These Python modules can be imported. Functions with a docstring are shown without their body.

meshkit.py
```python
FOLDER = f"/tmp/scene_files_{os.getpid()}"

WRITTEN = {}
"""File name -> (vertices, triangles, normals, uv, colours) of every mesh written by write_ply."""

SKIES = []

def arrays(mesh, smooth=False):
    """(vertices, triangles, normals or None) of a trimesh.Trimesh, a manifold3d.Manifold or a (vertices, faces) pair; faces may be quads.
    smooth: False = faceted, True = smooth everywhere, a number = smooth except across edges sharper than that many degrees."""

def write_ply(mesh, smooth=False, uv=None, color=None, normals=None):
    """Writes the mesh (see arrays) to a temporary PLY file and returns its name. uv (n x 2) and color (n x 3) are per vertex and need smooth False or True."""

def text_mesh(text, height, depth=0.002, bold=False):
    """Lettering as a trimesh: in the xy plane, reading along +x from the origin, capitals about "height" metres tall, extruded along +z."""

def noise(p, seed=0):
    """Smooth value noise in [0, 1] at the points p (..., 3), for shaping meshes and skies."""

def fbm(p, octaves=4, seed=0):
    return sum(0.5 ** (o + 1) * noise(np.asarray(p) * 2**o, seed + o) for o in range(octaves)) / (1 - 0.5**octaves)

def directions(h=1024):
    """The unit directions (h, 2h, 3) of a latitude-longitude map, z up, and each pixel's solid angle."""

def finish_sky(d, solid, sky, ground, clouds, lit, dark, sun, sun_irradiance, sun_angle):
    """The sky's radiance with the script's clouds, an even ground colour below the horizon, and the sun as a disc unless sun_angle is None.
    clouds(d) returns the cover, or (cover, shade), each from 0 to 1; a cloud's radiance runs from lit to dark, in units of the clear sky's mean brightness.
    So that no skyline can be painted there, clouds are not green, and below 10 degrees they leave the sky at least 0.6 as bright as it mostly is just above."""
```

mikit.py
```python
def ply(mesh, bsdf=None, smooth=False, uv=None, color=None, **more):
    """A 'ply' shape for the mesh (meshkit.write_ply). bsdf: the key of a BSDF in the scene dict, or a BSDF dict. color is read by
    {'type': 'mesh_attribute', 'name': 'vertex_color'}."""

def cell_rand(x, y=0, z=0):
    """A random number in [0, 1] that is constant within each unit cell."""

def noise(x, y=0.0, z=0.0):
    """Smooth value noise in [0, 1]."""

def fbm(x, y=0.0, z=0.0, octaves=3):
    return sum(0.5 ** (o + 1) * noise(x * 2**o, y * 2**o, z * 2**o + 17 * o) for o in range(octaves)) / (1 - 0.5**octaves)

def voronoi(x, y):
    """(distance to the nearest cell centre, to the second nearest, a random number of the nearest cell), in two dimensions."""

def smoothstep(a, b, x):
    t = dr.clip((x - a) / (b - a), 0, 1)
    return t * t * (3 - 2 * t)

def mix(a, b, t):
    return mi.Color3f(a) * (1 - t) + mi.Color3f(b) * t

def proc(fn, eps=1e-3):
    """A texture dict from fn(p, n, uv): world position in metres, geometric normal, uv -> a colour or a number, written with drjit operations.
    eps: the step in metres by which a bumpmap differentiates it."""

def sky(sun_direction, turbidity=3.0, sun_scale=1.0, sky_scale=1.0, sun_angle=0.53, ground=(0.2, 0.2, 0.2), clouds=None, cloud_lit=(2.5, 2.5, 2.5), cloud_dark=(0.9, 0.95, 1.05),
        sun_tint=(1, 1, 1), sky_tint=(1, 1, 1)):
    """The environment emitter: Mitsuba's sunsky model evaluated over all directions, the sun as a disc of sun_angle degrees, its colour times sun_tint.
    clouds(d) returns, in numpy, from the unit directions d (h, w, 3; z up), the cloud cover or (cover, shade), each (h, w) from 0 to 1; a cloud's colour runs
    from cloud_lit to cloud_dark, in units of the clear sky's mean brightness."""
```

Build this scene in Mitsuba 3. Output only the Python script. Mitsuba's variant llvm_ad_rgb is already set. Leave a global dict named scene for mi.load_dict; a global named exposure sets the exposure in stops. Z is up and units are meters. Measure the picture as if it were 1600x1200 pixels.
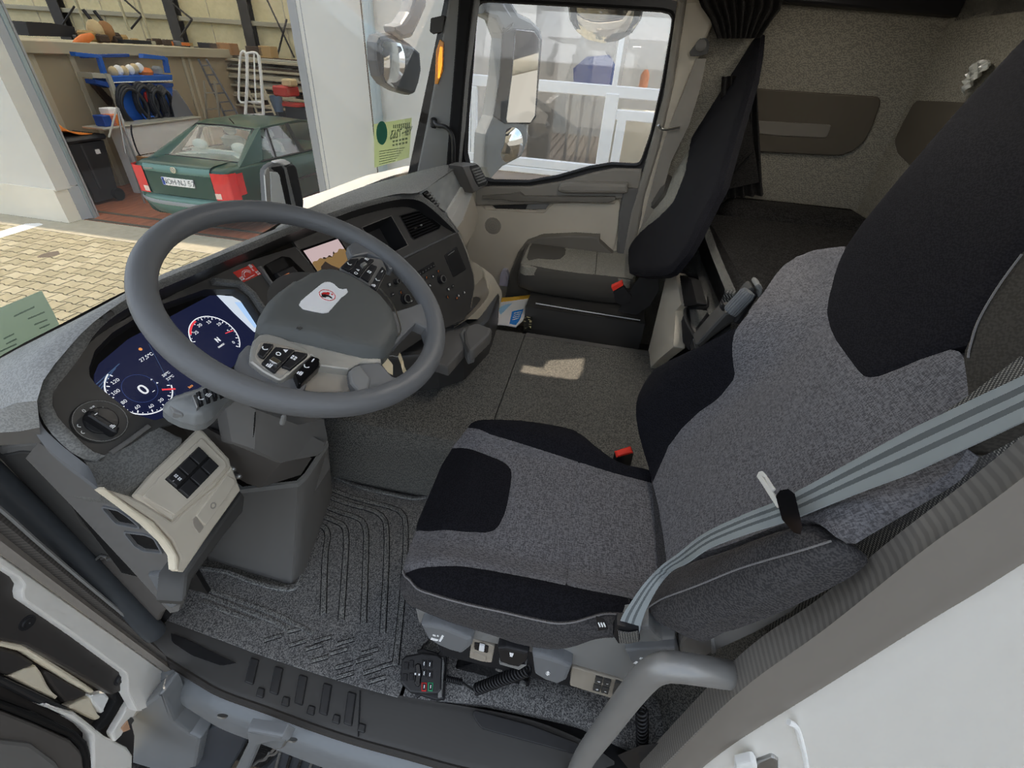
import math, random
import numpy as np, trimesh, shapely, mitsuba as mi, mikit, drjit as dr
import shapely.geometry as sg
from scipy.spatial import Delaunay
import meshkit
from mikit import noise, fbm, voronoi, cell_rand, smoothstep, mix
random.seed(7); RNG = np.random.default_rng(7)
scene, labels = {}, {}

# ---------------------------------------------------------------- camera, sky, sun, exposure
FPX = 713.0
CAM = np.array([0, 0, 1.33])
_x = np.array([172, -495, 713.]); _x /= np.linalg.norm(_x)
_d = np.array([-75, 1000, 713.]); _d -= _x * (_x @ _d) / (_x @ _x); _d /= np.linalg.norm(_d)
ROT = np.stack([_x, np.cross(-_d, _x), -_d])          # rows: world axes in camera axes (right, down, ahead)
_fw, _up = ROT @ [0, 0, 1.], ROT @ [0, -1., 0]
scene['camera'] = {'type': 'perspective', 'fov': math.degrees(2 * math.atan(800 / FPX)), 'fov_axis': 'x', 'near_clip': 0.02, 'far_clip': 500.0,
                   'to_world': mi.ScalarTransform4f().look_at(origin=CAM.tolist(), target=(CAM + _fw).tolist(), up=_up.tolist())}
SUN = (0.05, 0.30, 0.95)
def _clouds(d):
    n = meshkit.fbm(d * [2.2, 2.2, 4.0] + 3.1, 5, 4)
    return np.clip((n - 0.42) * 4, 0, 0.9), np.clip((n - 0.6) * 1.5, 0, 0.6)
scene['sky'] = mikit.sky(SUN, turbidity=3.5, sun_scale=0.42, sky_scale=1.0, sun_angle=0.7, sky_tint=(1.0, .92, .80), ground=(0.3, 0.29, 0.26), clouds=_clouds,
                         cloud_lit=(2.2, 2.2, 2.2), cloud_dark=(1.2, 1.22, 1.26))
exposure = 2.9

# ---------------------------------------------------------------- helpers
def A(*v): return np.array(v, float)
def ray(px, py): return ROT @ A(px - 800, py - 600, FPX)
def U(px, py, x=None, y=None, z=None):
    """the point of the plane x= / y= / z= seen at a pixel of the 1600 x 1200 photograph: how measured outlines get their place in the cab"""
    k, v = (0, x) if x is not None else (1, y) if y is not None else (2, z)
    d = ray(px, py)
    return CAM + d * (v - CAM[k]) / d[k]
def nrm(v): v = np.asarray(v, float); return v / np.linalg.norm(v)
class Fr:
    """a frame: origin, in-plane axes u and v, outward axis w"""
    def __init__(s, o, u, v, w=None):
        s.o, s.u = np.asarray(o, float), nrm(u)
        v = np.asarray(v, float); s.v = nrm(v - s.u * (v @ s.u))
        c = np.cross(s.u, s.v)
        s.h = 1 if w is None or c @ np.asarray(w, float) > 0 else -1; s.w = c * s.h
    def pt(s, a, b, c=0.0): return s.o + np.multiply.outer(np.asarray(a, float), s.u) + np.multiply.outer(np.asarray(b, float), s.v) + np.multiply.outer(np.asarray(c, float), s.w)
    def px(s, q, c=0.0):
        out = []
        for p in q:
            d = ray(*p); t = ((s.o + s.w * c - CAM) @ s.w) / (d @ s.w); r = CAM + d * t - s.o
            out.append((r @ s.u, r @ s.v))
        return out
    def at(s, a, b, c=0.0): return Fr(s.pt(a, b, c), s.u, s.v, s.w)
FZ = lambda z: Fr((0, 0, z), (1, 0, 0), (0, 1, 0), (0, 0, 1))
FX = lambda x: Fr((x, 0, 0), (0, 1, 0), (0, 0, 1), (-1, 0, 0))
FY = lambda y: Fr((0, y, 0), (1, 0, 0), (0, 0, 1), (0, -1, 0))

def TM(v, f): return trimesh.Trimesh(np.asarray(v, float), np.asarray(f, int), process=False)
def cat(*ms): return trimesh.util.concatenate([m for m in ms if m is not None])
def earcut(poly, holes=()):
    p = sg.Polygon(poly, holes)
    v, f = trimesh.creation.triangulate_polygon(p, engine='earcut')
    return v, f
def ccw(p):
    p = [tuple(map(float, q)) for q in p]
    return p if sg.Polygon(p).exterior.is_ccw else p[::-1]
def rnd(poly, r, n=4):
    g = sg.Polygon(poly).buffer(0)
    g = g.buffer(-r, quad_segs=n).buffer(r, quad_segs=n)
    if g.geom_type != 'Polygon': g = max(g.geoms, key=lambda q: q.area)
    return ccw(list(g.exterior.coords)[:-1])
def inset(p, d):
    p = np.asarray(p, float); e = np.roll(p, -1, 0) - p
    n = np.stack([-e[:, 1], e[:, 0]], 1); n /= np.linalg.norm(n, axis=1, keepdims=True) + 1e-12
    m = n + np.roll(n, 1, 0); m /= np.linalg.norm(m, axis=1, keepdims=True) + 1e-12
    k = np.clip(1 / np.maximum((m * n).sum(1), .35), 1, 2.2)
    return p + m * (k * d)[:, None]
def prism(poly, fr, c0, c1, bev=0.0, holes=(), scale_top=None):
    """extrudes an outline of the frame's plane from c0 to c1, its edge at c1 bevelled"""
    p = np.array(ccw(poly)); n = len(p)
    if holes:
        hs = [ccw(h)[::-1] for h in holes]
        v2, f2 = earcut(p, hs); V, Fs = [], []
        m = len(v2)
        V = [fr.pt(v2[:, 0], v2[:, 1], c1), fr.pt(v2[:, 0], v2[:, 1], c0)]
        Fs = [f2, f2[:, ::-1] + m]; k = 2 * m
        for ring in [p] + [np.array(h) for h in hs]:
            j = len(ring); i = np.arange(j); V += [fr.pt(ring[:, 0], ring[:, 1], c0), fr.pt(ring[:, 0], ring[:, 1], c1)]
            a, b = i + k, (i + 1) % j + k
            Fs += [np.stack([a, b, b + j], 1), np.stack([a, b + j, a + j], 1)]; k += 2 * j
        return TM(np.vstack(V), np.vstack(Fs)[:, ::-fr.h])
    sgn = 1 if c1 > c0 else -1
    rings = [(p, c0)] + ([(p, c1 - sgn * bev), (inset(p, bev * .35), c1 - sgn * bev * .3), (inset(p, bev), c1)] if bev else [(p, c1)])
    V = np.vstack([fr.pt(q[:, 0], q[:, 1], c) for q, c in rings]); i = np.arange(n); Fs = []
    for k in range(len(rings) - 1):
        a, b = i + k * n, (i + 1) % n + k * n
        Fs += [np.stack([a, b, b + n], 1), np.stack([a, b + n, a + n], 1)]
    for q, c, flip in ((rings[-1][0], c1, False), (p, c0, True)):
        v2, f2 = earcut(q); Fs.append((f2[:, ::-1] if flip else f2) + len(V)); V = np.vstack([V, fr.pt(v2[:, 0], v2[:, 1], np.full(len(v2), c))])
    return TM(V, np.vstack(Fs)[:, ::fr.h * sgn])
def resample(p, n, closed=False):
    p = np.asarray(p, float)
    if closed: p = np.vstack([p, p[:1]])
    s = np.r_[0, np.cumsum(np.linalg.norm(np.diff(p, axis=0), axis=1))]
    t = np.linspace(0, s[-1], n + 1)[:-1] if closed else np.linspace(0, s[-1], n)
    return np.stack([np.interp(t, s, p[:, k]) for k in range(p.shape[1])], 1)
def spline(p, n, closed=False):
    """Catmull-Rom through the points, resampled to n"""
    p = np.asarray(p, float); m = len(p); out = []
    for i in range(m if closed else m - 1):
        a, b, c, d = (p[(i + k) % m] if closed else p[min(max(i + k, 0), m - 1)] for k in (-1, 0, 1, 2))
        t = np.linspace(0, 1, 12, endpoint=False)[:, None]
        out.append(.5 * (2 * b + (c - a) * t + (2 * a - 5 * b + 4 * c - d) * t**2 + (3 * b - a - 3 * c + d) * t**3))
    if not closed: out.append(p[-1:])
    return resample(np.vstack(out), n, closed)
def strip(rails, closed=False, caps=False):
    """a skin over rails (polylines of 3-D points with one count each)"""
    R = [np.asarray(r, float) for r in rails]; n = len(R[0]); V = np.vstack(R); Fs = []
    i = np.arange(n if closed else n - 1)
    for k in range(len(R) - 1):
        a, b = i + k * n, (i + 1) % n + k * n
        Fs += [np.stack([a, b, b + n], 1), np.stack([a, b + n, a + n], 1)]
    if caps:
        for k, flip in ((0, True), (len(R) - 1, False)):
            c = len(V); V = np.vstack([V, R[k].mean(0)]); j = np.arange(n)
            t = np.stack([j + k * n, (j + 1) % n + k * n, np.full(n, c)], 1); Fs.append(t[:, ::-1] if flip else t)
    return TM(V, np.vstack(Fs))
def shell(rails, th, dirn=None):
    """a strip with thickness: the rails, and the same pushed by th along dirn, closed round the rim"""
    R = [np.asarray(r, float) for r in rails]
    g = np.stack(R); 
    if dirn is None:
        du, dv = np.gradient(g, axis=1), np.gradient(g, axis=0) if len(R) > 1 else None
        nn = np.cross(du, dv); nn /= np.linalg.norm(nn, axis=2, keepdims=True) + 1e-12
    else: nn = np.broadcast_to(nrm(dirn), g.shape)
    b = g + nn * th; k, n = g.shape[:2]
    top, bot = strip(g), strip(b[:, ::-1])
    loop = [(0, j) for j in range(n)] + [(i, n - 1) for i in range(1, k)] + [(k - 1, j) for j in range(n - 2, -1, -1)] + [(i, 0) for i in range(k - 2, 0, -1)]
    la, lb = np.array([g[q] for q in loop]), np.array([b[q] for q in loop])
    return cat(top, bot, strip([lb, la], closed=True))
def tube(path, r, n=10, closed=False, cap=True, flat=1.0, up=None):
    p = np.asarray(path, float); m = len(p)
    t = (np.roll(p, -1, 0) - np.roll(p, 1, 0)) if closed else np.gradient(p, axis=0)
    t /= np.linalg.norm(t, axis=1, keepdims=True) + 1e-12
    a = np.cross(t[0], up if up is not None else ([0, 0, 1.] if abs(t[0][2]) < .9 else [1., 0, 0])); a /= np.linalg.norm(a)
    rr = np.broadcast_to(np.asarray(r, float), (m,)); ang = np.linspace(0, 2 * np.pi, n, endpoint=False); rings = []
    for i in range(m):
        if up is not None: a = np.cross(t[i], up)
        a = a - t[i] * (a @ t[i]); a /= np.linalg.norm(a) + 1e-12; b = np.cross(t[i], a)
        rings.append(p[i] + rr[i] * (np.cos(ang)[:, None] * a + flat * np.sin(ang)[:, None] * b))
    if closed: return strip(rings + rings[:1], closed=True)
    return strip(rings, closed=True, caps=cap)
def lathe(prof, fr, n=24):
    """turns (radius, height) pairs about the frame's w axis"""
    an = np.linspace(0, 2 * np.pi, n, endpoint=False)
    return strip([fr.pt(r * np.cos(an), r * np.sin(an), np.full(n, c)) for r, c in prof], closed=True, caps=True)
def bx(c, d, bev=0.0, fr=None):
    """a box (centre, sizes) with chamfered edges"""
    h = np.asarray(d, float) / 2; b = min(bev, h.min() * .9)
    if b <= 0: pts = [[i * h[0], j * h[1], k * h[2]] for i in (-1, 1) for j in (-1, 1) for k in (-1, 1)]
    else: pts = [[i * (h[0] - (b if q != 0 else 0)), j * (h[1] - (b if q != 1 else 0)), k * (h[2] - (b if q != 2 else 0))] for i in (-1, 1) for j in (-1, 1) for k in (-1, 1) for q in range(3)]
    v = np.array(pts) + np.asarray(c, float)
    if fr is not None: v = fr.pt(v[:, 0], v[:, 1], v[:, 2])
    return hull(v)
def hull(v): return trimesh.convex.convex_hull(np.asarray(v, float))
def beam(p, q, wd, ht, up=(0, 0, 1), bev=0.0):
    p, q = np.asarray(p, float), np.asarray(q, float); L = np.linalg.norm(q - p); u = (q - p) / L
    s = np.cross(up, u); s /= np.linalg.norm(s); w = np.cross(u, s)
    v = bx((L / 2, 0, 0), (L, wd, ht), bev).vertices
    return hull(p + v[:, :1] * u + v[:, 1:2] * s + v[:, 2:] * w)
def panel(poly, fr, h=None, skirt=.04, res=.014, groove=.0, gw=.012, c=0.0):
    """an upholstered or moulded piece: its outline filled with a fine net lifted by h(a, b), a seam groove along its edge, and a skirt going down"""
    g = sg.Polygon(ccw(poly)).buffer(0)
    if g.geom_type != 'Polygon': g = max(g.geoms, key=lambda q: q.area)
    ring = np.array(g.exterior.coords)[:-1]; L = g.exterior.length; ring = resample(ring, max(12, int(L / res)), closed=True)
    x0, y0, x1, y1 = g.bounds
    gx, gy = np.meshgrid(np.arange(x0, x1, res), np.arange(y0, y1, res)); gx[1::2] += res / 2
    q = np.stack([gx.ravel(), gy.ravel()], 1)
    ins = shapely.contains_xy(g.buffer(-res * .45), q[:, 0], q[:, 1]); q = np.vstack([ring, q[ins]])
    tri = Delaunay(q).simplices; cen = q[tri].mean(1)
    tri = tri[shapely.contains_xy(g.buffer(1e-6), cen[:, 0], cen[:, 1])]
    e1, e2 = q[tri[:, 1]] - q[tri[:, 0]], q[tri[:, 2]] - q[tri[:, 0]]
    fl = (e1[:, 0] * e2[:, 1] - e1[:, 1] * e2[:, 0]) < 0; tri[fl] = tri[fl][:, ::-1]
    hh = np.full(len(q), c) + (h(q[:, 0], q[:, 1]) if h else 0)
    if groove:
        dd = shapely.distance(shapely.points(q), g.exterior); hh = hh - groove * np.clip(1 - dd / gw, 0, 1) ** 2
    V = fr.pt(q[:, 0], q[:, 1], hh); n = len(ring)
    if skirt:
        B = fr.pt(ring[:, 0], ring[:, 1], hh[:n] - skirt); k = len(V); V = np.vstack([V, V[:n], B]); i = np.arange(n); j = (i + 1) % n
        tri = np.vstack([tri, np.stack([i + k, k + n + i, k + n + j], 1), np.stack([i + k, k + n + j, j + k], 1)])
    return TM(V, tri[:, ::fr.h])
def edge_fall(poly, R, depth=None):
    """height of a surface that rounds off within R of the outline"""
    ex = sg.Polygon(poly).exterior; D = R if depth is None else depth
    def f(a, b):
        d = np.clip(shapely.distance(shapely.points(np.stack([a, b], -1)), ex) / R, 0, 1)
        return -D * (1 - np.sqrt(np.maximum(0, 1 - (1 - d) ** 2)))
    return f
def text(s, h, fr, depth=.0008, bold=False, center=True):
    m = meshkit.text_mesh(s, h, depth, bold); v = np.array(m.vertices)
    if center: v[:, 0] -= (v[:, 0].min() + v[:, 0].max()) / 2; v[:, 1] -= h / 2
    return TM(fr.pt(v[:, 0], v[:, 1], v[:, 2]), m.faces)
def icon(fr, s, k):
    """a small printed sign: handset, lines, arrow, ring, blocks"""
    b = lambda x0, y0, x1, y1: [(x0 * s, y0 * s), (x1 * s, y0 * s), (x1 * s, y1 * s), (x0 * s, y1 * s)]
    ps = {0: [ringpoly(.32 * s, .52 * s, 100, 260, 8), b(-.2, .38, .15, .58), b(-.2, -.58, .15, -.38)], 1: [b(-.5, -.45, .5, -.2), b(-.5, -.1, .5, .15), b(-.5, .25, .2, .5)],
          2: [[(-.5 * s, -.3 * s), (.5 * s, -.3 * s), (0, .5 * s)]], 3: [ringpoly(.3 * s, .5 * s, 0, 359, 12)], 4: [b(-.5, -.5, -.08, -.08), b(.08, -.5, .5, -.08), b(-.5, .08, -.08, .5), b(.08, .08, .5, .5)], 5: [b(-.5, -.12, .5, .12)]}[k % 6]
    return cat(*[prism(p, fr, 0, .0006) for p in ps])
def arc(r, a0, a1, n, cx=0, cy=0):
    t = np.radians(np.linspace(a0, a1, n)); return np.stack([cx + r * np.cos(t), cy + r * np.sin(t)], 1)
def ringpoly(r0, r1, a0, a1, n=32, cx=0, cy=0):
    return np.vstack([arc(r1, a0, a1, n, cx, cy), arc(r0, a1, a0, n, cx, cy)])

def add(key, mesh, mat, label=None, category=None, group=None, kind=None, smooth=35, **kw):
    assert key not in scene and key not in labels or (key in labels and key not in scene), key
    scene[key] = mikit.ply(mesh, 'm_' + mat, smooth=smooth, **kw)
    d = {k: v for k, v in dict(label=label, category=category, group=group, kind=kind).items() if v}
    if d: labels[key] = {**labels.get(key, {}), **d}
    return key
def thing(key, label, category, group=None, kind=None):
    assert key not in labels, key
    labels[key] = {k: v for k, v in dict(label=label, category=category, group=group, kind=kind).items() if v}
    return key
_cnt = {}
def nx(base):
    """base, base_001, base_002 ..."""
    k = _cnt.get(base, 0); _cnt[base] = k + 1
    return base if k == 0 else f'{base}_{k:03d}'

# ---------------------------------------------------------------- materials
def lin(r, g, b): return [((c / 255) / 12.92 if c / 255 < .04045 else ((c / 255 + .055) / 1.055) ** 2.4) for c in (r, g, b)]
def mat(key, col, rough=.5, metallic=0.0, spec=.4, tex=None, bump=None, bump_scale=1.0, eps=1e-3, **kw):
    c = {'type': 'rgb', 'value': list(col)} if tex is None else mikit.proc(tex)
    b = {'type': 'principled', 'base_color': c, 'roughness': rough, 'metallic': metallic, 'specular': spec, **kw}
    if bump is not None: b = {'type': 'bumpmap', 'arbitrary': mikit.proc(bump, eps), 'scale': bump_scale, 'bsdf': b}
    scene['m_' + key] = {'type': 'twosided', 'bsdf': b}
    return key
def speck(c0, c1, s, lo=.3, hi=.7):
    return lambda p, n, uv: mix(c0, c1, smoothstep(lo, hi, noise(p.x * s, p.y * s, p.z * s)))
def C3(v): return mi.Color3f(*[float(x) for x in v])
def thin(key, col):
    scene['m_' + key] = {'type': 'principledthin', 'base_color': {'type': 'rgb', 'value': list(col)}, 'roughness': .6, 'diff_trans': 1.5, 'spec_trans': 0.0}
PLAST = lin(78, 77, 76); DARK = lin(52, 51, 51); BLACK = lin(30, 30, 32); BEIGE = lin(186, 177, 158); GREYP = lin(112, 116, 118)
_grain = lambda p, n, uv: fbm(p.x * 420, p.y * 420, p.z * 420, 2)
def _dash(p, n, uv): return mix(lin(104, 104, 102), lin(124, 124, 121), smoothstep(.3, .7, noise(p.x * 480, p.y * 480, p.z * 480)))
mat('dash_plastic', PLAST, .55, tex=_dash, bump=_grain, bump_scale=.0009)
mat('dash_top', PLAST, .5, tex=lambda p, n, uv: mix(lin(134, 134, 131), lin(152, 152, 148), smoothstep(.3, .7, noise(p.x * 480, p.y * 480, p.z * 480))), bump=_grain, bump_scale=.0009)
mat('dark_plastic', lin(70, 69, 67), .45)
mat('satin_black', lin(44, 44, 45), .35)
mat('black_plastic', lin(34, 34, 36), .4)
mat('deep_black', lin(14, 14, 15), .6)
mat('gloss_black', lin(18, 18, 20), .1)
mat('screen', lin(12, 12, 16), .35, spec=.08)
mat('rubber_black', lin(30, 30, 31), .75, spec=.2)
mat('seal_grey', lin(130, 124, 116), .6)
mat('grey_plastic', lin(128, 128, 126), .5)
mat('mid_plastic', lin(112, 110, 107), .5)
mat('soft_grey', lin(112, 114, 116), .45, bump=_grain, bump_scale=.0005)
mat('wheel_grey', lin(108, 109, 110), .42, bump=_grain, bump_scale=.0005)
mat('hub_grey', lin(90, 92, 90), .5, bump=_grain, bump_scale=.0005)
mat('beige', lin(205, 196, 178), .5)
mat('beige_edge', lin(225, 214, 190), .45)
mat('taupe', lin(160, 152, 139), .5)
mat('silver', lin(190, 188, 180), .35, metallic=.5)
mat('chrome', lin(235, 235, 232), .2, metallic=1.0)
mat('steel', lin(170, 170, 168), .35, metallic=.8)
mat('door_beige', lin(214, 204, 186), .55)
mat('door_grey', lin(150, 144, 134), .5)
mat('pocket_grey', lin(120, 115, 106), .55)
mat('decor', lin(150, 158, 164), .14, spec=.6, tex=lambda p, n, uv: mix(lin(160, 168, 172), lin(215, 218, 216), fbm(p.x * 9, p.y * 9, p.z * 16, 3)))
mat('silver_panel', lin(232, 231, 226), .35)
mat('white_paint', lin(222, 219, 211), .3, clearcoat=.3)
mat('white_matt', lin(232, 232, 228), .6)
mat('label_white', lin(235, 235, 235), .6)
mat('legend_dim', lin(150, 150, 150), .6)
mat('red_sticker', lin(225, 60, 50), .5)
mat('red_button', lin(240, 62, 46), .45)
mat('red_line', lin(205, 40, 40), .5)
mat('green_line', lin(40, 150, 100), .5)
mat('orange_mark', lin(250, 130, 50), .5)
mat('paper_tag', lin(226, 212, 178), .7)
mat('step_blue', lin(126, 129, 131), .4, metallic=.2)
mat('step_dark', lin(60, 64, 70), .5)
mat('grab_metal', lin(150, 149, 146), .38, metallic=.35)
def _mesh2(c0, c1, s):
    def f(p, n, uv):
        a, b = dr.sin(p.x * s + p.z * s * .6), dr.sin(p.y * s - p.z * s * .9)
        return mix(c0, c1, smoothstep(-.2, .7, a * b))
    return f
def _weave(c0, c1):
    def f(p, n, uv):
        t = noise(p.x * 900, p.y * 260, p.z * 260) * .6 + noise(p.x * 160, p.y * 900, p.z * 900) * .4
        return mix(c0, c1, smoothstep(.25, .75, t))
    return f
mat('seat_grey', lin(96, 96, 100), .85, spec=.15, tex=_weave(lin(84, 83, 86), lin(122, 121, 124)), sheen=.3)
mat('velour', lin(34, 34, 39), .9, spec=.1, tex=speck(lin(22, 22, 26), lin(31, 31, 36), 520), sheen=.5)
mat('velour_side', lin(60, 58, 60), .9, spec=.1, tex=speck(lin(58, 57, 58), lin(78, 76, 76), 520), sheen=.6)
mat('velour_tan', lin(58, 56, 54), .9, spec=.1, tex=speck(lin(62, 59, 55), lin(72, 69, 64), 420), sheen=.3)
mat('stitch', lin(120, 118, 118), .8)
mat('mesh_fabric', lin(96, 94, 90), .8, tex=_mesh2(lin(58, 57, 55), lin(140, 137, 130), 1500))
mat('mattress_side', lin(96, 94, 90), .8, tex=_mesh2(lin(52, 51, 50), lin(150, 150, 146), 700))
mat('mattress_top', lin(40, 39, 38), .9, spec=.1, tex=speck(lin(32, 31, 30), lin(50, 49, 48), 300), sheen=.4)
mat('curtain', lin(48, 47, 46), .9, spec=.1, tex=_weave(lin(38, 37, 36), lin(60, 58, 56)), sheen=.4)
mat('wall_fabric', lin(108, 105, 96), .9, spec=.1, tex=speck(lin(128, 124, 113), lin(156, 151, 138), 260))
mat('pocket_fabric', lin(94, 88, 78), .9, spec=.1)
mat('belt', lin(140, 146, 146), .6)
mat('belt_dark', lin(92, 97, 98), .6)
def _floor(p, n, uv):
    t = noise(p.x * 420, p.y * 420, p.z * 420) * .65 + noise(p.x * 900, p.y * 900, p.z * 900) * .35
    return mix(lin(72, 72, 73), lin(146, 145, 143), smoothstep(.3, .72, t))
mat('mat_rubber', lin(90, 90, 92), .6, tex=_floor, bump=lambda p, n, uv: noise(p.x * 420, p.y * 420, p.z * 420), bump_scale=.001)
mat('mat_ridge', lin(112, 112, 110), .55, tex=speck(lin(84, 84, 84), lin(142, 142, 139), 420))
mat('tunnel_mat', lin(88, 88, 86), .7, tex=speck(lin(78, 78, 75), lin(124, 122, 116), 420), bump=lambda p, n, uv: noise(p.x * 340, p.y * 340, p.z * 340), bump_scale=.0006)
scene['m_glass'] = {'type': 'thindielectric', 'int_ior': 1.5}
mat('mirror', lin(235, 238, 238), .015, metallic=1.0)
def emit(mesh, key, rgb, **kw):
    add(key, mesh, 'screen', **kw); scene[key]['emitter'] = {'type': 'area', 'radiance': {'type': 'rgb', 'value': [x * 2.0 ** -exposure for x in rgb]}}
mat('taupe_dark', lin(92, 88, 84), .5)
mat('satin_grey', lin(128, 130, 129), .3)
mat('pass_grey', lin(118, 116, 108), .9, spec=.1, tex=_weave(lin(142, 139, 128), lin(172, 168, 156)))
mat('pass_dark', lin(100, 97, 91), .9, spec=.1)
mat('film', lin(190, 190, 182), .12, spec=.8)
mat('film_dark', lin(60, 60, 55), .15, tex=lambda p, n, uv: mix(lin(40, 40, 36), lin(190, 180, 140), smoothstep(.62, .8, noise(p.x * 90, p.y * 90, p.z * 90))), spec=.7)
mat('yellow', lin(240, 190, 70), .5); mat('blue', lin(40, 130, 215), .5); mat('pale_blue', lin(160, 205, 235), .5)
mat('cap_white', lin(205, 200, 214), .5)
thin('sticker_green', lin(232, 238, 200)); thin('sticker_pale', lin(208, 218, 200)); mat('sticker_ink', lin(120, 134, 104), .7); mat('green_dot', lin(50, 130, 105), .6); mat('ink_pale', lin(150, 166, 144), .7)
mat('mirror_shell', lin(150, 156, 158), .35); mat('mirror_dark', lin(90, 94, 96), .4)
mat('seal_dark', lin(58, 55, 52), .7)
mat('step_black', lin(26, 25, 25), .8, tex=lambda p, n, uv: mix(lin(16, 15, 15), lin(60, 58, 56), smoothstep(.55, .8, fbm(p.x * 60, p.y * 60, p.z * 60, 3))))
mat('seal_ribbed', lin(112, 109, 104), .6, tex=lambda p, n, uv: mix(lin(112, 108, 103), lin(126, 122, 116), smoothstep(.2, .8, dr.sin(p.z * 560 - p.y * 100) * .5 + .5)))
mat('seal_ribbed2', lin(80, 76, 72), .6, tex=lambda p, n, uv: mix(lin(74, 71, 67), lin(88, 84, 80), smoothstep(.2, .8, dr.sin(p.z * 760) * .5 + .5)))
mat('rail_dark', lin(66, 70, 74), .4)
mat('panel_black', lin(58, 55, 53), .4)
mat('rust', lin(190, 150, 120), .7)
_pav = lambda a, b: (lambda p, n, uv: mix(a, b, fbm(p.x * 14, p.y * 14, p.z * 14, 3)))
mat('paver', lin(205, 198, 172), .85, spec=.15, tex=_pav(lin(134, 127, 104), lin(158, 152, 128)))
mat('paver_b', lin(196, 188, 162), .85, spec=.15, tex=_pav(lin(126, 120, 98), lin(150, 144, 120)))
mat('paver_c', lin(210, 204, 182), .85, spec=.15, tex=_pav(lin(142, 136, 114), lin(168, 162, 138)))
mat('joint_sand', lin(60, 54, 42), .95)
mat('facade', lin(214, 213, 204), .5)
mat('facade_grey', lin(160, 162, 162), .5)
mat('plinth', lin(226, 221, 204), .7)
mat('concrete', lin(214, 206, 182), .8, tex=_pav(lin(158, 151, 130), lin(180, 173, 152)))
mat('zinc', lin(168, 182, 184), .35, metallic=.35)
mat('frame_white', lin(238, 240, 238), .4)
mat('red_floor', lin(150, 92, 66), .6, tex=lambda p, n, uv: mix(lin(126, 76, 54), lin(166, 104, 76), fbm(p.x * 5, p.y * 22, 0, 3)))
mat('dark_strip', lin(88, 78, 66), .7)
mat('hall_wall', lin(166, 154, 130), .7); mat('hall_rib', lin(186, 179, 158), .6); mat('hall_panel', lin(190, 182, 146), .7, tex=_pav(lin(196, 188, 152), lin(212, 204, 170)))
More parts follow.
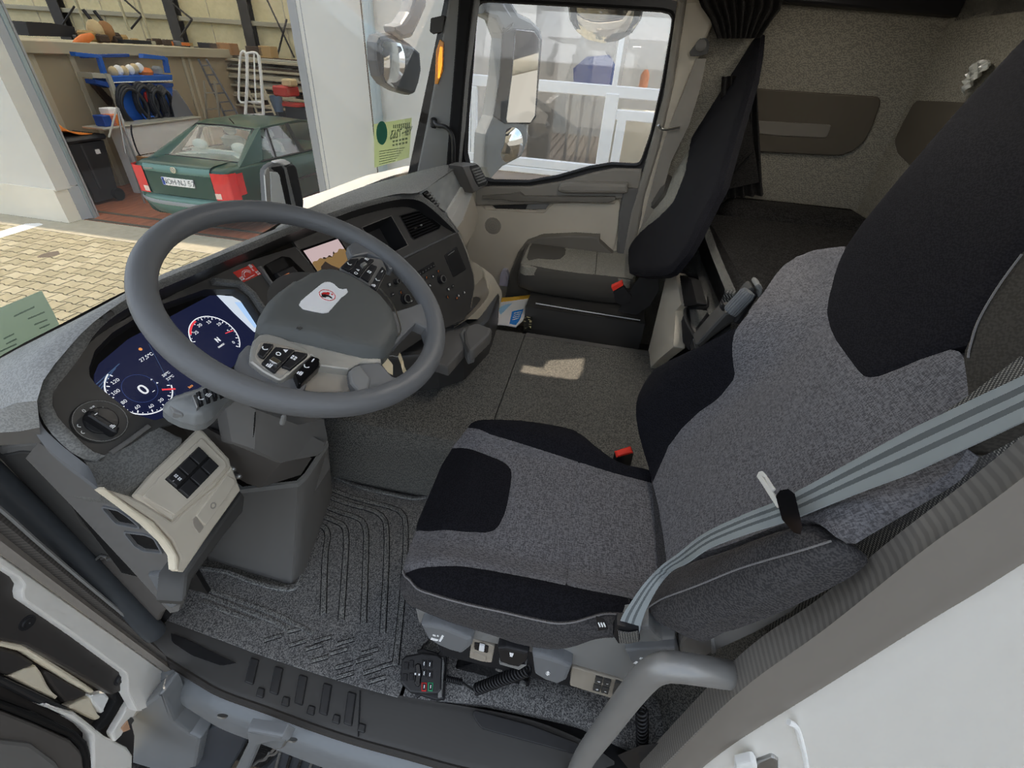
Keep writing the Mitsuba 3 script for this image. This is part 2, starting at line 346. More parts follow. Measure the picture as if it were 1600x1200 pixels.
mat('hall_steel', lin(52, 50, 50), .6); mat('hall_beam', lin(172, 165, 144), .6); mat('girt', lin(158, 154, 136), .5)
mat('rack_blue', lin(36, 92, 180), .5); mat('rack_blue_dark', lin(28, 66, 140), .5); mat('alu', lin(186, 186, 176), .35, metallic=.5); mat('wood_plank', lin(168, 140, 96), .7)
mat('cabinet_grey', lin(226, 226, 221), .5); mat('bin_black', lin(44, 46, 50), .5); mat('orange_cloth', lin(214, 124, 50), .7); mat('cardboard', lin(150, 112, 76), .8)
mat('coil_black', lin(40, 42, 48), .5); mat('red_paint', lin(176, 44, 44), .4); mat('orange_paint', lin(214, 120, 60), .5); mat('cream_sack', lin(198, 178, 140), .8); mat('junk_dark', lin(72, 60, 52), .8); mat('tarp_grey', lin(104, 106, 112), .7); mat('rope', lin(168, 164, 140), .7)
mat('olive', lin(120, 120, 84), .7)
mat('showroom_floor', lin(150, 138, 126), .5, tex=lambda p, n, uv: mix(lin(150, 138, 126), lin(104, 94, 86), smoothstep(.80, .92, dr.sin(p.y * 42) * .5 + .5)))
mat('show_wall', lin(196, 194, 186), .7)
mat('cream_wall', lin(226, 216, 190), .7)
mat('junk_grey', lin(66, 68, 72), .5)
mat('tarp_blue', lin(86, 108, 134), .6)
mat('car_green', lin(34, 74, 66), .22, metallic=.35, clearcoat=1.0, spec=.6)
mat('car_light_green', lin(96, 132, 122), .28, metallic=.3, clearcoat=1.0)
mat('car_trim', lin(30, 32, 34), .5); mat('tail_red', lin(226, 58, 58), .15, clearcoat=1.0); mat('tail_clear', lin(240, 214, 200), .15); mat('seat_mint', lin(176, 190, 178), .7); mat('tyre', lin(26, 26, 27), .8)
mat('plate_white', lin(240, 240, 238), .4); mat('plate_blue', lin(40, 80, 180), .4)
mat('face_grey', lin(205, 208, 204), .45)
mat('pink_grey', lin(168, 158, 150), .7)
mat('tongue_steel', lin(242, 240, 232), .25, metallic=.25)
# ================================================================ the cab shell
# floor, x 0.40 (door sill) .. 2.48, the engine cover between 1.06 and 1.88
add('floor', bx((1.48, .18, -.034), (2.01, 1.75, .06)), 'tunnel_mat', label='dark speckled rubber floor of the truck cab', kind='structure')
# engine cover
def _cov(y0, y1, c=.30):
    prof = [(1.055, 0.0), (1.055, .20), (1.062, .25), (1.08, .285), (1.12, .30), (1.82, .30), (1.862, .29), (1.878, .26), (1.884, .20), (1.884, 0)]
    return strip([[(x, y, z) for x, z in prof] for y in np.linspace(y0, y1, 3)], caps=True)
thing('engine_cover', 'broad speckled grey engine cover between the two footwells, lit by a patch of sun', 'engine cover')
add('engine_cover__rear_lid', _cov(-.36, .2365), 'tunnel_mat')
add('engine_cover__front_lid', _cov(.2405, 1.0), 'tunnel_mat')
add('engine_cover__edge_trim', strip([[(1.82, y, .302), (1.868, y, .293), (1.889, y, .26), (1.889, y, .24)] for y in (-.36, .236)]), 'mid_plastic')
# passenger footwell bulkhead, dash bulkhead
add('wall_front', bx((1.44, 1.06, .38), (2.1, .06, .82)), 'dark_plastic', label='dark bulkhead behind the dashboard and pedals', kind='structure')
# rear wall and sleeper side wall
add('wall_rear', bx((1.44, -1.205, .8), (2.14, .05, 1.9)), 'wall_fabric', label='grey fabric lined rear wall of the cab behind the driver seat', kind='structure')
SW = FX(2.48)
side = [(-1.18, -.05), (-.24, -.05), (-.24, 1.66), (-1.18, 1.66)]
add('wall_right', prism(side, SW, -.05, 0), 'wall_fabric', label='grey fabric lined side wall beside the bunk, behind the passenger door', kind='structure')
pk = SW.px([(1170, 137), (1376, 151), (1372, 165), (1362, 195), (1348, 222), (1330, 236), (1310, 243), (1170, 236)])
opn = SW.px([(1150, 186), (1297, 194), (1289, 215), (1208, 211), (1150, 204)])
add('wall_right__map_pocket', prism(rnd(pk, .03), SW, -.002, .018, .006), 'pocket_fabric', label='dark oblong pocket panel with rounded front end')
add('wall_right__pocket_slot', prism(rnd(opn, .01), SW, .012, .0215, .003), 'pocket_grey', label='lighter grab slot of the pocket')
RW = FY(-1.18)
pk2 = RW.px([(1430, 157), (1487, 159), (1600, 165), (1600, 330), (1421, 257), (1404, 240), (1398, 220), (1410, 195)])
add('wall_rear__pocket', prism(rnd(pk2, .03), RW, -.002, .014, .006), 'pocket_fabric', label='dark pocket panel on the rear wall')
# bright clear plastic cover with fixing clips by the rear window slit
cl = RW.px([(1470, 170), (1490, 140), (1530, 95), (1570, 62), (1600, 45), (1600, 60), (1560, 100), (1520, 150), (1490, 180)])
# headliner with an invented gap in the outline of the sun patch; added visor
_sh = np.array(SUN) / SUN[2] * (1.68 - .30)
_hole = [tuple((U(*q, z=.30) + _sh)[:2]) for q in ((811, 582), (817, 570), (846, 575), (856, 563), (916, 559), (914, 575), (907, 591), (901, 594), (862, 589))]
add('ceiling', prism([(.36, -1.22), (2.52, -1.22), (2.52, .72), (.36, .72)], FZ(1.66), 0, .04, holes=[_hole]), 'wall_fabric', label='headliner of the cab roof with an added gap in the shape of the sun patch', kind='structure')
thing('added_visor', 'unseen dark visor added above the windscreen to block the sun', 'visor')  # out of view, added to keep direct sun off dash and footwell
add('added_visor__shade', prism([(.30, .715), (2.56, .715), (2.52, 1.25), (.36, 1.25)], FZ(1.64), 0, .02), 'dark_plastic')
thing('fill_lamp', 'flat unseen lamp added on the cab ceiling to brighten the interior', 'lamp')  # both ceiling lamps are unseen, added as fill for the dark interior
add('fill_lamp__housing', bx((1.25, -.22, 1.652), (.44, .20, .014), .004), 'white_matt')
emit(bx((1.25, -.22, 1.643), (.38, .15, .006)), 'fill_lamp__diffuser', (19, 17.8, 16))
thing('fill_lamp_001', 'small unseen lamp added on the ceiling to brighten the bunk', 'lamp')
add('fill_lamp_001__housing', bx((1.95, -.70, 1.652), (.30, .14, .014), .004), 'white_matt')
emit(bx((1.95, -.70, 1.643), (.24, .09, .006)), 'fill_lamp_001__diffuser', (14, 13, 11.5))
tr = U(1229, 0, x=2.48); 
add('trim_1', prism([(-1.18, 1.555), (-.3, 1.575), (-.3, 1.67), (-1.18, 1.67)], SW, 0, .06, .01), 'black_plastic', label='black roof edge trim above the sleeper side wall', kind='structure')
add('trim_2', prism([(.5, 1.545), (2.44, 1.545), (2.44, 1.67), (.5, 1.67)], RW, 0, .06, .01), 'black_plastic', label='black roof edge trim above the rear wall', kind='structure')

# ---------------------------------------------------------------- passenger door and its window (plane x = 2.48)
win = SW.px([(731, 262), (726, 240), (728, 180), (733, 120), (738, 50), (742, 8), (748, 2), (760, 0), (900, 7), (1035, 15), (1048, 19), (1053, 28), (1050, 50), (1036, 130), (1018, 210), (1004, 250), (1000, 257), (992, 259), (955, 257), (920, 263), (870, 277), (825, 285), (770, 284), (750, 279)])
win = [(a, min(b, 1.53)) for a, b in win]
dr_out = [(.72, -.02), (.82, .55), (.80, .9), (.66, 1.60), (-.245, 1.60), (-.245, -.02)]
winr = rnd(win, .02)
add('door_1', prism(dr_out, SW, -.06, 0.0, holes=[winr]), 'door_beige', label='passenger door with beige lower panel and large window', kind='structure')
add('window_1', prism(rnd(list(inset(np.array(ccw(win)), -.012)), .02), SW, -.036, -.0355), 'glass', label='pane of the passenger door window', kind='structure')
# dark window surround
o = np.array(ccw(winr)); fo = inset(o, -.035); 
add('door_1__window_surround', prism(list(fo), SW, -.004, .02, holes=[winr]), 'satin_black', label='black window frame')
add('door_1__window_seal', prism(list(inset(o, -.006)), SW, -.05, .024, holes=[list(inset(o, .004))]), 'rubber_black')
# grey upper ledge under the window
led = SW.px([(745, 292), (770, 289), (830, 289), (880, 281), (930, 267), (960, 261), (1003, 262), (1000, 292), (990, 305), (965, 310), (890, 316), (745, 320)])
add('door_1__window_ledge', prism(led, SW, 0, .03, .01), 'door_grey', label='grey ledge under the window')
hand = SW.px([(757, 303), (800, 300), (815, 297), (822, 303), (962, 304), (962, 309), (952, 313), (800, 311), (795, 309), (757, 307)])
add('door_1__pull_rail', prism(hand, SW.at(0, 0, .02), 0, .035, .004), 'pocket_grey', label='long grey pull rail')
arm = SW.px([(877, 283), (889, 280), (982, 282), (981, 298), (886, 298), (873, 295)])
add('door_1__armrest', prism(rnd(arm, .012), SW.at(0, 0, .02), 0, .055, .016), 'door_grey', label='padded grey armrest')
rec = SW.px([(758, 309), (862, 311), (850, 325), (838, 327), (775, 325)])
add('door_1__switch_recess', prism(rec, SW, 0, .012, .003), 'satin_black', label='dark switch recess')
rec2 = SW.px([(828, 312), (864, 312), (853, 326), (822, 326)])
add('door_1__handle_cup', prism(rec2, SW.at(0, 0, .01), 0, .008, .003), 'grey_plastic', label='light grey door handle')
frm = SW.px([(744, 308), (760, 327), (850, 332), (868, 315), (960, 318), (967, 309), (970, 325), (955, 420), (955, 470), (740, 470), (725, 420)])
add('door_1__lower_panel', prism(frm, SW, 0, .012, .005), 'door_beige')
spk = SW.px([(771, 352)])[0]
add('door_1__speaker', prism(arc(.045, 0, 360, 25, *spk)[:-1], SW.at(0, 0, .011), 0, .004, .002), 'taupe', label='round perforated speaker grille')
for k in range(3):
    add(nx('door_1__speaker_ring'), prism(ringpoly(.010 + .012 * k, .013 + .012 * k, 0, 359, 24, *spk), SW.at(0, 0, .0148), 0, .001), 'door_grey')
pok = SW.px([(792, 460), (800, 420), (812, 390), (825, 373), (850, 364), (900, 362), (938, 364), (938, 372), (960, 392), (990, 410), (990, 480), (792, 480)])
add('door_1__map_pocket', prism(pok, SW.at(0, 0, .012), 0, .05, .012), 'pocket_grey', label='dark grey moulded map pocket')
scr = SW.px([(1047, 98)])[0]
for q in ((1047, 98), (1011, 250)):
    s_ = SW.px([q])[0]; add(nx('door_1__screw'), prism(arc(.008, 0, 360, 13, *s_)[:-1], SW.at(0, 0, .02), 0, .003, .001), 'steel')
# far B-pillar trim (beige/grey) between door and sleeper wall
bp = SW.px([(1068, 0), (1112, 0), (1118, 25), (1082, 110), (1050, 190), (1032, 300), (1010, 420), (985, 430), (996, 330), (1022, 240), (1052, 120)])
add('trim_3', prism(bp, SW, -.01, .035, .012), 'door_beige', label='beige trim of the pillar behind the passenger door', kind='structure')
bp2 = SW.px([(1058, 0), (1072, 0), (1052, 130), (1030, 230), (1008, 300), (985, 420), (968, 425), (985, 330), (1004, 268), (1036, 150)])
add('trim_4', prism(bp2, SW, -.01, .045, .012), 'door_grey', label='grey door opening seal beside the passenger window', kind='structure')
bp3 = SW.px([(975, 290), (1000, 292), (1004, 330), (985, 420), (972, 428), (962, 428), (967, 330)])
add('trim_5', prism(bp3, SW, -.01, .04, .012), 'mid_plastic', label='grey lower edge trim behind the passenger door', kind='structure')

# ---------------------------------------------------------------- far A-pillar, windscreen
WS = Fr((1.4, .955, .87), (1, 0, 0), (0, -.307, 1), (0, -1, -.307))   # windscreen plane
top = lambda x: WS.pt(x - 1.4, .70)
def wsp(x, z):   # point of the windscreen at lateral x and height z
    return A(x, .955 - .307 * (z - .87) - .05 * ((x - 1.4) / 1.05) ** 4, z)
gx = np.linspace(.33, 2.46, 22)
add('window_2', strip([[wsp(x, z) for x in gx] for z in np.linspace(.80, 1.66, 6)]), 'glass', label='large windscreen above the dashboard', kind='structure')
AP = FX(2.40)
pa = AP.px([(700, -25), (706, -25), (652, 290), (632, 300)])
add('trim_6', prism(pa, AP, -.05, .005), 'gloss_black', label='black printed edge band of the windscreen at the far pillar', kind='structure')
pb = AP.px([(706, -25), (748, -25), (740, 30), (728, 120), (722, 200), (716, 262), (700, 275), (648, 290), (668, 190), (690, 70)])
add('trim_7', prism(pb, AP, -.06, .02, .012), 'grey_plastic', label='grey trim of the far windscreen pillar', kind='structure')
pc = AP.px([(707, -20), (740, -20), (725, 120), (718, 200), (712, 262), (682, 268), (690, 190), (703, 70)])
add('trim_7__door_seal', prism(AP.px([(722, -20), (745, -20), (735, 60), (726, 160), (718, 262), (700, 265), (706, 190), (715, 80)]), AP.at(0, 0, .02), 0, .02, .008), 'rubber_black', label='black rubber door seal')
add('trim_7__upper_cover', prism(rnd(AP.px([(676, 29), (698, 24), (694, 50), (680, 54), (674, 50)]), .006), AP.at(0, 0, .018), 0, .008, .003), 'dark_plastic', label='small square cap')
lam = AP.px([(690, 62), (696, 66), (695, 110), (687, 131), (682, 131), (684, 80)])
add('amber_lamp', prism(lam, AP.at(0, 0, .02), 0, .008, .003), 'amber', label='slim glowing amber lamp in the far windscreen pillar', category='lamp')
scene['m_amber'] = {'type': 'twosided', 'bsdf': {'type': 'principled', 'base_color': {'type': 'rgb', 'value': lin(255, 170, 60)}, 'roughness': .2}}
gl = AP.px([(691, 73), (694.5, 74), (694, 100), (690, 122), (687, 122), (688, 90)])
emit(prism(gl, AP.at(0, 0, .028), 0, .002), 'amber_lamp__filament', (1.6, .62, .06))
# black grab handle on the pillar
gp = [AP.pt(*AP.px([q])[0], c) for q, c in (((681, 187), .03), ((690, 194), .06), ((703, 196), .07), ((713, 207), .075), ((715.5, 225), .075), ((715, 250), .07), ((715, 270), .05))]
thing('grab_rail', 'black curved grab rail on the far windscreen pillar', 'grab rail')
add('grab_rail__bar', tube(spline(gp, 26), .0095, 10), 'satin_black')
add('grab_rail__foot', bx(AP.pt(*AP.px([(681, 191)])[0], .03), (.03, .03, .045), .008), 'black_plastic')
# ================================================================ dashboard
D1 = Fr((.6, .724, .829), (1, 0, 0), (0, .632, .775), (0, -.775, .632))          # driver's face of the dash
HNG = A(1.0697, .7608, .8741)
FB = Fr(HNG, (.961, -.276, 0), (.1743, .607, .775), (-.2136, -.745, .632))      # centre face, turned to the driver
def pxs(fr, pts):            # (px, py, c) -> 3-D
    return np.array([fr.pt(*fr.px([q[:2]], q[2])[0], q[2]) for q in pts])
thing('dashboard', 'wide dark grey truck dashboard wrapping round the driver, with screens, vents and switches', 'dashboard')
lipA = pxs(D1, [(165, 712, .014), (140, 702, .02), (112, 675, .025), (88, 648, .03), (81, 622, .035), (92, 600, .04), (112, 576, .047), (133, 546, .055), (150, 520, .062), (175, 497, .07), (205, 478, .07), (246, 454, .07), (300, 431, .07), (350, 409, .07), (405, 386, .07), (450, 367, .07)])
lipB = pxs(FB, [(513, 344, .066), (560, 327, .06), (610, 314, .055), (640, 311, .05), (660, 316, .045), (680, 331, .036), (700, 350, .022), (713, 363, .008)])
lip = np.vstack([lipA, lipB])
outA = pxs(D1, [(150, 722, .004), (122, 714, .012), (92, 690, .018), (68, 660, .025), (58, 626, .033), (70, 590, .043), (92, 560, .052), (116, 533, .062), (138, 508, .072), (166, 486, .08), (203, 463, .08), (244, 440, .08), (300, 417, .08), (348, 397, .08), (403, 374, .08), (448, 355, .08)])
outB = pxs(FB, [(512, 333, .076), (559, 318, .07), (612, 305, .065), (642, 301, .058), (662, 307, .053), (684, 324, .044), (703, 344, .03), (716, 360, .012)])
outl = np.vstack([outA, outB])
inn = np.vstack([D1.pt(*np.array(D1.px([(165, 710)], 0)).T, -.004), *[D1.pt(*(np.array([(q - D1.o) @ D1.u, (q - D1.o) @ D1.v])), -.004)[None] for q in lipA[1:]], *[FB.pt((q - FB.o) @ FB.u, (q - FB.o) @ FB.v, -.004)[None] for q in lipB]])
N_ = 90
mid = (lip + outl) / 2 + np.vstack([np.tile(D1.w * .006, (len(lipA), 1)), np.tile(FB.w * .006, (len(lipB), 1))])
rim = [spline(q, N_) for q in (inn, lip, mid, outl)]
add('dashboard__hood_wall', strip(rim[:2]), 'satin_black')
add('dashboard__hood_rim', strip(rim[1:]), 'dash_plastic', label='padded grained rim of the instrument hood', smooth=60)
# top of the dash, from the rim to the foot of the windscreen
r0 = np.array([U(*q, z=z) for q, z in (((58, 626), .93), ((70, 590), .945), ((105, 546), .958), ((133, 515), .968), ((165, 489), .972), ((203, 464), .972), ((246, 441), .972), ((323, 408), .972), ((390, 380), .970), ((448, 356), .966), ((512, 334), .964), ((560, 318), .962), ((620, 303), .962), ((656, 300), .956), ((690, 277), .948), ((717, 260), .942))])
r1 = np.array([U(*q, z=z) for q, z in (((0, 640), .90), ((12, 606), .925), ((35, 569), .945), ((62, 542), .955), ((98, 515), .962), ((157, 482), .966), ((201, 457), .966), ((246, 432), .966), ((323, 401), .966), ((390, 373), .964), ((450, 350), .962), ((495, 320), .96), ((560, 294), .958), ((612, 279), .955), ((690, 259), .945), ((728, 256), .935))])
a0, a1 = spline(r0, 60), spline(r1, 60)
back = a1 + (a1 - a0) * 0; back = np.stack([a1[:, 0] + (a1[:, 0] - 1.35) * .05, np.maximum(a1[:, 1] + .11, 1.045), np.full(60, .775)], 1)
midp = (a0 + a1) / 2 + [0, 0, .004]
add('dashboard__top_pad', strip([a0, midp, a1, (a1 * 2 + back) / 3 + [0, 0, .02], back]), 'dash_top', label='light grey grained top of the dashboard', smooth=60)
# left end of the dash beside the door
le = [U(*q, z=z) for q, z in (((0, 640), .90), ((0, 676), .86), ((58, 671), .868), ((75, 690), .855))]
e0 = np.array([a1[0], midp[0], a0[0]]); e1 = np.array([U(0, 676, z=.868), U(30, 674, z=.868), U(62, 668, z=.875)])
e2 = np.array([U(0, 696, z=.82), U(30, 694, z=.825), U(64, 692, z=.83)])
add('dashboard__end_pad', strip([e0, e1]), 'dash_top')
add('dashboard__end_face', strip([e1, e2]), 'mid_plastic')
s0 = pxs(D1, [(58, 636, .026), (66, 665, .02), (92, 692, .014), (122, 716, .008), (150, 738, 0), (172, 757, -.008)])
s1 = np.array([p + A(-.012, 0, -.03) for p in s0])
add('dashboard__end_band', strip([spline(s0, 30), spline((s0 + s1) / 2 + [-.006, 0, .004], 30), spline(s1, 30)]), 'soft_grey', smooth=60)
# driver's face with the opening of the instrument display
face = D1.px([(165, 712), (140, 702), (112, 675), (88, 648), (80, 622), (90, 600), (110, 576), (131, 546)]) + [D1.px([(175, 497)], .07)[0], D1.px([(205, 478)], .07)[0], D1.px([(300, 431)], .07)[0], D1.px([(405, 386)], .07)[0], (.468, .078), (.468, -.045), (.25, -.045)] + D1.px([(280, 660), (248, 668), (180, 713)])
hole = D1.px([(206, 646), (150, 601), (140, 588), (139, 575), (148, 548), (175, 520), (240, 480), (320, 452), (366, 452), (384, 463), (402, 490), (424, 525), (340, 600), (300, 640), (243, 657)])
hole = rnd(hole, .008)
add('dashboard__driver_face', prism(face, D1, -.012, 0, holes=[hole]), 'dark_plastic')
add('dashboard__display_frame', strip([D1.pt(*np.array(hole).T, 0), D1.pt(*inset(np.array(hole), .006).T, -.022)], closed=True), 'satin_black')
hood = D1.px([(338, 452), (384, 463), (402, 490), (424, 525)]); 
def bar(fr, pts, wd, c0, c1, bev=.002): return prism(list(sg.LineString(pts).buffer(wd, cap_style='flat', join_style='round', quad_segs=3).exterior.coords)[:-1], fr, c0, c1, bev)
add('dashboard__display_lip', bar(D1, D1.px([(330, 442), (372, 446), (392, 462), (412, 492), (432, 525)]), .006, 0, .016, .005), 'dash_plastic')
DS = D1.at(0, 0, -.018)
dsp = DS.px([(206, 648), (148, 602), (148, 585), (155, 568), (200, 530), (329, 461), (374, 464), (386, 474), (424, 528), (340, 605), (300, 645), (250, 660)])
emit(prism(dsp, DS, -.004, 0), 'dashboard__instrument_display', (.009, .012, .040), label='dark blue instrument display with two round dials')
pg = DS.px([(338, 461), (374, 464), (385, 474), (402, 500), (414, 518), (397, 519), (366, 490)])  # pale and blue emissive patches laid over the right of the display
emit(prism(pg, DS, 0, .0006), 'dashboard__instrument_display__bright_patch', (.62, .70, .80), label='bright pale glowing patch laid over the right of the display')
emit(prism(DS.px([(366, 472), (380, 473), (408, 512), (397, 512)]), DS, .0004, .0009), 'dashboard__instrument_display__blue_patch', (.42, .62, .92))
WHT, RED = (.75, .78, .82), (.8, .06, .08)

def dpos(x): q = A(x, .724, .829) - DS.o; return q @ DS.u, q @ DS.v
def proj3(p): q = ROT.T @ (np.asarray(p) - CAM); return 800 + FPX * q[0] / q[2], 600 + FPX * q[1] / q[2]
(lx, ly), (rx, ry) = DS.px([proj3((.505, .724, .829)), proj3((.685, .723, .831))])
marks = []
def dial(cx, cy, R, a0, a1, nums, key, red=None):
    ms = [prism(ringpoly(R * .955, R, a0, a1, 44, cx, cy), DS, 0, .0008)]
    for k in range(25):
        t = math.radians(a0 + (a1 - a0) * k / 24); r0_, w_ = (.84, .0009) if k % 3 == 0 else (.90, .0006)
        ms.append(bar(DS, [(cx + R * r0_ * math.cos(t), cy + R * r0_ * math.sin(t)), (cx + R * .93 * math.cos(t), cy + R * .93 * math.sin(t))], w_, 0, .0008, 0))
    for s_, ad, hh in nums:
        t = math.radians(ad); ms.append(text(s_, hh, DS.at(cx + R * .72 * math.cos(t), cy + R * .72 * math.sin(t), 0)))
    emit(cat(*ms), key, WHT)
dial(lx, ly, .05, 110, 330, [(str(v), 310 - v * 1.62 + 5, .0055) for v in range(20, 125, 20)], 'dashboard__instrument_display__speed_dial')
dial(rx, ry, .05, -60, 160, [('0', -50, .006), ('5', -5, .006), ('10', 30, .006), ('15', 62, .006), ('20', 97, .006), ('25', 130, .006)], 'dashboard__instrument_display__rev_dial')
emit(cat(prism(ringpoly(.044, .048, 95, 140, 12, rx, ry), DS, .0002, .001), bar(DS, [(rx + .025, ry - .004), (rx + .045, ry - .008)], .001, 0, .001, 0), bar(DS, [(lx + .024, ly - .022), (lx + .042, ly - .034)], .0016, 0, .001, 0)), 'dashboard__instrument_display__red_needles', RED)
emit(cat(text('0', .017, DS.at(lx + .002, ly - .004, 0), bold=True), text('N', .010, DS.at(rx, ry - .006, 0), bold=True), text('RANGE', .0038, DS.at(rx - .004, ry - .019, 0)), text('27,5°C', .006, DS.at(lx + .052, ly + .038, 0)),
         text('38°C', .0048, DS.at(lx + .052, ly - .004, 0)), text('32°C', .0048, DS.at(lx + .052, ly - .013, 0)), icon(DS.at(lx + .012, ly - .016, 0), .005, 5), icon(DS.at(lx + .026, ly + .002, 0), .004, 2), icon(DS.at(lx + .028, ly - .008, 0), .004, 2)), 'dashboard__instrument_display__readings', WHT)
emit(cat(text('km', .005, DS.at(lx + .066, ly - .046, 0)), prism(arc(.003, 0, 360, 10, lx + .056, ly + .054)[:-1], DS, 0, .0008)), 'dashboard__instrument_display__warning_marks', (.8, .3, .08))
emit(prism(ringpoly(.026, .0268, 0, 359, 40, lx, ly), DS, 0, .0006), 'dashboard__instrument_display__inner_ring', (.03, .05, .16))
emit(cat(*[bar(DS, [(lx - .05 + .004 * k, ly + .03 + .006 * k), (lx - .01 + .01 * k, ly + .045 + .003 * k)], .0008, 0, .0006, 0) for k in range(3)], bar(DS, [(lx + .03, ly - .05), (lx + .075, ly + .055)], .0002, 0, .0006, 0)), 'dashboard__instrument_display__blue_streaks', (.05, .09, .18))
# rotary light switch
kc = D1.px([(156, 659)])[0]; KF = D1.at(*kc, 0)
add('dashboard__light_switch', lathe([(.036, -.002), (.036, .002), (.0345, .004), (.002, .004)], KF, 40), 'dark_plastic', label='round rotary headlight switch')
add('dashboard__light_switch__ring', lathe([(.0345, 0), (.0345, .005), (.0335, .005), (.0335, 0)], KF, 40), 'grey_plastic')
add('dashboard__light_switch__well', lathe([(.022, .003), (.022, .007), (.0205, .0085), (.001, .0085)], KF, 30), 'satin_black')
kn = KF.px([(136, 643), (145, 641), (187, 668), (184, 678), (176, 678), (133, 651)], .02)
add('dashboard__light_switch__knob', prism(rnd(kn, .003), KF, .006, .024, .005), 'black_plastic', label='bar shaped turning knob')
add('dashboard__light_switch__legends', cat(text('0', .005, KF.at(*KF.px([(131, 642)], .004)[0], .004), .0006, True), icon(KF.at(*KF.px([(146, 638)], .004)[0], .004), .007, 4),
    *[prism(ringpoly(.0018, .003, 90, 270, 8, *KF.px([q], .004)[0]), KF, .004, .0046) for q in ((163, 638), (124, 665), (130, 675))], icon(KF.at(*KF.px([(176, 666)], .024)[0], .024), .006, 1), icon(KF.at(*KF.px([(150, 647)], .024)[0], .024), .005, 5)), 'label_white')
# pad below the driver's face, slanting to the switch panel
pf = [(128, 716), (149, 712), (195, 690), (238, 667), (262, 674), (280, 684)]; pr = [(152, 760), (166, 766), (192, 771), (217, 758), (250, 726), (283, 693)]
q0 = spline(pxs(D1, [(x, y, -.002) for x, y in pf]), 24); q2 = spline(np.array([U(*q, y=.655) for q in pr]), 24); q3 = q2 + A(0, .01, -.03)
add('dashboard__knee_pad', strip([q0, q0 * .5 + q2 * .5 + [0, -.006, .008], q2 * .88 + q0 * .12 + [0, -.004, .006], q2, q3, q3 + [0, .06, -.01]]), 'dash_plastic', label='grained padded ledge under the instruments', smooth=60)
add('dashboard__face_foot', bar(D1, D1.px([(172, 709), (200, 690), (232, 666)]), .004, 0, .006, .002), 'mid_plastic')
# beige switch panel
P0 = U(300, 740, y=.62); BE1 = Fr(P0, (1, 0, 0), (0, .6, .8), (0, -.8, .6)); fold = BE1.pt(*BE1.px([(300, 790)])[0]); BE2 = Fr(fold, (1, 0, 0), (0, .30, .954), (0, -.954, .30))
add('dashboard__switch_panel', prism(rnd(BE1.px([(210, 772), (235, 742), (311, 669), (318, 671), (360, 716), (363, 728), (337, 760), (270, 815), (228, 787)]), .003), BE1, -.012, 0, .006), 'beige', label='beige panel with six black rocker switches')
add('dashboard__switch_panel__raised_frame', prism(rnd(BE1.px([(222, 776), (246, 748), (314, 684), (352, 722), (354, 730), (336, 750), (272, 806), (244, 790)]), .004), BE1, 0, .003, .002), 'beige')
corners = np.array(BE1.px([(257.6, 749), (310, 698), (341.6, 728.8), (292.6, 779.5)], .003))
add('dashboard__switch_panel__switch_bay', prism(list(corners), BE1, .0005, .0036), 'deep_black')
for i in range(3):
    for j in range(2):
        f = lambda s, t: (corners[0] * (1 - s) + corners[1] * s) * (1 - t) + (corners[3] * (1 - s) + corners[2] * s) * t
        s0_, s1_, t0_, t1_ = i / 3 + .012, (i + 1) / 3 - .012, j * .53 + .01, .47 + j * .53 - .01
        k = nx('dashboard__switch_panel__rocker_switch')
        add(k, prism([tuple(f(*q)) for q in ((s0_, t0_), (s1_, t0_), (s1_, t1_), (s0_, t1_))], BE1, .002, .008, .002), 'satin_black')
        if i == 0 and j == 0: add('dashboard__switch_panel__switch_legend', cat(icon(BE1.at(*f(.17, .32), .008), .005, 4), icon(BE1.at(*f(.17, .16), .008), .005, 4), icon(BE1.at(*f(.06, .22), .008), .003, 5)), 'label_white')
lowp = BE2.px([(270, 815), (337, 760), (363, 728), (377, 766), (330, 832), (288, 894), (277, 892), (281, 872), (268, 845), (240, 815), (197, 786), (163, 763), (205, 775), (228, 787)])
add('dashboard__lower_cover', prism(lowp, BE2, -.012, 0, .004), 'beige')
add('dashboard__lower_cover__fuse_lid', prism(rnd(BE2.px([(305, 806), (353, 742), (365, 749), (366, 758), (320, 822)]), .003), BE2, -.001, .003, .0015), 'beige', label='rectangular fuse lid with embossed mark')
add('dashboard__lower_cover__lid_mark', icon(BE2.at(*BE2.px([(333, 790)], .003)[0], .003), .012, 3), 'taupe')
add('dashboard__lower_cover__finger_slot', prism(rnd(BE2.px([(300, 812), (306, 806), (318, 824), (311, 834), (302, 822)]), .002), BE2, -.001, .0012, .0005), 'taupe')
edg = [(156, 765), (163, 761), (200, 788), (240, 815), (266, 846), (280, 872), (278, 893), (272, 890), (270, 868), (254, 845), (226, 818), (190, 790)]
add('dashboard__lower_cover__light_edge', prism(BE2.px(edg, .002), BE2, -.010, .004, .003), 'beige_edge', label='pale edge strip')
EP = FX(.385)
endp = EP.px([(60, 691), (156, 764), (190, 790), (226, 818), (254, 845), (270, 868), (278, 893), (286, 900), (286, 930), (279, 955), (266, 958), (200, 885), (100, 778), (40, 716)])
slots = [rnd(EP.px(q), .006) for q in ([(161, 791), (174, 794), (186, 797), (200, 806), (221, 824), (200, 820), (184, 817), (178, 811)], [(196, 831), (228, 835), (241, 840), (253, 862), (225, 859), (213, 852)])]
add('dashboard__end_panel', prism(endp, EP, -.012, 0, holes=slots), 'mid_plastic', label='dark grey end panel with two slanted slots')
add('dashboard__end_panel__slot_back', bx((.3925, .75, .56), (.009, .2, .3)), 'deep_black')
for h in slots: add(nx('dashboard__end_panel__slot_rim'), prism(list(inset(np.array(h), -.004)), EP, 0, .003, holes=[h]), 'soft_grey')
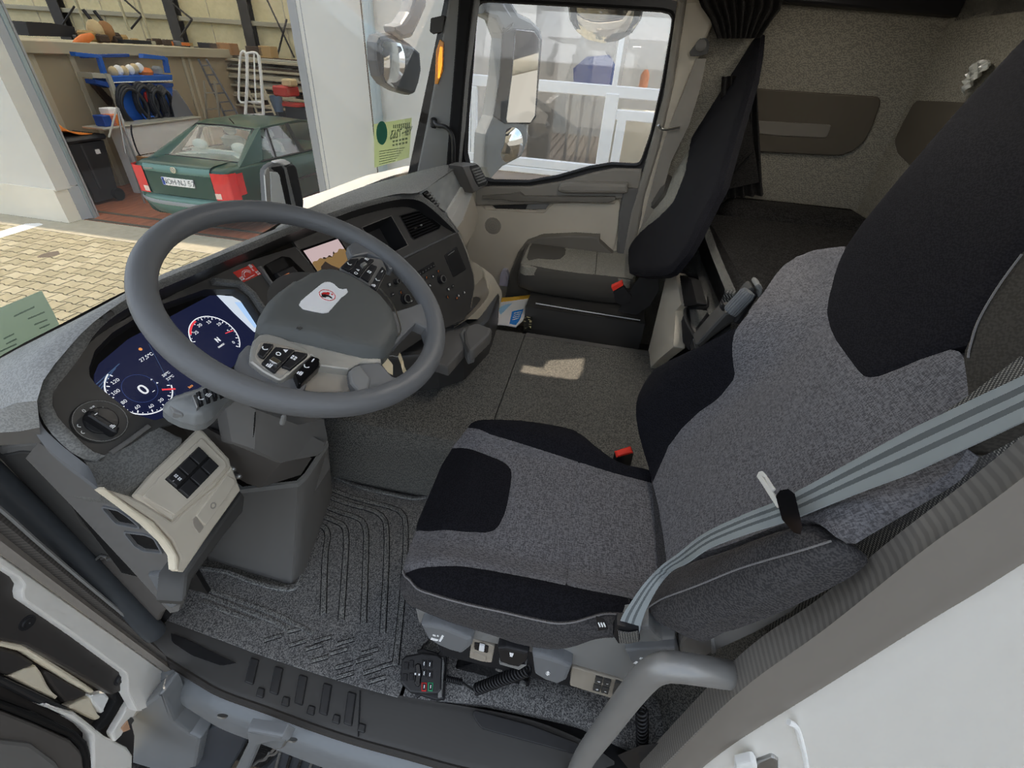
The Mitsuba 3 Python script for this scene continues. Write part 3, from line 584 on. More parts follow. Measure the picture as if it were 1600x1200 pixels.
add('dashboard__end_panel__toe_corner', prism(EP.px([(236, 892), (272, 889), (289, 900), (288, 920), (280, 942), (274, 945), (262, 938)]), EP, 0, .01, .005), 'soft_grey')
add('dashboard__under_strip', prism(BE2.px([(288, 897), (378, 768), (384, 776), (381, 800), (352, 836), (302, 906), (290, 945), (284, 940)], -.03), BE2, -.09, -.03, .006), 'dark_plastic')
# centre face
cface = FB.px([(453, 375), (486, 416), (500, 470), (560, 437), (626, 405), (716, 361.5), (702, 350), (680, 332)]) ; cf = np.array(cface)
cpoly = [(0, cf[:, 1].max() + .0), (0, -.12), (cf[4][0] * .5, -.118)] + [cface[4], cface[5]] + FB.px([(700, 350)], .022) + FB.px([(680, 331)], .036) + FB.px([(660, 316)], .045) + FB.px([(640, 311)], .05) + FB.px([(560, 327)], .06) + FB.px([(513, 344)], .066)
cpoly = [(0, .06), (0, cface[4][1])] + [cface[5]] + FB.px([(700, 350)], .0) + FB.px([(684, 336)], .01) + [(.52, .062), (.40, .075), (.2, .075)]
slot = FB.px([(566, 356), (611, 338), (637, 383), (594, 404)])
vent = FB.px([(625, 338), (653, 330), (662, 332), (688, 352), (686, 357), (647, 374), (643, 371)])
add('dashboard__centre_face', prism(cpoly, FB, -.01, 0, holes=[slot, vent]), 'dark_plastic')
sl = np.array(slot); sb = np.array(ccw(slot))
add('dashboard__storage_slot', strip([FB.pt(*sb.T, 0), FB.pt(*inset(sb, .004).T, -.07), FB.pt(*(sb * .2 + sb.mean(0) * .8).T, -.07)], closed=True), 'satin_black', label='open storage slot in the centre of the dash', smooth=False)
add('dashboard__storage_slot__rim', prism(list(inset(sb, -.002)), FB, 0, .0015, holes=[list(sb)]), 'mid_plastic')
# centre vent
vb = np.array(ccw(vent))
add('dashboard__centre_vent', strip([FB.pt(*vb.T, 0), FB.pt(*inset(vb, .002).T, -.03), FB.pt(*(vb * .1 + vb.mean(0) * .9).T, -.03)], closed=True), 'deep_black', label='wide air vent with slanted slats', smooth=False)
a_, b_, c_, d_ = (np.array(FB.px([q])[0]) for q in ((627, 338), (656, 330), (686, 355), (647, 372)))
for i in range(8):
    t = (i + .5) / 8; p, q = a_ * (1 - t) + d_ * t, b_ * (1 - t) + c_ * t
    add(nx('dashboard__centre_vent__slat'), beam(FB.pt(*p, -.006), FB.pt(*q, -.006), .010, .003, up=FB.v + FB.w * .6), 'black_plastic')
add('dashboard__centre_vent__frame', prism(list(inset(vb, -.003)), FB, -.001, .002, holes=[list(vb)]), 'satin_black')
add('dashboard__centre_vent__thumb_wheel', bx(FB.pt(*FB.px([(658, 352)])[0], .001), (.008, .008, .006), .002), 'grey_plastic')
# navigation screen with a desert picture
scr_ = FB.px([(474, 392), (515, 376), (548, 400), (548, 410), (524, 421), (494, 425)])
NS = FB.at(0, 0, .001); ax = np.array(NS.px([(474, 392)])[0]); W_, H_ = .125, .078
nav = [(ax[0], ax[1]), (ax[0] + W_, ax[1]), (ax[0] + W_, ax[1] - H_), (ax[0], ax[1] - H_)]
add('dashboard__centre_screen', prism(list(inset(np.array(ccw(nav)), -.006)), FB, -.002, .001, .001), 'gloss_black', label='centre screen showing a desert scene')
emit(prism(nav, NS, 0, .0004), 'dashboard__centre_screen__picture_sky', (.55, .42, .42), label='pale pink sky of the picture')
xs = np.linspace(0, 1, 26); hl = .50 + .10 * xs + .05 * np.sin(xs * 9) + .03 * np.sin(xs * 31)
P_ = lambda s, t: (ax[0] + W_ * s, ax[1] - H_ * (1 - t))
emit(prism([P_(0, 0), P_(1, 0)] + [P_(s, .05 + h * .9) for s, h in zip(xs[::-1], hl[::-1])], NS, .0004, .0008), 'dashboard__centre_screen__picture_dunes', (.23, .14, .055), label='sandy dunes')
emit(cat(prism([P_(.0, 0), P_(.55, 0), P_(.40, .22), P_(.32, .42), P_(.24, .36), P_(.14, .30), P_(.08, .14)], NS, .0008, .0012), prism([P_(s, .04 + h * .9 + d) for s, h, d in zip(xs[8:18], hl[8:18], [0] * 10)] + [P_(s, .02 + h * .9 + .05 + .05 * math.sin(s * 40)) for s, h in zip(xs[8:18][::-1], hl[8:18][::-1])], NS, .0008, .0012)), 'dashboard__centre_screen__picture_rocks', (.035, .025, .02), label='dark rocks')
sm = [D1.pt(.4685, .075, .0005), D1.pt(.4685, -.06, .0005)]
add('dashboard__centre_seam', beam(sm[0], sm[1], .0015, .0015), 'grey_plastic')
# red sticker
RS = D1.px([(363.5, 426), (394, 412.5), (408, 428.5), (380, 441.5)])
add('dashboard__red_sticker', prism(RS, D1, 0, .0012), 'red_sticker', label='red sticker with a white lever drawing')
rc = np.mean(RS, 0)
add('dashboard__red_sticker__drawing', cat(prism(ringpoly(.010, .0115, 10, 170, 16, rc[0] - .004, rc[1] - .006), D1, .0012, .0018), prism(ringpoly(.016, .0172, 30, 180, 16, rc[0] - .004, rc[1] - .008), D1, .0012, .0018), bar(D1, [(rc[0] - .02, rc[1] - .010), (rc[0] + .012, rc[1] - .010)], .0008, .0012, .0018, 0),
    icon(D1.at(rc[0] + .022, rc[1] + .010, .0012), .009, 1), text('X', .007, D1.at(rc[0] + .018, rc[1] + .001, .0012), .0006), icon(D1.at(rc[0] - .026, rc[1] - .004, .0012), .009, 4), icon(D1.at(rc[0] + .024, rc[1] - .010, .0012), .009, 4)), 'label_white')
# parking brake module
pbm = D1.px([(411, 416), (440, 401), (452, 403), (480, 430), (452, 470), (436, 460)])
add('dashboard__brake_module', prism(rnd(pbm, .004), D1, -.002, .004, .002), 'gloss_black', label='black parking brake module with a lit orange mark')
add('dashboard__brake_module__rail', bar(D1, D1.px([(405, 417), (434, 458)], .004), .0035, .0, .010, .003), 'grey_plastic')
bw = D1.px([(415, 414), (443, 402), (452, 416), (427, 428)], .004)
add('dashboard__brake_module__recess', prism(bw, D1, .001, .0045), 'deep_black')
bl = D1.px([(427, 429), (453, 418), (474, 440), (450, 456)], .004)
add('dashboard__brake_module__lever', prism(rnd(bl, .004), D1, .004, .016, .004), 'satin_black')
emit(prism(rnd(D1.px([(443.5, 430), (451.5, 426.5), (454, 431), (446, 434.5)], .016), .0006), D1, .016, .0166), 'dashboard__brake_module__orange_mark', (1.0, .22, .05))
add('dashboard__brake_module__brake_legend', prism(ringpoly(.0035, .005, 0, 359, 16, *D1.px([(453, 438)], .016)[0]), D1, .016, .0166), 'label_white')
# lower centre panel (radio, climate, tachograph)
cr0, cr1 = FB.pt(*FB.px([(626, 405)])[0]), FB.pt(*FB.px([(716, 361.5)])[0])
FC = Fr(cr0, cr1 - cr0, (.09, .34, .93), (-.256, -.894, .36))
add('dashboard__crease', beam(cr0 - FC.u * .30 + FC.w * .002, cr1 + FC.w * .002, .004, .004), 'soft_grey')
lpan = FC.px([(716, 362.5), (729, 390), (740, 429), (742, 449), (736, 481), (726, 500), (700, 512), (660, 530), (620, 520), (560, 500), (540, 448), (626, 405.5)])
lp = [(-.30, 0)] + [FC.px([q])[0] for q in ((716, 362.5), (729, 390), (740, 429), (742, 449), (736, 481), (726, 500), (700, 512), (660, 530))] + [(-.30, -.26)]
add('dashboard__lower_centre_panel', prism(lp, FC, -.03, -.001, .004), 'dark_plastic', label='dark centre panel with radio buttons and climate knobs')
rb0, rb1, rbh = np.array(FC.px([(652, 424)])[0]), np.array(FC.px([(684, 405)])[0]), np.array([0, -.018])
for i in range(8):
    s = rb0 + (rb1 - rb0) * (i / 8 - .25) * 1.05; e = rb0 + (rb1 - rb0) * ((i + .9) / 8 - .25) * 1.05
    k = nx('dashboard__lower_centre_panel__radio_button')
    add(k, prism([tuple(s), tuple(e), tuple(e + rbh), tuple(s + rbh)], FC, -.001, .003, .0012), 'satin_black')
add('dashboard__lower_centre_panel__button_marks', cat(*[prism(arc(.0018, 0, 360, 7, *(rb0 + (rb1 - rb0) * ((i + .45) / 8 - .25) * 1.05 + rbh * .6))[:-1], FC, .003, .0036) for i in range(8)]), 'legend_dim')
tach = FC.px([(694, 399), (713, 385), (728, 421), (708, 433)])
add('dashboard__lower_centre_panel__tachograph', prism(rnd(tach, .003), FC, -.002, .003, .002), 'satin_black', label='tachograph slot cover')
tl = np.array(FC.px([(698, 396.5), (708, 389.5)]))
add('dashboard__lower_centre_panel__tachograph_slot', bar(FC, [tuple(tl[0] + [0, -.006]), tuple(tl[1] + [0, -.006])], .0012, .003, .0042, 0), 'grey_plastic')
def knob(q, r, key, fr=FC):
    kf = fr.at(*fr.px([q])[0], 0)
    add(key, lathe([(r, -.001), (r, .004), (r * .8, .005), (r * .8, .014), (r * .7, .016), (.0005, .016)], kf, 24), 'black_plastic', label='round climate knob with a bright rim')
    add(key + '_rim', lathe([(r * .84, .013), (r * .84, .0165), (r * .66, .0165), (r * .66, .013)], kf, 24), 'steel')
knob((688, 436.5), .016, 'dashboard__lower_centre_panel__knob')
knob((632, 467), .017, 'dashboard__lower_centre_panel__temperature_knob')
knob((618, 440), .009, 'dashboard__lower_centre_panel__volume_knob')
for i, q in enumerate(((666, 434), (671, 446), (676, 432), (684, 424), (700, 452), (707, 447), (699, 464), (716, 462), (725, 457), (713, 466), (608, 445), (613, 460), (626, 457), (642, 470), (640, 485))):
    f = FC.at(*FC.px([q])[0], 0)
    add(nx('dashboard__lower_centre_panel__push_button'), bx((0, 0, .001), (.016, .012, .004), .001, f), 'satin_black')
    add(nx('dashboard__lower_centre_panel__button_symbol'), icon(f.at(0, 0, .003), .007, i), 'label_white' if i % 3 else 'orange_mark')
# console below the centre panel
cz = [U(*q, z=.303)[:2] for q in ((640, 612), (686, 607), (725, 594), (764, 552), (779, 505))]
cz = [tuple(q) for q in cz] + [(2.0, .70), (1.20, .72)]
add('dashboard__lower_console', prism(rnd(cz, .02), FZ(.303), 0, .16, .02), 'dark_plastic', label='dark console foot standing on the engine cover')
LT = FZ(.49)
lid = LT.px([(724, 518), (729, 508), (745, 503), (769, 512), (766, 522), (741, 546), (733, 549), (726, 535)])
add('dashboard__console_lid', prism(rnd(lid, .012), LT, -.04, .0, .012), 'mid_plastic', label='padded grey lid at the front of the console')
add('dashboard__console_lid__side', prism(rnd(LT.px([(718, 519), (727, 507), (742, 547), (731, 551)], -.01), .006), LT, -.06, -.012, .008), 'grey_plastic')
cup = LT.px([(704.7, 497)])[0]; CF = LT.at(*cup, -.02)
add('dashboard__console_shelf', prism([tuple(q) for q in LT.px([(672, 490), (690, 478), (716, 490), (735, 506), (724, 545), (700, 572), (660, 560)], -.02)], LT, -.06, -.022, .01), 'mid_plastic')
add('dashboard__cup_holder', lathe([(.040, -.03), (.040, .006), (.038, .012), (.033, .012), (.032, .0), (.031, -.05), (.001, -.05)], CF, 32), 'satin_black', label='round cup holder with a silver rim')
add('dashboard__cup_holder__rim', lathe([(.040, .010), (.0405, .013), (.0355, .013), (.036, .010)], CF, 32), 'chrome')
# open storage bin on the passenger side of the console
bo = spline(np.array([U(*q, y=y) for q, y in (((733, 405), .50), ((752, 417), .46), ((769, 430), .42), ((777, 443), .40), ((784, 456), .385), ((783, 470), .38), ((779, 487), .38), ((775, 499), .385))]), 40)
bi = spline(np.array([U(*q, y=y) for q, y in (((737, 414), .52), ((749, 425), .48), ((758, 437), .44), ((761, 447), .425), ((764, 458), .41), ((757, 471), .405), ((745, 485), .41), ((730, 499), .42))]), 40)
dn = A(.0, .02, -.12)
add('dashboard__storage_bin', strip([bo + dn, bo + dn * .3, bo, bo * .7 + bi * .3 + A(0, -.004, .004), bi]), 'beige', label='open beige storage bin beside the centre panel', smooth=50)
add('dashboard__storage_bin__inner_wall', strip([bi, bi + A(-.01, .05, -.04), bi * .4 + bi.mean(0) * .6 + A(-.01, .09, -.06)]), 'taupe', smooth=50)
add('dashboard__storage_bin__liner', prism([tuple(q) for q in FY(.54).px([(722, 400), (740, 412), (764, 430), (772, 456), (766, 482), (738, 500), (722, 480)])], FY(.54), -.03, 0), 'grey_plastic')
# passenger side of the dash, plane y = .62
PF = FY(.62)
def pface(key, q, c0, c1, m, bev=.004, label=None, r=0):
    g = PF.px(q); add(key, prism(rnd(g, r) if r else g, PF, c0, c1, bev), m, label=label)
pface('dashboard__decor_panel', [(653, 301), (709, 264), (716, 268), (726, 282), (696, 332)], -.02, 0, 'decor', label='glossy blue grey decor panel in front of the passenger')
pface('dashboard__silver_trim', [(696, 331), (725, 284), (730, 289), (703, 345), (698, 339)], -.02, .006, 'silver_panel', label='pale silver trim band')
pface('dashboard__glovebox_face', [(703, 345), (730, 289), (738, 301), (722, 345), (713, 357)], -.03, .004, 'silver_panel')
pface('dashboard__beige_lower', [(712, 357), (723, 343), (738, 301), (748, 338), (741, 362), (727, 385), (718, 364)], -.05, .002, 'door_beige', label='beige lower dash on the passenger side')
pface('dashboard__passenger_lip', [(650, 301), (712, 259), (722, 258), (716, 264), (709, 262), (654, 298)], -.02, .012, 'dash_plastic')
pface('dashboard__small_vent', [(659, 302), (666, 297.5), (684, 321), (678, 327), (672, 321)], 0, .008, 'deep_black', label='small black grille at the edge of the hood')
for i in range(5):
    t = (i + .5) / 5; pface(nx('dashboard__small_vent__slat'), [(661 + 17 * t, 301.5 + 21 * t), (667 + 17 * t, 297.5 + 21 * t), (668 + 17 * t, 299 + 21 * t), (662 + 17 * t, 303 + 21 * t)], .008, .012, 'grey_plastic', .001)
VF = FY(.57)
vo = VF.px([(733, 260), (745, 257), (749, 260), (761, 283), (759, 289), (748, 292), (743, 285)])
add('dashboard__side_vent', prism(VF.px([(722, 260), (732, 256), (746, 255.5), (750, 259), (763, 284), (761, 290), (748, 298), (741, 302), (736, 292)]), VF, -.06, 0, .008), 'mid_plastic', label='air vent at the far end of the dash')
add('dashboard__side_vent__mouth', prism(rnd(vo, .004), VF, -.001, .0015), 'deep_black')
for i in range(6):
    t = (i + .5) / 6; p, q = (735.5 + 11 * t, 263 + 25 * t), (747 + 11.5 * t, 259.5 + 24 * t)
    add(nx('dashboard__side_vent__slat'), beam(VF.pt(*VF.px([p])[0], .004), VF.pt(*VF.px([q])[0], .004), .008, .006, up=(0, 0, 1)), 'grey_plastic')
add('dashboard__side_vent__frame', prism(list(inset(np.array(ccw(rnd(vo, .004))), -.005)), VF, 0, .005, .002, ), 'grey_plastic') if False else None
# outer cheek of the hood, towards the passenger
k0 = spline(np.array([outl[-6], outl[-5], outl[-4], outl[-3], outl[-2], outl[-1]]), 20)
add('dashboard__hood_cheek', strip([k0, k0 + A(.015, .05, -.005), k0 + A(.02, .13, -.02)]), 'dash_plastic', smooth=60)
add('dashboard__cheek_side', prism(FX(cr1[0] + .004).px([(690, 332), (716, 361), (729, 390), (740, 429), (742, 449), (736, 481)]) + [(.75, .45), (.75, .90)], FX(cr1[0] + .004), -.004, 0), 'taupe')
# ================================================================ steering wheel and column
WC = A(.663, .470, .968); WN = nrm((-.0859, -.447, .890))
WF = Fr(WC, (1, 0, .0965), (0, .89, .447), WN)
thing('steering_wheel', 'large grey truck steering wheel with button pods and a white sticker on its hub', 'steering wheel')
tt = np.linspace(0, 2 * np.pi, 97)[:-1]
add('steering_wheel__rim', tube(WF.pt(.2315 * np.cos(tt), .2315 * np.sin(tt)), .0195, 16, closed=True), 'wheel_grey', label='thick grey rim', smooth=True)
def wp(q, c): return WF.px(q, c)
hub = [(399, 516), (404, 492), (419, 467), (436, 451), (455, 438), (494, 419.5), (514, 417), (527, 419), (541, 425), (570, 440), (596, 459), (614, 481), (623, 504), (625, 522), (612, 546), (603, 554), (595, 556), (569, 554), (497, 536), (416, 519)]
hp = rnd(wp(hub, .012), .008)
add('steering_wheel__hub', panel(hp, WF, edge_fall(hp, .03, .02), skirt=.035, res=.008, c=.022), 'hub_grey', label='rounded grey hub cover', smooth=True)
add('steering_wheel__hub__seam', bar(WF, wp([(402, 517), (416, 521), (497, 538), (569, 556), (597, 557)], 0), .003, -.02, .002, .001), 'deep_black')
tc = wp([(467, 519), (474, 522)], .022)
add('steering_wheel__hub__airbag_mark', icon(WF.at(*wp([(468, 513)], .021)[0], .0215), .007, 1), 'dark_plastic')
hk = np.array(WF.px([(593, 452), (612, 475), (622, 500), (625.5, 517), (621, 527)], .01))
add('steering_wheel__hub__chrome_edge', tube(WF.pt(*spline(hk, 24).T, .012), .0015, 6), 'chrome')
# white protective sticker with the red lion emblem
st = [(467, 477), (469, 471), (503, 443), (508, 440.5), (519, 440.5), (530, 452), (534, 453), (540, 449.5), (545, 454), (542, 459), (535, 463), (513, 488), (506, 489.5), (474, 483)]
sp = rnd(wp(st, .0235), .0015)
add('steering_wheel__hub__sticker', panel(sp, WF, lambda a, b: 0 * a, skirt=.0016, res=.01, c=.0238), 'label_white', label='white protective sticker with a red and black round emblem', smooth=True)
SF = WF.at(*wp([(511.5, 461)], .024)[0], .0238); sx = nrm(WF.pt(*wp([(526, 464)], .024)[0]) - WF.pt(*wp([(497, 456)], .024)[0])); SF = Fr(SF.o, sx, np.cross(WN, sx), WN)
er = .0135
add('steering_wheel__hub__emblem_ring', prism(ringpoly(er * .93, er, 0, 359, 36), SF, 0, .0006), 'red_line')
blob = [(-.75, -.1), (-.55, .25), (-.2, .42), (.05, .6), (.25, .45), (.2, .2), (.05, .05), (-.15, .1), (-.35, -.1), (-.5, -.35)]
add('steering_wheel__hub__emblem_red_figure', prism([(x * er, y * er) for x, y in blob], SF, 0, .0007), 'red_line')
bl2 = [(-.7, -.5), (-.4, -.1), (-.1, 0), (.2, -.05), (.45, -.15), (.65, -.45), (.4, -.4), (.2, -.25), (-.1, -.35), (-.2, -.6), (-.45, -.55)]
add('steering_wheel__hub__emblem_black_figure', cat(prism([(x * er, y * er) for x, y in bl2], SF, .0001, .0009), *[bar(SF, [(er * (-.62 + .14 * k), er * -.62), (er * (-.6 + .14 * k), er * -.1)], .0005, 0, .001, 0) for k in range(4)]), 'deep_black')
add('steering_wheel__hub__emblem_dot', prism(arc(er * .12, 0, 360, 10, er * .55, er * .35)[:-1], SF, 0, .0007), 'red_line')
# spokes
def wpri(key, q, c0, c1, m, bev=.004, r=.006, label=None):
    g = wp(q, c1); add(key, prism(rnd(g, r) if r else ccw(g), WF, c0, c1, bev), m, label=label)
wpri('steering_wheel__spoke', [(604, 486), (619, 485), (640, 479), (655, 473), (672, 470), (690, 500), (686, 540), (672, 540), (664, 512), (650, 505), (628, 527), (618, 540), (600, 520)], -.018, .004, 'wheel_grey')
wpri('steering_wheel__spoke_001', [(543, 384), (560, 372), (590, 390), (618, 412), (612, 425), (598, 405), (575, 396), (555, 400), (549, 402)], -.016, .002, 'wheel_grey')
wpri('steering_wheel__spoke_002', [(366, 571), (374, 550), (392, 530), (398, 545), (396, 572), (440, 594), (470, 585), (480, 600), (474, 612), (440, 630), (400, 618), (372, 596)], -.016, .001, 'wheel_grey')
wpri('steering_wheel__spoke_003', [(545, 579), (552, 572), (566, 567), (592, 565), (602, 574), (613, 587), (630, 592), (622, 612), (580, 632), (560, 630), (561, 613), (548, 596)], -.022, .004, 'wheel_grey')
wpri('steering_wheel__spoke_003_face', [(545, 579), (556, 571), (563, 570), (580, 590), (576, 608), (562, 613), (548, 597)], .003, .008, 'grey_plastic', r=.003)
wpri('steering_wheel__lower_trim', [(398, 527), (412, 521), (497, 541), (568, 558), (596, 559), (597, 567), (563, 568), (545, 578), (500, 572), (487, 556), (440, 535), (410, 531)], -.02, .003, 'silver', label='curved silver trim band under the hub', r=.002)
wpri('steering_wheel__lower_panel', [(478, 556), (500, 566), (547, 578), (546, 590), (552, 606), (545, 614), (475, 612), (470, 600)], -.03, -.012, 'taupe', r=.003)
wpri('steering_wheel__left_pod_frame', [(389, 565), (391, 545), (395, 531), (405, 522), (418, 520), (440, 526), (482, 545), (487, 556), (442, 594), (435, 595), (409, 581)], -.012, .008, 'silver', label='silver frame of the left button pod')
wpri('steering_wheel__left_pod_bed', [(396, 558), (398, 546), (405, 533), (418, 532), (450, 539), (484, 551), (480, 560), (450, 582), (440, 588), (408, 574)], .006, .009, 'taupe')
PODL = [[(402.5, 551.6), (412, 535), (428.5, 537), (426, 543), (412, 560), (405, 556)], [(408.3, 566.6), (430.8, 541), (461, 546), (461, 549), (431, 580.5), (428, 581)], [(439.5, 572.4), (462.6, 548), (481.6, 552), (480.5, 555), (454, 577)]]
for i, q in enumerate(PODL): wpri(nx('steering_wheel__pod_button'), q, .008, .013, 'black_plastic', .002, .002)
wpri('steering_wheel__pod_wheel', [(420, 562), (427.4, 556), (440, 564), (433, 569)], .012, .018, 'chrome', .001, .001)
wpri('steering_wheel__phone_rocker', [(459.7, 584), (487.4, 555), (500, 559.7), (500, 572), (469, 602), (465.5, 599)], -.004, .012, 'gloss_black', .003, .003)
wpri('steering_wheel__right_pod_frame', [(531, 417), (545, 403), (562, 399.5), (585, 402), (598, 405), (605, 421), (590, 452), (578, 448), (555, 432), (534, 421)], -.012, .006, 'mid_plastic')
PODR = [[(533, 416), (547, 404), (562, 403), (552, 419), (546, 423)], [(547, 423), (556, 411), (565, 402), (586, 405), (574, 416), (562, 432)], [(564, 432), (580, 412), (590, 416), (576, 440)]]
for i, q in enumerate(PODR): wpri(nx('steering_wheel__pod_button'), q, .005, .010, 'black_plastic', .002, .002)
wpri('steering_wheel__cruise_rocker', [(579, 447), (597, 415), (604, 422), (588, 453)], -.004, .012, 'satin_black', .003, .002)
wpri('steering_wheel__right_pod_wheel', [(563, 412), (570, 408), (574, 412), (567, 417)], .009, .015, 'steel', .001, .001)
leg = [((414, 544), 0), ((421, 571), 0), ((446, 548), 0), ((435, 553), 0), ((459, 559), 0), ((489, 563), 0), ((479, 572), 0), ((469, 583), 0)]
legr = [((546, 412), 'Q'), ((573, 405), 'Q'), ((559, 422), '+'), ((556, 427), '='), ((577, 425), 'n'), ((597, 424), '^'), ((590, 437), 'v'), ((584, 446), 'o')]
for nm_, L_, c_ in (('steering_wheel__left_pod_legends', leg, .0132), ('steering_wheel__right_pod_legends', legr, .0125)):
    add(nm_, cat(*[icon(WF.at(*wp([q], c_)[0], c_), .0075, i) for i, (q, s) in enumerate(L_)]), 'label_white')
# backs of the hub and the column
add('steering_wheel__hub_back', hull(np.vstack([WF.pt(.075 * np.cos(tt), .065 * np.sin(tt), -.005), WF.pt(.05 * np.cos(tt), .05 * np.sin(tt), -.07)])), 'dark_plastic')
thing('steering_column', 'faceted grey plastic shroud of the steering column between wheel and pedestal', 'steering column')
cp = lambda s: WC - WN * s
up = [U(*q, y=y) for q, y in (((352, 632), .58), ((368, 625), .56), ((400, 640), .53), ((466, 664), .50), ((506, 655), .50), ((512, 686), .53), ((505, 700), .55), ((441, 723), .55), ((398, 702), .55), ((362, 690), .58))]
bk = [p + WF.v * .03 - WN * .05 + A(.02, 0, 0) for p in up]
add('steering_column__upper_shroud', hull(np.vstack([up, bk])), 'mid_plastic', smooth=20)
lo = [U(*q, y=y) for q, y in (((362, 690), .60), ((398, 702), .58), ((441, 722), .57), ((470, 712), .57), ((487, 716), .60), ((470, 742), .66), ((405, 762), .68), ((385, 755), .70))]
add('steering_column__lower_shroud', hull(np.vstack([lo, [p + A(.03, .14, .02) for p in lo]])), 'taupe_dark', smooth=20)
wg = [U(*q, y=y) for q, y in (((441, 722), .56), ((470, 672), .52), ((507, 692), .52), ((505, 704), .53), ((495, 712), .55), ((445, 720), .555))]
add('steering_column__side_wedge', hull(np.vstack([wg, [p + A(.03, .08, .0) for p in wg]])), 'mid_plastic', smooth=20)
add('steering_column__adjust_collar', hull([U(*q, y=y) + d for q, y in (((345, 636), .60), ((362, 640), .59), ((366, 672), .62), ((352, 690), .66), ((330, 668), .66)) for d in (A(0, 0, 0), A(.02, .05, -.02))]), 'dark_plastic', smooth=20)
add('steering_column__shroud_seam', tube([U(399, 644, y=.528), U(397, 672, y=.542), U(394, 701, y=.555)], .001, 5), 'deep_black')
add('steering_column__lock_lever', prism(rnd(WF.px([(441, 641), (456, 649), (486, 652), (499, 650), (498, 658), (440, 650)], -.05), .004), WF, -.075, -.05, .006), 'grey_plastic')
thing('column_pedestal', 'dark grey plastic pedestal around the foot of the steering column', 'pedestal')
T_ = [A(.683, .817, .35), A(.741, .685, .35), A(.765, .672, .36), A(.875, .665, .385), A(.97, .74, .40), A(.93, .90, .40), A(.72, .92, .36)]
B_ = [A(.656, .955, 0), A(.641, .714, 0), A(.675, .695, 0), A(1.0, .72, 0), A(1.058, .78, 0), A(1.055, 1.0, 0), A(.66, 1.02, 0)]
B_ = [A(.652, .93, 0), A(.641, .725, 0), A(.672, .705, 0), A(.985, .78, 0), A(1.05, .87, 0), A(1.05, 1.0, 0), A(.66, 1.02, 0)]
cT, cB = np.mean(T_, 0), np.mean(B_, 0)
add('column_pedestal__body', strip([B_, [b * .5 + t * .5 for b, t in zip(B_, T_)], T_, [t * .94 + cT * .06 for t in T_], [t * .92 + cT * .08 - A(0, 0, .1) for t in T_]], closed=True), 'mid_plastic', smooth=40)
add('column_pedestal__top_rim', strip([[t + A(-.002, -.002, -.012) for t in T_], [t + A(-.002, -.002, .003) for t in T_], [t * .94 + cT * .06 + A(0, 0, .003) for t in T_]], closed=True), 'grey_plastic')
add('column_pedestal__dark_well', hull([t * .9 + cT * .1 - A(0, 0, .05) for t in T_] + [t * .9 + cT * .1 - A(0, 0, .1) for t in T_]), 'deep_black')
# steel joints of the pedals seen in the gap
for q, r in (((338, 668), .008), ((362, 730), .014), ((372, 742), .012)):
    add(nx('pedal_joint'), hull(np.vstack([trimesh.creation.icosphere(1, r).vertices * [1, 1, .7] + U(*q, y=.70), trimesh.creation.icosphere(1, r * .7).vertices + U(*q, y=.70) + A(.03, .02, -.01)])), 'steel')
for i, k in enumerate(('pedal_joint', 'pedal_joint_001', 'pedal_joint_002')):
    labels[k] = {'label': ('small steel joint under the control stalk', 'steel joint in the gap right of the beige switch panel', 'steel joint in the gap above the column pedestal')[i], 'category': 'metal joint'}
# control stalk
thing('control_stalk', 'grey control stalk with ribbed rotary rings, left under the steering wheel', 'stalk')
SKF = Fr(U(310, 625, y=.55), WF.u, WF.v, WF.w)
sk_ = rnd(SKF.px([(253, 634), (256, 626), (266, 618), (285, 611), (305, 605), (330, 593), (356, 583), (380, 578), (392, 590), (378, 606), (352, 626), (335, 646), (322, 656), (306, 659), (282, 653), (262, 643)]), .004)
skf_ = edge_fall(sk_, .030, .022)
add('control_stalk__body', panel(sk_, SKF, skf_, skirt=.016, res=.005, c=.012), 'satin_grey', label='broad paddle shaped grip', smooth=True)
add('control_stalk__underside', prism(list(inset(np.array(ccw(sk_)), .004)), SKF, -.026, -.012, .006), 'black_plastic')
sq = lambda q, c=.0125: SKF.px(q, c)
for k in range(5):
    x = 306 + 11.0 * k; y = 618 - 5.4 * k
    add(nx('control_stalk__ribbed_ring'), prism(sq([(x, y - 4), (x + 6, y - 7), (x + 12, y + 14), (x + 6, y + 17)]), SKF, .004, .0155, .003), 'black_plastic')
add('control_stalk__bright_ring', prism(sq([(299, 619), (304, 616), (312, 637), (307, 640)]), SKF, .004, .0148, .002), 'steel')
add('control_stalk__legend', cat(*[icon(SKF.at(*sq([q], .0158)[0], .0158), .007, i) for i, q in enumerate(((314, 622), (326, 617), (337, 611), (348, 612)))]), 'label_white')
add('control_stalk__end_button', prism(rnd(sq([(264, 634), (268, 632), (287, 642), (286, 649), (270, 645)], .004), .001), SKF, -.008, .004, .002), 'grey_plastic')
# paper tags hanging from the wheel
thing('paper_tag', 'folded cream paper tag hanging behind the right of the steering wheel', 'tag', 'paper tags on the wheel')
t1 = WF.px([(597, 570), (603, 559), (606, 560), (614, 570), (614, 586), (606, 582)], -.02)
add('paper_tag__sheet', prism(t1, WF, -.021, -.020), 'paper_tag')
thing('paper_tag_001', 'long thin curled cream paper tag right of the folded tag', 'tag', 'paper tags on the wheel')
t2 = [U(*q, y=y) for q, y in (((623, 554), .375), ((628, 566), .378), ((630, 576), .37), ((634, 584), .372), ((635, 586), .37))]
add('paper_tag_001__sheet', shell([np.array(t2) - A(.006, 0, .002), np.array(t2) + A(.006, 0, .002)], .0006), 'paper_tag')
thr = spline(np.array([U(604, 557, y=.37), U(612, 556, y=.372), U(624, 558, y=.375)]), 12)
add('paper_tag__string', tube(thr, .0007, 5), 'label_white')
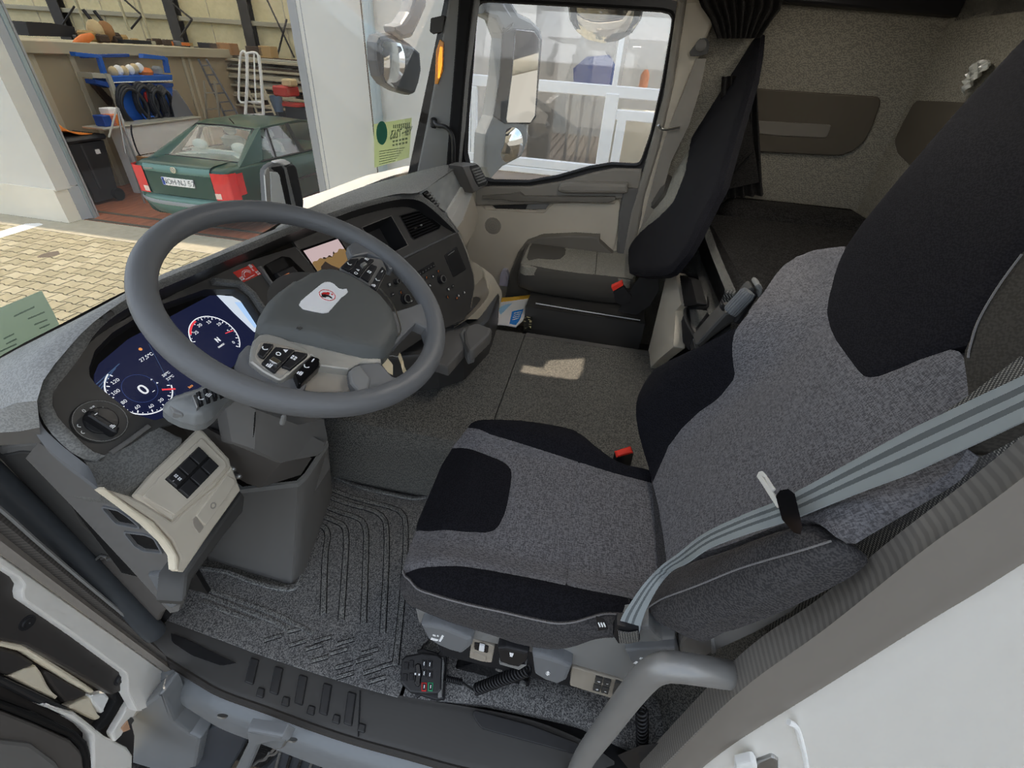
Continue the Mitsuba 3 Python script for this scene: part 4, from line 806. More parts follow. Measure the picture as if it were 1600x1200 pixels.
# ================================================================ seats
def ss(t): t = np.clip(t, 0, 1); return t * t * (3 - 2 * t)
def pxh(fr, pts, h):
    """outline points of a relief surface: where each pixel's ray meets height h(a, b) above the frame's plane"""
    out = []
    for q in pts:
        c = 0.0
        for _ in range(8):
            a, b = fr.px([q], c)[0]; c = .5 * c + .5 * float(h(np.array([a]), np.array([b]))[0])
        out.append((a, b))
    return out
def smo(p, n=60): return [tuple(q) for q in spline(np.array(p), n, closed=True)]
thing('driver_seat', 'large driver seat with grey woven fabric and black velour side bolsters, nearest the camera', 'seat')
CU = Fr((.68, .0, .53), (1, 0, 0), (0, 1, 0), (0, 0, 1))
hc = lambda a, b: .028 * ss((np.abs(a) - .13) / .08) - .030 * ss((b - .16) / .11) ** 2 * 1.0 + 0 * a
far_seam = [(731, 667), (765, 677), (802, 688), (850, 703), (903, 720), (960, 738), (1018, 753)]
near_seam = [(630, 895), (649, 888), (680, 884), (717, 883), (760, 889), (802, 897), (845, 905), (886, 914), (930, 923), (973, 931), (1010, 940)]
front_e = [(730, 667), (706, 694), (690, 725), (669, 775), (652, 815), (641, 850), (631, 886)]
mid_seam = [(903, 720), (899, 770), (894, 820), (889, 870), (886, 914)]
patch = [(706, 699), (718, 698), (731, 699.5), (748, 705), (766, 712), (780, 717), (792, 724), (799, 733), (799.5, 745), (797, 762), (793, 785), (788, 803), (779, 821), (771, 828), (760, 831), (718, 829), (680, 828), (650, 826)]
fe = lambda y0, y1: [q for q in front_e if y0 < q[1] < y1]
F1 = far_seam[:5] + mid_seam[1:] + near_seam[:7][::-1] + fe(830, 884)[::-1] + patch[::-1][:0]
F1 = far_seam[:5] + mid_seam[1:4] + near_seam[:8][::-1] + [(631, 886), (641, 850)] + patch[::-1] + []
P = lambda q: pxh(CU, q, hc)
gz = dict(res=.012, groove=.003, gw=.010, skirt=.05)
add('driver_seat__cushion_fabric', panel(P(F1), CU, hc, **gz), 'seat_grey', label='grey woven seat fabric', smooth=True)
add('driver_seat__cushion_fabric_001', panel(P([(903, 720), (960, 738), (1018, 753), (1036, 762), (1058, 890), (1010, 940), (973, 931), (930, 923), (886, 914), (889, 870), (894, 820), (899, 770)]), CU, hc, **gz), 'seat_grey', label='grey woven seat fabric', smooth=True)
add('driver_seat__front_patch', panel(P(patch + [(652, 815), (669, 775), (690, 725)]), CU, hc, **gz), 'velour', label='black velour patch at the front of the cushion', smooth=True)
farb = [(731, 667), (736, 660), (744, 656), (762, 654.5), (782, 654.5), (815, 656), (847, 660), (875, 665), (896, 670), (912, 680), (928, 694), (945, 707), (960, 717), (978, 725), (1008, 731), (1030, 738), (1018, 753), (960, 738), (903, 720), (850, 703), (802, 688), (765, 677)]
add('driver_seat__cushion_bolster', panel(P(farb), CU, hc, **gz), 'velour', label='black velour bolster', smooth=True)
crest = [(640, 904), (648, 914), (657, 921), (678, 928), (701, 935), (740, 945), (782, 954), (825, 964), (867, 972), (896, 970.5), (920, 964), (945, 957.5), (965, 958)]
nearb = [(630, 896), (649, 888), (680, 884), (717, 883), (760, 889), (802, 897), (845, 905), (886, 914), (930, 923), (973, 931), (1000, 938), (985, 955), (965, 958)] + crest[::-1][1:] + [(632, 900)]
add('driver_seat__cushion_bolster_001', panel(P(nearb), CU, hc, **gz), 'velour', label='black velour bolster', smooth=True)
cr = np.array([CU.pt(*q, float(hc(np.array([q[0]]), np.array([q[1]]))[0])) for q in P([(630, 890), (634, 900)] + crest + [(985, 958)])])
botp = [(632, 925), (642, 942), (656, 948), (671, 953.5), (692, 962), (713, 970.5), (759, 985), (790, 996), (812, 1004), (855, 1011.6), (883, 1010), (905, 1004), (926, 996), (945, 993), (960, 992), (985, 985)]
bt = np.array([U(*q, x=.425) for q in botp])
c0_, b0_ = spline(cr, 50), spline(bt, 50)
mid_ = c0_ * .5 + b0_ * .5 + A(-.018, 0, .0)
add('driver_seat__cushion_side', strip([c0_ + A(.002, 0, -.001), c0_ * .8 + b0_ * .2 + A(-.012, 0, .004), mid_, c0_ * .2 + b0_ * .8 + A(-.012, 0, .0), b0_, b0_ + A(.06, 0, -.005)]), 'velour_side', label='brushed dark velour side of the cushion', smooth=True)
add('driver_seat__cushion_stitch', tube(c0_ + A(-.003, 0, .001), .0016, 5), 'stitch')
add('driver_seat__cushion_core', bx((.68, .0, .465), (.46, .46, .07), .03), 'velour')
add('driver_seat__fabric_tag', prism(FX(.412).px([(931, 962), (944, 967), (950, 981), (935, 984)]), FX(.412), 0, .002), 'black_plastic', label='small black label with white print')
add('driver_seat__fabric_tag_print', cat(*[prism(FX(.412).px([(934 + 4 * k, 971), (936 + 4 * k, 970.5), (939 + 4 * k, 977), (937 + 4 * k, 978)]), FX(.412), .002, .0025) for k in range(3)]), 'label_white')
# backrest
BK = Fr((.68, -.20, .53), (1, 0, 0), (0, -.438, .899), (0, .899, .438))
def hb(a, b):
    low = 1 - ss((b - .36) / .2)
    return .09 * ss((a - .12) / .14) * low + .055 * ss((-a - .14) / .12) * low + .05 * ss((b - .52) / .30)
B = lambda q: pxh(BK, q, hb)
fab = [(1018, 753), (1030, 725), (1042, 697), (1064, 668), (1091, 642), (1108, 631), (1122, 620), (1136, 603), (1147, 588), (1144, 568), (1142, 549), (1144, 525), (1149, 512), (1166, 492), (1180, 470), (1192, 455), (1210, 428), (1223, 413), (1242, 400), (1268, 390), (1295, 386), (1321, 383), (1309, 408), (1301, 432), (1294, 460), (1290, 487), (1295, 510), (1304, 530), (1327, 562), (1340, 579), (1350, 588), (1366, 588), (1385, 581), (1405, 573), (1437, 559), (1486, 543), (1502, 550), (1508, 590), (1511, 624), (1513, 668), (1510, 700), (1475, 740), (1400, 786), (1350, 816), (1308, 842), (1285, 822), (1262, 808), (1205, 826), (1150, 846), (1095, 862), (1040, 882), (1035, 840), (1027, 790)]
gb = dict(res=.013, groove=.003, gw=.010, skirt=.018)
add('driver_seat__backrest_fabric', panel(B(fab), BK, hb, **gb), 'seat_grey', label='grey woven middle of the backrest', smooth=True)
fb_ = [(1018, 753), (1013, 735), (1006, 712), (1000, 690), (995, 668), (992.5, 650), (992.5, 634), (996, 617), (1003, 602), (1012, 588), (1022, 576), (1042, 564), (1067, 552), (1090, 542), (1110, 531), (1130, 520), (1149, 511), (1144, 527), (1142, 549), (1144, 568), (1147, 588), (1136, 603), (1122, 620), (1108, 631), (1091, 642), (1064, 668), (1042, 697), (1030, 725)]
add('driver_seat__backrest_bolster', panel(B(fb_), BK, hb, **gb), 'velour', label='black velour bolster on the far side', smooth=True)
nb_ = [(1040, 882), (1095, 862), (1150, 846), (1205, 826), (1262, 808), (1285, 822), (1308, 842), (1296, 856), (1275, 873), (1220, 904), (1160, 935), (1105, 958), (1085, 964), (1066, 976), (1050, 979), (1034, 974), (1020, 968), (1009, 961), (1005, 945), (1006, 928), (1014, 908), (1026, 893)]
nbp = B(nb_); fall = edge_fall(nbp, .035, .022)
add('driver_seat__backrest_bolster_001', panel(nbp, BK, lambda a, b: hb(a, b) + fall(a, b), res=.011, skirt=.03), 'velour_side', label='brushed dark velour bolster on the near side', smooth=True)
stl = np.array([BK.pt(*q, float(hb(np.array([q[0]]), np.array([q[1]]))[0]) + .001) for q in B([(1013, 953), (1037, 938), (1070, 925), (1100, 913), (1150, 892), (1200, 876), (1250, 862), (1300, 846)])])
add('driver_seat__bolster_stitch', tube(spline(stl, 40), .0013, 5), 'stitch')
hr = [(1321, 383), (1345, 348), (1372, 315), (1400, 281), (1435, 240), (1470, 199), (1505, 159), (1540, 121), (1570, 88), (1600, 57), (1640, 20), (1690, 20), (1690, 300), (1600, 386), (1572, 424), (1548, 458), (1534, 480), (1522, 500), (1515, 518), (1511, 537), (1486, 543), (1437, 559), (1405, 573), (1385, 581), (1366, 588), (1350, 588), (1340, 579), (1327, 562), (1304, 530), (1295, 510), (1290, 487), (1294, 460), (1301, 432), (1309, 408)]
add('driver_seat__headrest', panel(B(hr), BK, hb, **gb), 'velour', label='black velour integrated headrest', smooth=True)
tn = [(1690, 300), (1600, 386), (1572, 424), (1548, 458), (1534, 480), (1522, 500), (1515, 518), (1511, 537), (1502, 550), (1508, 590), (1511, 624), (1513, 668), (1510, 700), (1600, 650), (1690, 600)]
add('driver_seat__upper_side', panel(B(tn), BK, hb, **gb), 'velour_tan', label='dark brown grey side of the upper backrest', smooth=True)
sm_ = np.array([BK.pt(*q, float(hb(np.array([q[0]]), np.array([q[1]]))[0]) + .001) for q in B([(1598, 398), (1560, 450), (1530, 502), (1516, 545), (1514, 560)])])
add('driver_seat__upper_seam', tube(spline(sm_, 30), .0013, 5), 'stitch')
add('driver_seat__backrest_shell', hull(BK.pt(*np.array([(a, b, c) for a in (-.22, .25) for b in (.02, .55) for c in (-.06, -.02)] + [(a, b, c) for a in (-.05, .15) for b in (.85,) for c in (-.05, .0)]).T)), 'velour_side')
# near side: hinge arm, woven side cover
SX = FX(.435)
add('driver_seat__hinge_arm', prism(rnd(SX.px([(1059, 1000), (1060, 992), (1068, 982), (1075, 976), (1110, 960), (1160, 938), (1220, 906), (1276, 872), (1284, 873), (1278, 892), (1262, 918), (1236, 946), (1180, 978), (1120, 1006), (1080, 1027), (1062, 1022)]), .004), SX, -.03, .012, .006), 'mid_plastic', label='long dark grey hinge arm of the backrest')
add('driver_seat__hinge_arm__band', prism(SX.px([(1106, 964), (1111, 962), (1117, 1006), (1110, 1009)]), SX, .011, .015, .002), 'grey_plastic')
sc = SX.px([(1246, 898)])[0]
add('driver_seat__hinge_arm__screw', lathe([(.0105, 0), (.0105, .003), (.006, .005), (.003, .002), (.0005, .002)], SX.at(*sc, .012), 16), 'steel')
cov = SX.px([(1207, 1030), (1206, 1005), (1210, 985), (1220, 968), (1243, 930), (1258, 908), (1276, 886), (1310, 850), (1350, 822), (1420, 785), (1500, 738), (1600, 676), (1700, 610), (1700, 900), (1400, 1000), (1240, 1080)])
add('driver_seat__woven_cover', panel(cov, FX(.46), lambda a, b: .0 * a, skirt=.05, res=.03), 'mesh_fabric', label='coarsely woven dark cover behind the seat side', smooth=True)
# base with levers, plane x = .42
BX_ = FX(.42)
def base(key, q, c0, c1, m, bev=.003, r=.003, label=None):
    g = BX_.px(q, c1); add('driver_seat__' + key, prism(rnd(g, r) if r else g, BX_, c0, c1, bev), m, label=label)
base('base_cover', [(647, 952), (660, 950), (713, 968), (812, 1002), (855, 1010), (883, 1010), (926, 996), (960, 992), (985, 988), (997, 980), (1014, 979), (1026, 994), (1035, 1000), (1056, 1000), (1058, 1022), (997, 1052), (985, 1068), (962, 1060), (900, 1042), (830, 1022), (780, 1010), (736, 1000), (694, 984), (652, 974)], -.05, .0, 'grey_plastic', .008, label='light grey side cover of the seat base with levers')
add('driver_seat__seat_frame', bx((.69, .02, .30), (.42, .38, .30), .02), 'black_plastic')
base('rear_switch_panel', [(893, 1042), (902, 1044), (985, 1068), (976, 1086), (955, 1092), (921, 1082), (890, 1072)], -.04, -.004, 'taupe', .004)
for i in range(4):
    x0, y0 = 936 + 13 * (i % 2) - 3 * (i // 2), 1063 + 3.5 * (i % 2) + 12 * (i // 2)
    base(nx('base_button'), [(x0 - 5, y0 - 4), (x0 + 6, y0 - 1), (x0 + 4, y0 + 7), (x0 - 7, y0 + 4)], -.004, .001, 'dark_plastic', .001, .0008)
    add(nx('driver_seat__button_sign'), text('+-'[i % 2], .008, Fr(BX_.pt(*BX_.px([(x0, y0 + 2)], .001)[0], .001), (0, -1, 0), (0, 0, 1), (-1, 0, 0)), .0005, True), 'label_white')
base('slide_button', [(962, 1066), (973, 1070), (965, 1090), (957, 1087)], -.004, .001, 'dark_plastic', .001, .001)
base('recline_lever', [(655, 976), (672, 977), (694, 982), (738, 1000), (736, 1012), (722, 1023), (703, 1018), (684, 1010), (668, 1000)], -.01, .022, 'soft_grey', .008, .005, 'light grey backrest lever with a white seat symbol')
base('slider_module', [(737, 998), (773, 1010), (768, 1036), (752, 1034), (733, 1028)], -.02, -.003, 'taupe', .002)
base('slider_module_scale', [(741, 1005), (763, 1011), (762, 1021), (741, 1015)], -.003, 0, 'black_plastic', .001)
base('slider_module_thumb', [(749, 1008), (757, 1010), (756, 1019), (748, 1017)], 0, .004, 'label_white', .001, .0006)
base('slider_module_card', [(740, 1019), (760, 1025), (758, 1034), (740, 1029)], -.003, -.001, 'taupe', .0005)
base('cushion_lever', [(776, 1014), (790, 1013), (826, 1021), (824, 1034), (811, 1044), (796, 1041), (780, 1035)], -.01, .02, 'black_plastic', .006, .004, 'black lever with a white symbol')
base('cushion_lever_lip', [(779, 1034), (812, 1044), (823, 1037), (822, 1041), (812, 1048), (780, 1039)], -.005, .016, 'grey_plastic', .003, .001)
base('height_lever', [(830, 1024), (845, 1025), (880, 1036), (894, 1043), (886, 1064), (872, 1071), (850, 1064), (834, 1054)], -.01, .024, 'soft_grey', .008, .005, 'light grey lever with a white double arrow')
base('triangle_lever', [(976, 1016), (1000, 1014), (1056, 1013), (1062, 1030), (1030, 1048), (997, 1050), (984, 1032)], -.02, .012, 'soft_grey', .004, .003, 'pale triangular lever with a white seat symbol')
LF = Fr((.42, 0, 0), (0, -1, 0), (0, 0, 1), (-1, 0, 0))
def sym(key, q, c, parts, s):
    o = LF.px([q], c)[0]; add('driver_seat__' + key, cat(*[prism([(o[0] + x * s, o[1] + y * s) for x, y in p], LF, c, c + .0006) for p in parts]), 'label_white')
SEAT = [[(-1, -1), (0, -1), (.2, -.5), (-.8, -.4)], [(.2, -.9), (.5, -.9), (1, .9), (.7, 1)], [(-.6, .2), (-.2, .2), (-.2, .6), (-.6, .6)], [(.0, .3), (.3, .4), (.2, .7), (0, .6)]]
sym('recline_symbol', (683, 996), .022, SEAT, .014); sym('triangle_symbol', (1007, 1033), .012, SEAT, .016)
sym('cushion_symbol', (799, 1023), .02, [[(-.4, -.2), (.4, -.2), (.5, .9), (-.5, .9)], [(-.3, -.9), (.3, -.9), (.3, -.3), (-.3, -.3)]], .008)
sym('height_symbol', (856, 1052), .024, [[(-.4, .2), (.4, .2), (0, 1)], [(-.4, -.2), (.4, -.2), (0, -1)], [(-.15, -.3), (.15, -.3), (.15, .3), (-.15, .3)]], .010)
# black floor bracket with two bolts
base('floor_bracket', [(711, 1044), (742, 1036), (775, 1040), (790, 1046), (826, 1066), (827, 1074), (818, 1078), (770, 1066), (722, 1060)], -.12, -.10, 'gloss_black', .004)
for q in ((780, 1044), (817, 1067)):
    add(nx('driver_seat__bracket_bolt'), lathe([(.009, 0), (.009, .005), (.004, .006), (.0005, .004)], BX_.at(*BX_.px([q], -.10)[0], -.10), 12), 'steel')
# far belt lock of the driver seat and the armrest knob
thing('belt_buckle', 'red and black belt buckle between driver seat cushion and backrest', 'belt buckle')
bq = [U(*q, z=.50) for q in ((960, 706), (986, 698), (990, 708), (964, 715))]; 
add('belt_buckle__body', hull([p for p in bq] + [p + A(.0, -.004, -.09) for p in bq]), 'black_plastic')
add('belt_buckle__red_button', hull([U(*q, z=.503) for q in ((960, 705), (985, 697), (989.5, 708), (963, 715))] + [U(*q, z=.50) for q in ((960, 705), (985, 697), (989.5, 708), (963, 715))] + [U(*q, z=.508) for q in ((964, 707), (984, 700), (986, 706), (966, 712))]), 'red_button')
thing('folded_armrest', 'black folded armrest with a ribbed grey knob behind the far side of the driver backrest', 'armrest')
AR = FX(1.02)
def ar(key, q, c0, c1, m, bev=.008, r=.004): g = AR.px(q, c1); add('folded_armrest__' + key, prism(rnd(g, r), AR, c0, c1, bev), m)
ar('pad', [(1086, 540), (1108, 514), (1132, 488), (1140, 486), (1158, 489), (1150, 502), (1112, 530), (1096, 546)], -.05, .0, 'dark_plastic')
ar('side', [(1086, 545), (1112, 531), (1150, 503), (1140, 520), (1100, 552), (1080, 560)], -.06, -.01, 'satin_black')
ar('rail', [(1147, 505), (1158, 490), (1176, 462), (1182, 459), (1185, 463), (1156, 509)], 0, .012, 'satin_black', .004)
ar('outer_rail', [(1160, 505), (1176, 482), (1184, 466), (1186, 456), (1179, 447), (1184, 442), (1190, 446), (1193, 452), (1191, 464), (1166, 502)], -.02, .016, 'grey_plastic', .005)
ar('block', [(1160, 462), (1166, 454), (1174, 447), (1180, 452), (1178, 460), (1160, 490), (1152, 486)], -.03, .004, 'dark_plastic', .004)
ka, kb = AR.pt(*AR.px([(1138, 482)])[0], .02), AR.pt(*AR.px([(1160, 458)])[0], .02)
an = np.linspace(0, 2 * np.pi, 145)[:-1]; ku = nrm(kb - ka); k1 = nrm(np.cross(ku, (1, 0, 0))); k2 = np.cross(ku, k1); rr_ = .0165 * (1 + .05 * np.sign(np.sin(an * 18)))
add('folded_armrest__ribbed_knob', strip([ka + s_ * (rr_ * np.cos(an))[:, None] * k1 + s_ * (rr_ * np.sin(an))[:, None] * k2 + ku * d for s_, d in ((.9, 0), (1, .004), (1, .05), (.8, .058))], closed=True, caps=True), 'soft_grey', smooth=20)
ar('clip', [(1124, 480), (1128, 474), (1136, 482), (1130, 488)], 0, .012, 'black_plastic', .003, .002)

# seat belt: webbing from the upper right to the buckle tongue and down to the anchor
thing('seat_belt', 'grey driver seat belt slung across the backrest with a chrome buckle tongue', 'seat belt')
te = [(1690, 540), (1600, 588), (1540, 616), (1480, 645), (1420, 674), (1350, 712), (1290, 745), (1240, 772), (1215, 784), (1160, 806), (1100, 835), (1060, 866), (1035, 884), (1008, 912), (988, 940), (974, 962), (965, 985)]
be = [(1690, 622), (1600, 660), (1540, 688), (1480, 715), (1420, 742), (1350, 768), (1290, 792), (1240, 812), (1216, 820), (1165, 836), (1110, 857), (1075, 880), (1050, 893), (1030, 916), (1014, 944), (1004, 968), (999, 990)]
def belt3(pts):
    out = []
    for i, q in enumerate(pts):
        t = i / (len(pts) - 1); c = .055 + .03 * ss((t - .35) / .3)
        if t < .72: a, b = BK.px([q], c)[0]; out.append(BK.pt(a, b, c))
        else: out.append(U(*q, x=np.interp(t, [.72, .82, 1], [.48, .44, .405])))
    return np.array(out)
ta, ba = spline(belt3(te), 70), spline(belt3(be), 70)
def web(t0, t1): return ta * (1 - t0) + ba * t0, ta * (1 - t1) + ba * t1
for i, (t0, t1, m) in enumerate(((0, .22, 'belt'), (.22, .38, 'belt_dark'), (.38, .56, 'belt'), (.56, .70, 'belt_dark'), (.70, 1, 'belt'))):
    r_ = web(t0, t1); add(nx('seat_belt__webbing_stripe'), shell([r_[0], r_[1]], .0016, BK.w), m, smooth=60)
# tongue
tp = lambda q, c=.09: BK.pt(*BK.px([q], c)[0], c)
add('seat_belt__tongue_grip', hull([tp(q, c) for q in ((1212, 775), (1219, 766), (1232, 764), (1242, 772), (1240, 780), (1254, 824), (1250, 835), (1240, 832), (1222, 812)) for c in (.078, .096)]), 'gloss_black', smooth=20)
add('seat_belt__tongue_blade', cat(prism(BK.px([(1183, 745), (1190, 742), (1221, 788), (1214, 793)], .092), BK, .090, .0935, .001), prism(BK.px([(1193, 742), (1197, 743), (1211, 764), (1206, 768)], .092), BK, .090, .0935, .001), prism(BK.px([(1183, 745), (1186, 738), (1191, 736), (1197, 742), (1194, 746), (1189, 743)], .092), BK, .090, .0935, .001)), 'tongue_steel')
ank = np.array([U(*q, x=.405) for q in ((958, 992), (964, 976), (998, 984), (1000, 1000), (966, 1005))])
add('seat_belt__anchor', hull(np.vstack([ank, ank + A(.02, 0, 0)])), 'black_plastic')
add('seat_belt__anchor_stitching', shell([np.array([U(*q, x=.402) for q in ((966, 985), (982, 988), (997, 985))]), np.array([U(*q, x=.402) for q in ((968, 1003), (984, 1004), (999, 1000))])], .002, (-1, 0, 0)), 'mesh_fabric')

# ---------------------------------------------------------------- passenger seat
thing('passenger_seat', 'grey and black passenger seat on a dark box at the far side of the cab', 'seat')
CP = Fr((2.12, .05, .53), (1, 0, 0), (0, 1, 0), (0, 0, 1))
hp_ = lambda a, b: .0 * a
Q = lambda q: CP.px(q)
pfab = [(820, 387), (830, 373), (843, 368), (860, 370), (890, 377), (940, 388), (980, 394), (988, 420), (986, 436), (960, 432), (900, 426), (860, 419), (838, 417), (825, 416), (830, 406), (870, 406), (880, 400), (884, 390), (880, 383), (860, 378), (842, 376), (832, 380), (826, 395)]
add('passenger_seat__cushion_fabric', panel(Q([(816, 400), (822, 384), (830, 373), (843, 368.5), (860, 370), (890, 377), (940, 388), (990, 394), (995, 425), (986, 436), (960, 432), (900, 426), (860, 420), (838, 416), (820, 416), (814, 412)]), CP, edge_fall(Q([(816, 400), (822, 384), (830, 373), (843, 368.5), (860, 370), (890, 377), (940, 388), (990, 394), (995, 425), (986, 436), (960, 432), (900, 426), (860, 420), (838, 416), (820, 416), (814, 412)]), .02, .006), res=.02, skirt=.04), 'pass_grey', label='grey fabric cushion', smooth=True)
add('passenger_seat__front_patch', panel(Q([(823, 402), (828, 386), (834, 378), (842, 376), (860, 378), (878, 383), (884, 390), (883, 398), (876, 404), (868, 406), (840, 404), (826, 407)]), CP.at(0, 0, .002), None, res=.02, skirt=.01), 'pass_dark', label='darker patch on the cushion', smooth=True)
add('passenger_seat__far_bolster', panel(Q([(830, 372), (836, 366), (860, 361), (900, 362), (930, 366), (955, 378), (975, 388), (985, 394), (940, 388), (890, 377), (860, 370), (843, 368)]), CP.at(0, 0, .01), None, res=.02, skirt=.05), 'pass_dark', smooth=True)
nf = np.array([CP.pt(*q, 0) for q in Q([(813, 412), (838, 416), (860, 420), (900, 426), (940, 430), (975, 434), (990, 437)])]); nb2 = np.array([CP.pt(*q) for q in Q([(812, 412)])])
lowp = np.array([U(*q, z=.36) for q in ((810, 448), (830, 455), (860, 461), (895, 466), (935, 472), (970, 474), (990, 470))])
n0, n1 = spline(nf, 30), spline(lowp, 30)
add('passenger_seat__near_bolster', strip([n0, n0 * .7 + n1 * .3 + A(-.03, 0, .01), n0 * .3 + n1 * .7 + A(-.03, 0, 0), n1, n1 + A(.1, 0, -.01)]), 'pass_dark', label='dark side of the cushion', smooth=True)
add('passenger_seat__front_end', hull([CP.pt(a, b, c) for a, b in Q([(813, 411), (822, 384), (832, 371)]) for c in (0, -.12)] + [U(810, 448, z=.38)]), 'pass_dark')
add('passenger_seat__cushion_seam', tube([CP.pt(*q, .003) for q in Q([(933, 389), (932, 410), (930, 429)])], .002, 5), 'pass_dark')
add('passenger_seat__base_box', strip([[(x, y, z) for x, y in ((2.0, -.3), (2.42, -.3), (2.42, .27), (2.0, .27))] for z in (.0, .36)], closed=True, caps=True), 'dark_plastic', label='dark seat box')
rl = [U(836, 473, z=.30), U(900, 484, z=.30), U(950, 492, z=.30), U(1000, 501, z=.30)]
add('passenger_seat__rail', tube(spline(np.array([U(837, 474, x=1.985), U(900, 484.5, x=1.985), U(1000, 500.5, x=1.985)]), 20), .004, 6), 'steel', label='bright rail line along the seat box')
PBK = Fr((2.2, -.17, .53), (1, 0, 0), (0, -.36, .93), (0, .93, .36))
R_ = lambda q, c=0: PBK.px(q, c)
def pb(key, q, m, c0=-.05, c1=0, lab=None, fr=None):
    g = R_(q, c1); f = edge_fall(g, .03, .012); add('passenger_seat__' + key, panel(g, PBK, f, res=.02, skirt=.02, c=c1), m, label=lab, smooth=True)
pb('backrest_bolster', [(980, 425), (978, 405), (980, 388), (990, 372), (1005, 355), (1030, 335), (1050, 315), (1060, 290), (1066, 275), (1085, 175), (1095, 150), (1100, 60), (1120, 28), (1140, 18), (1184, 22), (1186, 40), (1182, 80), (1174, 123), (1148, 208), (1125, 288), (1112, 312), (1098, 340), (1083, 370), (1070, 393), (1046, 423), (1034, 428), (1000, 430)], 'velour', c1=.02, lab='black velour near side of the backrest and headrest')
pb('backrest_fabric', [(984, 375), (983, 360), (1000, 335), (1018, 318), (1030, 300), (1040, 270), (1050, 245), (1062, 225), (1080, 185), (1087, 172), (1090, 190), (1076, 240), (1068, 275), (1060, 292), (1050, 315), (1030, 335), (1005, 356), (990, 372)], 'pass_grey', c1=-.0, lab='grey fabric strip of the backrest')
pb('backrest_far_bolster', [(980, 345), (982, 325), (990, 310), (1005, 295), (1025, 275), (1038, 262), (1042, 272), (1032, 300), (1018, 318), (1000, 336), (984, 360)], 'pass_dark', c1=.03, lab='dark far bolster')
pb('headrest_edge', [(1085, 175), (1092, 120), (1108, 60), (1116, 42), (1128, 30), (1140, 20), (1124, 45), (1112, 80), (1104, 130), (1097, 165)], 'pass_grey', c1=.035)
add('passenger_seat__belt_stalk_cover', hull([U(*q, x=x) for q in ((988, 470), (990, 445), (1000, 432), (1022, 428), (1030, 436), (1029, 455), (1015, 478), (995, 492), (965, 487)) for x in (1.93, 1.99)]), 'satin_black', smooth=20)
thing('belt_buckle_001', 'red and black belt buckle at the near side of the passenger seat', 'belt buckle')
q_ = [U(*q, x=1.91) for q in ((955, 449), (972, 441), (974, 446), (958, 455))]
add('belt_buckle_001__red_button', hull(q_ + [p + A(.03, 0, 0) for p in q_]), 'red_button')
q_ = [U(*q, x=1.912) for q in ((958, 456), (974, 448), (987, 464), (985, 472), (970, 477), (962, 472))]
add('belt_buckle_001__body', hull(q_ + [p + A(.03, 0, 0) for p in q_]), 'black_plastic')
# passenger belt with its upper guide
thing('seat_belt_001', 'grey passenger seat belt hanging from its upper guide on the far pillar', 'seat belt')
BP = FX(2.44)
add('seat_belt_001__webbing', shell([np.array([BP.pt(*BP.px([q])[0], .03) for q in ((1086, 92), (1064, 150), (1045, 195), (1032, 235), (1015, 300), (1002, 350))]), np.array([BP.pt(*BP.px([q])[0], .03) for q in ((1102, 92), (1092, 140), (1075, 195), (1048, 250), (1028, 320), (1012, 355))])], .002, (-1, 0, 0)), 'door_grey')
gd = BP.pt(*BP.px([(1092, 76)])[0], .04)
add('seat_belt_001__upper_guide', hull([BP.pt(*BP.px([q])[0], c) for q in ((1076, 82), (1084, 72), (1092, 61), (1100, 60), (1106, 68), (1103, 84), (1090, 88), (1078, 88)) for c in (.02, .05)]), 'dark_plastic', smooth=20)
add('seat_belt_001__guide_cap', lathe([(.022, 0), (.020, .012), (.010, .016), (.0005, .016)], BP.at(*BP.px([(1095, 71)], .05)[0], .05), 16), 'mid_plastic')
hk_ = [BP.pt(*BP.px([q])[0], c) for q, c in (((1060, 196), .07), ((1042, 200), .06), ((1032, 199), .06), ((1027, 193), .07))]
add('coat_hook', tube(spline(np.array(hk_), 14), .006, 8), 'chrome', label='small chrome hook on the far pillar beside the passenger window', category='hook')
# ================================================================ rear of the cab: bunk, storage box, curtain
MF = FY(-.42)
thing('bunk_mattress', 'black bunk mattress with a light woven front edge behind the seats', 'mattress')
add('bunk_mattress__pad', bx((1.68, -.79, .765), (1.10, .72, .13), .03), 'mattress_top', label='black upper side')
fr_ = MF.px([(1099, 350), (1081, 363), (1086, 386), (1112, 474), (1118, 492), (1133, 475), (1142, 450), (1120, 398)])
add('bunk_mattress__front_edge', panel(MF.px([(1099, 350), (1082, 361), (1081, 366), (1096, 420), (1116, 490), (1122, 500), (1145, 456), (1120, 398), (1104, 354)]), MF, edge_fall(MF.px([(1099, 350), (1082, 361), (1081, 366), (1096, 420), (1116, 490), (1122, 500), (1145, 456), (1120, 398), (1104, 354)]), .02, .01), res=.02, skirt=.03, c=.02), 'mattress_side', label='light woven front edge', smooth=True)
thing('bolster_cushion', 'long black cushion lying along the side wall at the far end of the bunk', 'cushion')
add('bolster_cushion__pad', bx((2.33, -.86, .80), (.26, .62, .14), .05), 'mattress_top', smooth=60)
thing('bed_box', 'dark box under the bunk mattress', 'box')
add('bed_box__body', bx((1.72, -.80, .35), (1.40, .72, .69), .01), 'satin_black')
KF_ = FY(-.365)
thing('storage_box', 'beige storage box with two black mesh trays in front of the bunk', 'box')
def kb_(key, q, c0, c1, m, bev=.004, r=.004, lab=None):
    g = KF_.px(q, c1); add('storage_box__' + key, prism(rnd(g, r) if r else g, KF_, c0, c1, bev), m, label=lab)
kb_('front', [(1057, 431), (1073, 428), (1083, 478), (1074, 488), (1071, 545), (1048, 562), (1022, 586), (1020, 578)], -.04, 0, 'beige', .006, lab='beige front')
kb_('front_ledge', [(1057, 431), (1074, 427), (1085, 479), (1073, 488)], -.02, .01, 'beige_edge', .006)
kb_('side_window', [(1075, 431), (1095, 438), (1106, 478), (1084, 481)], -.04, -.01, 'deep_black', .003)
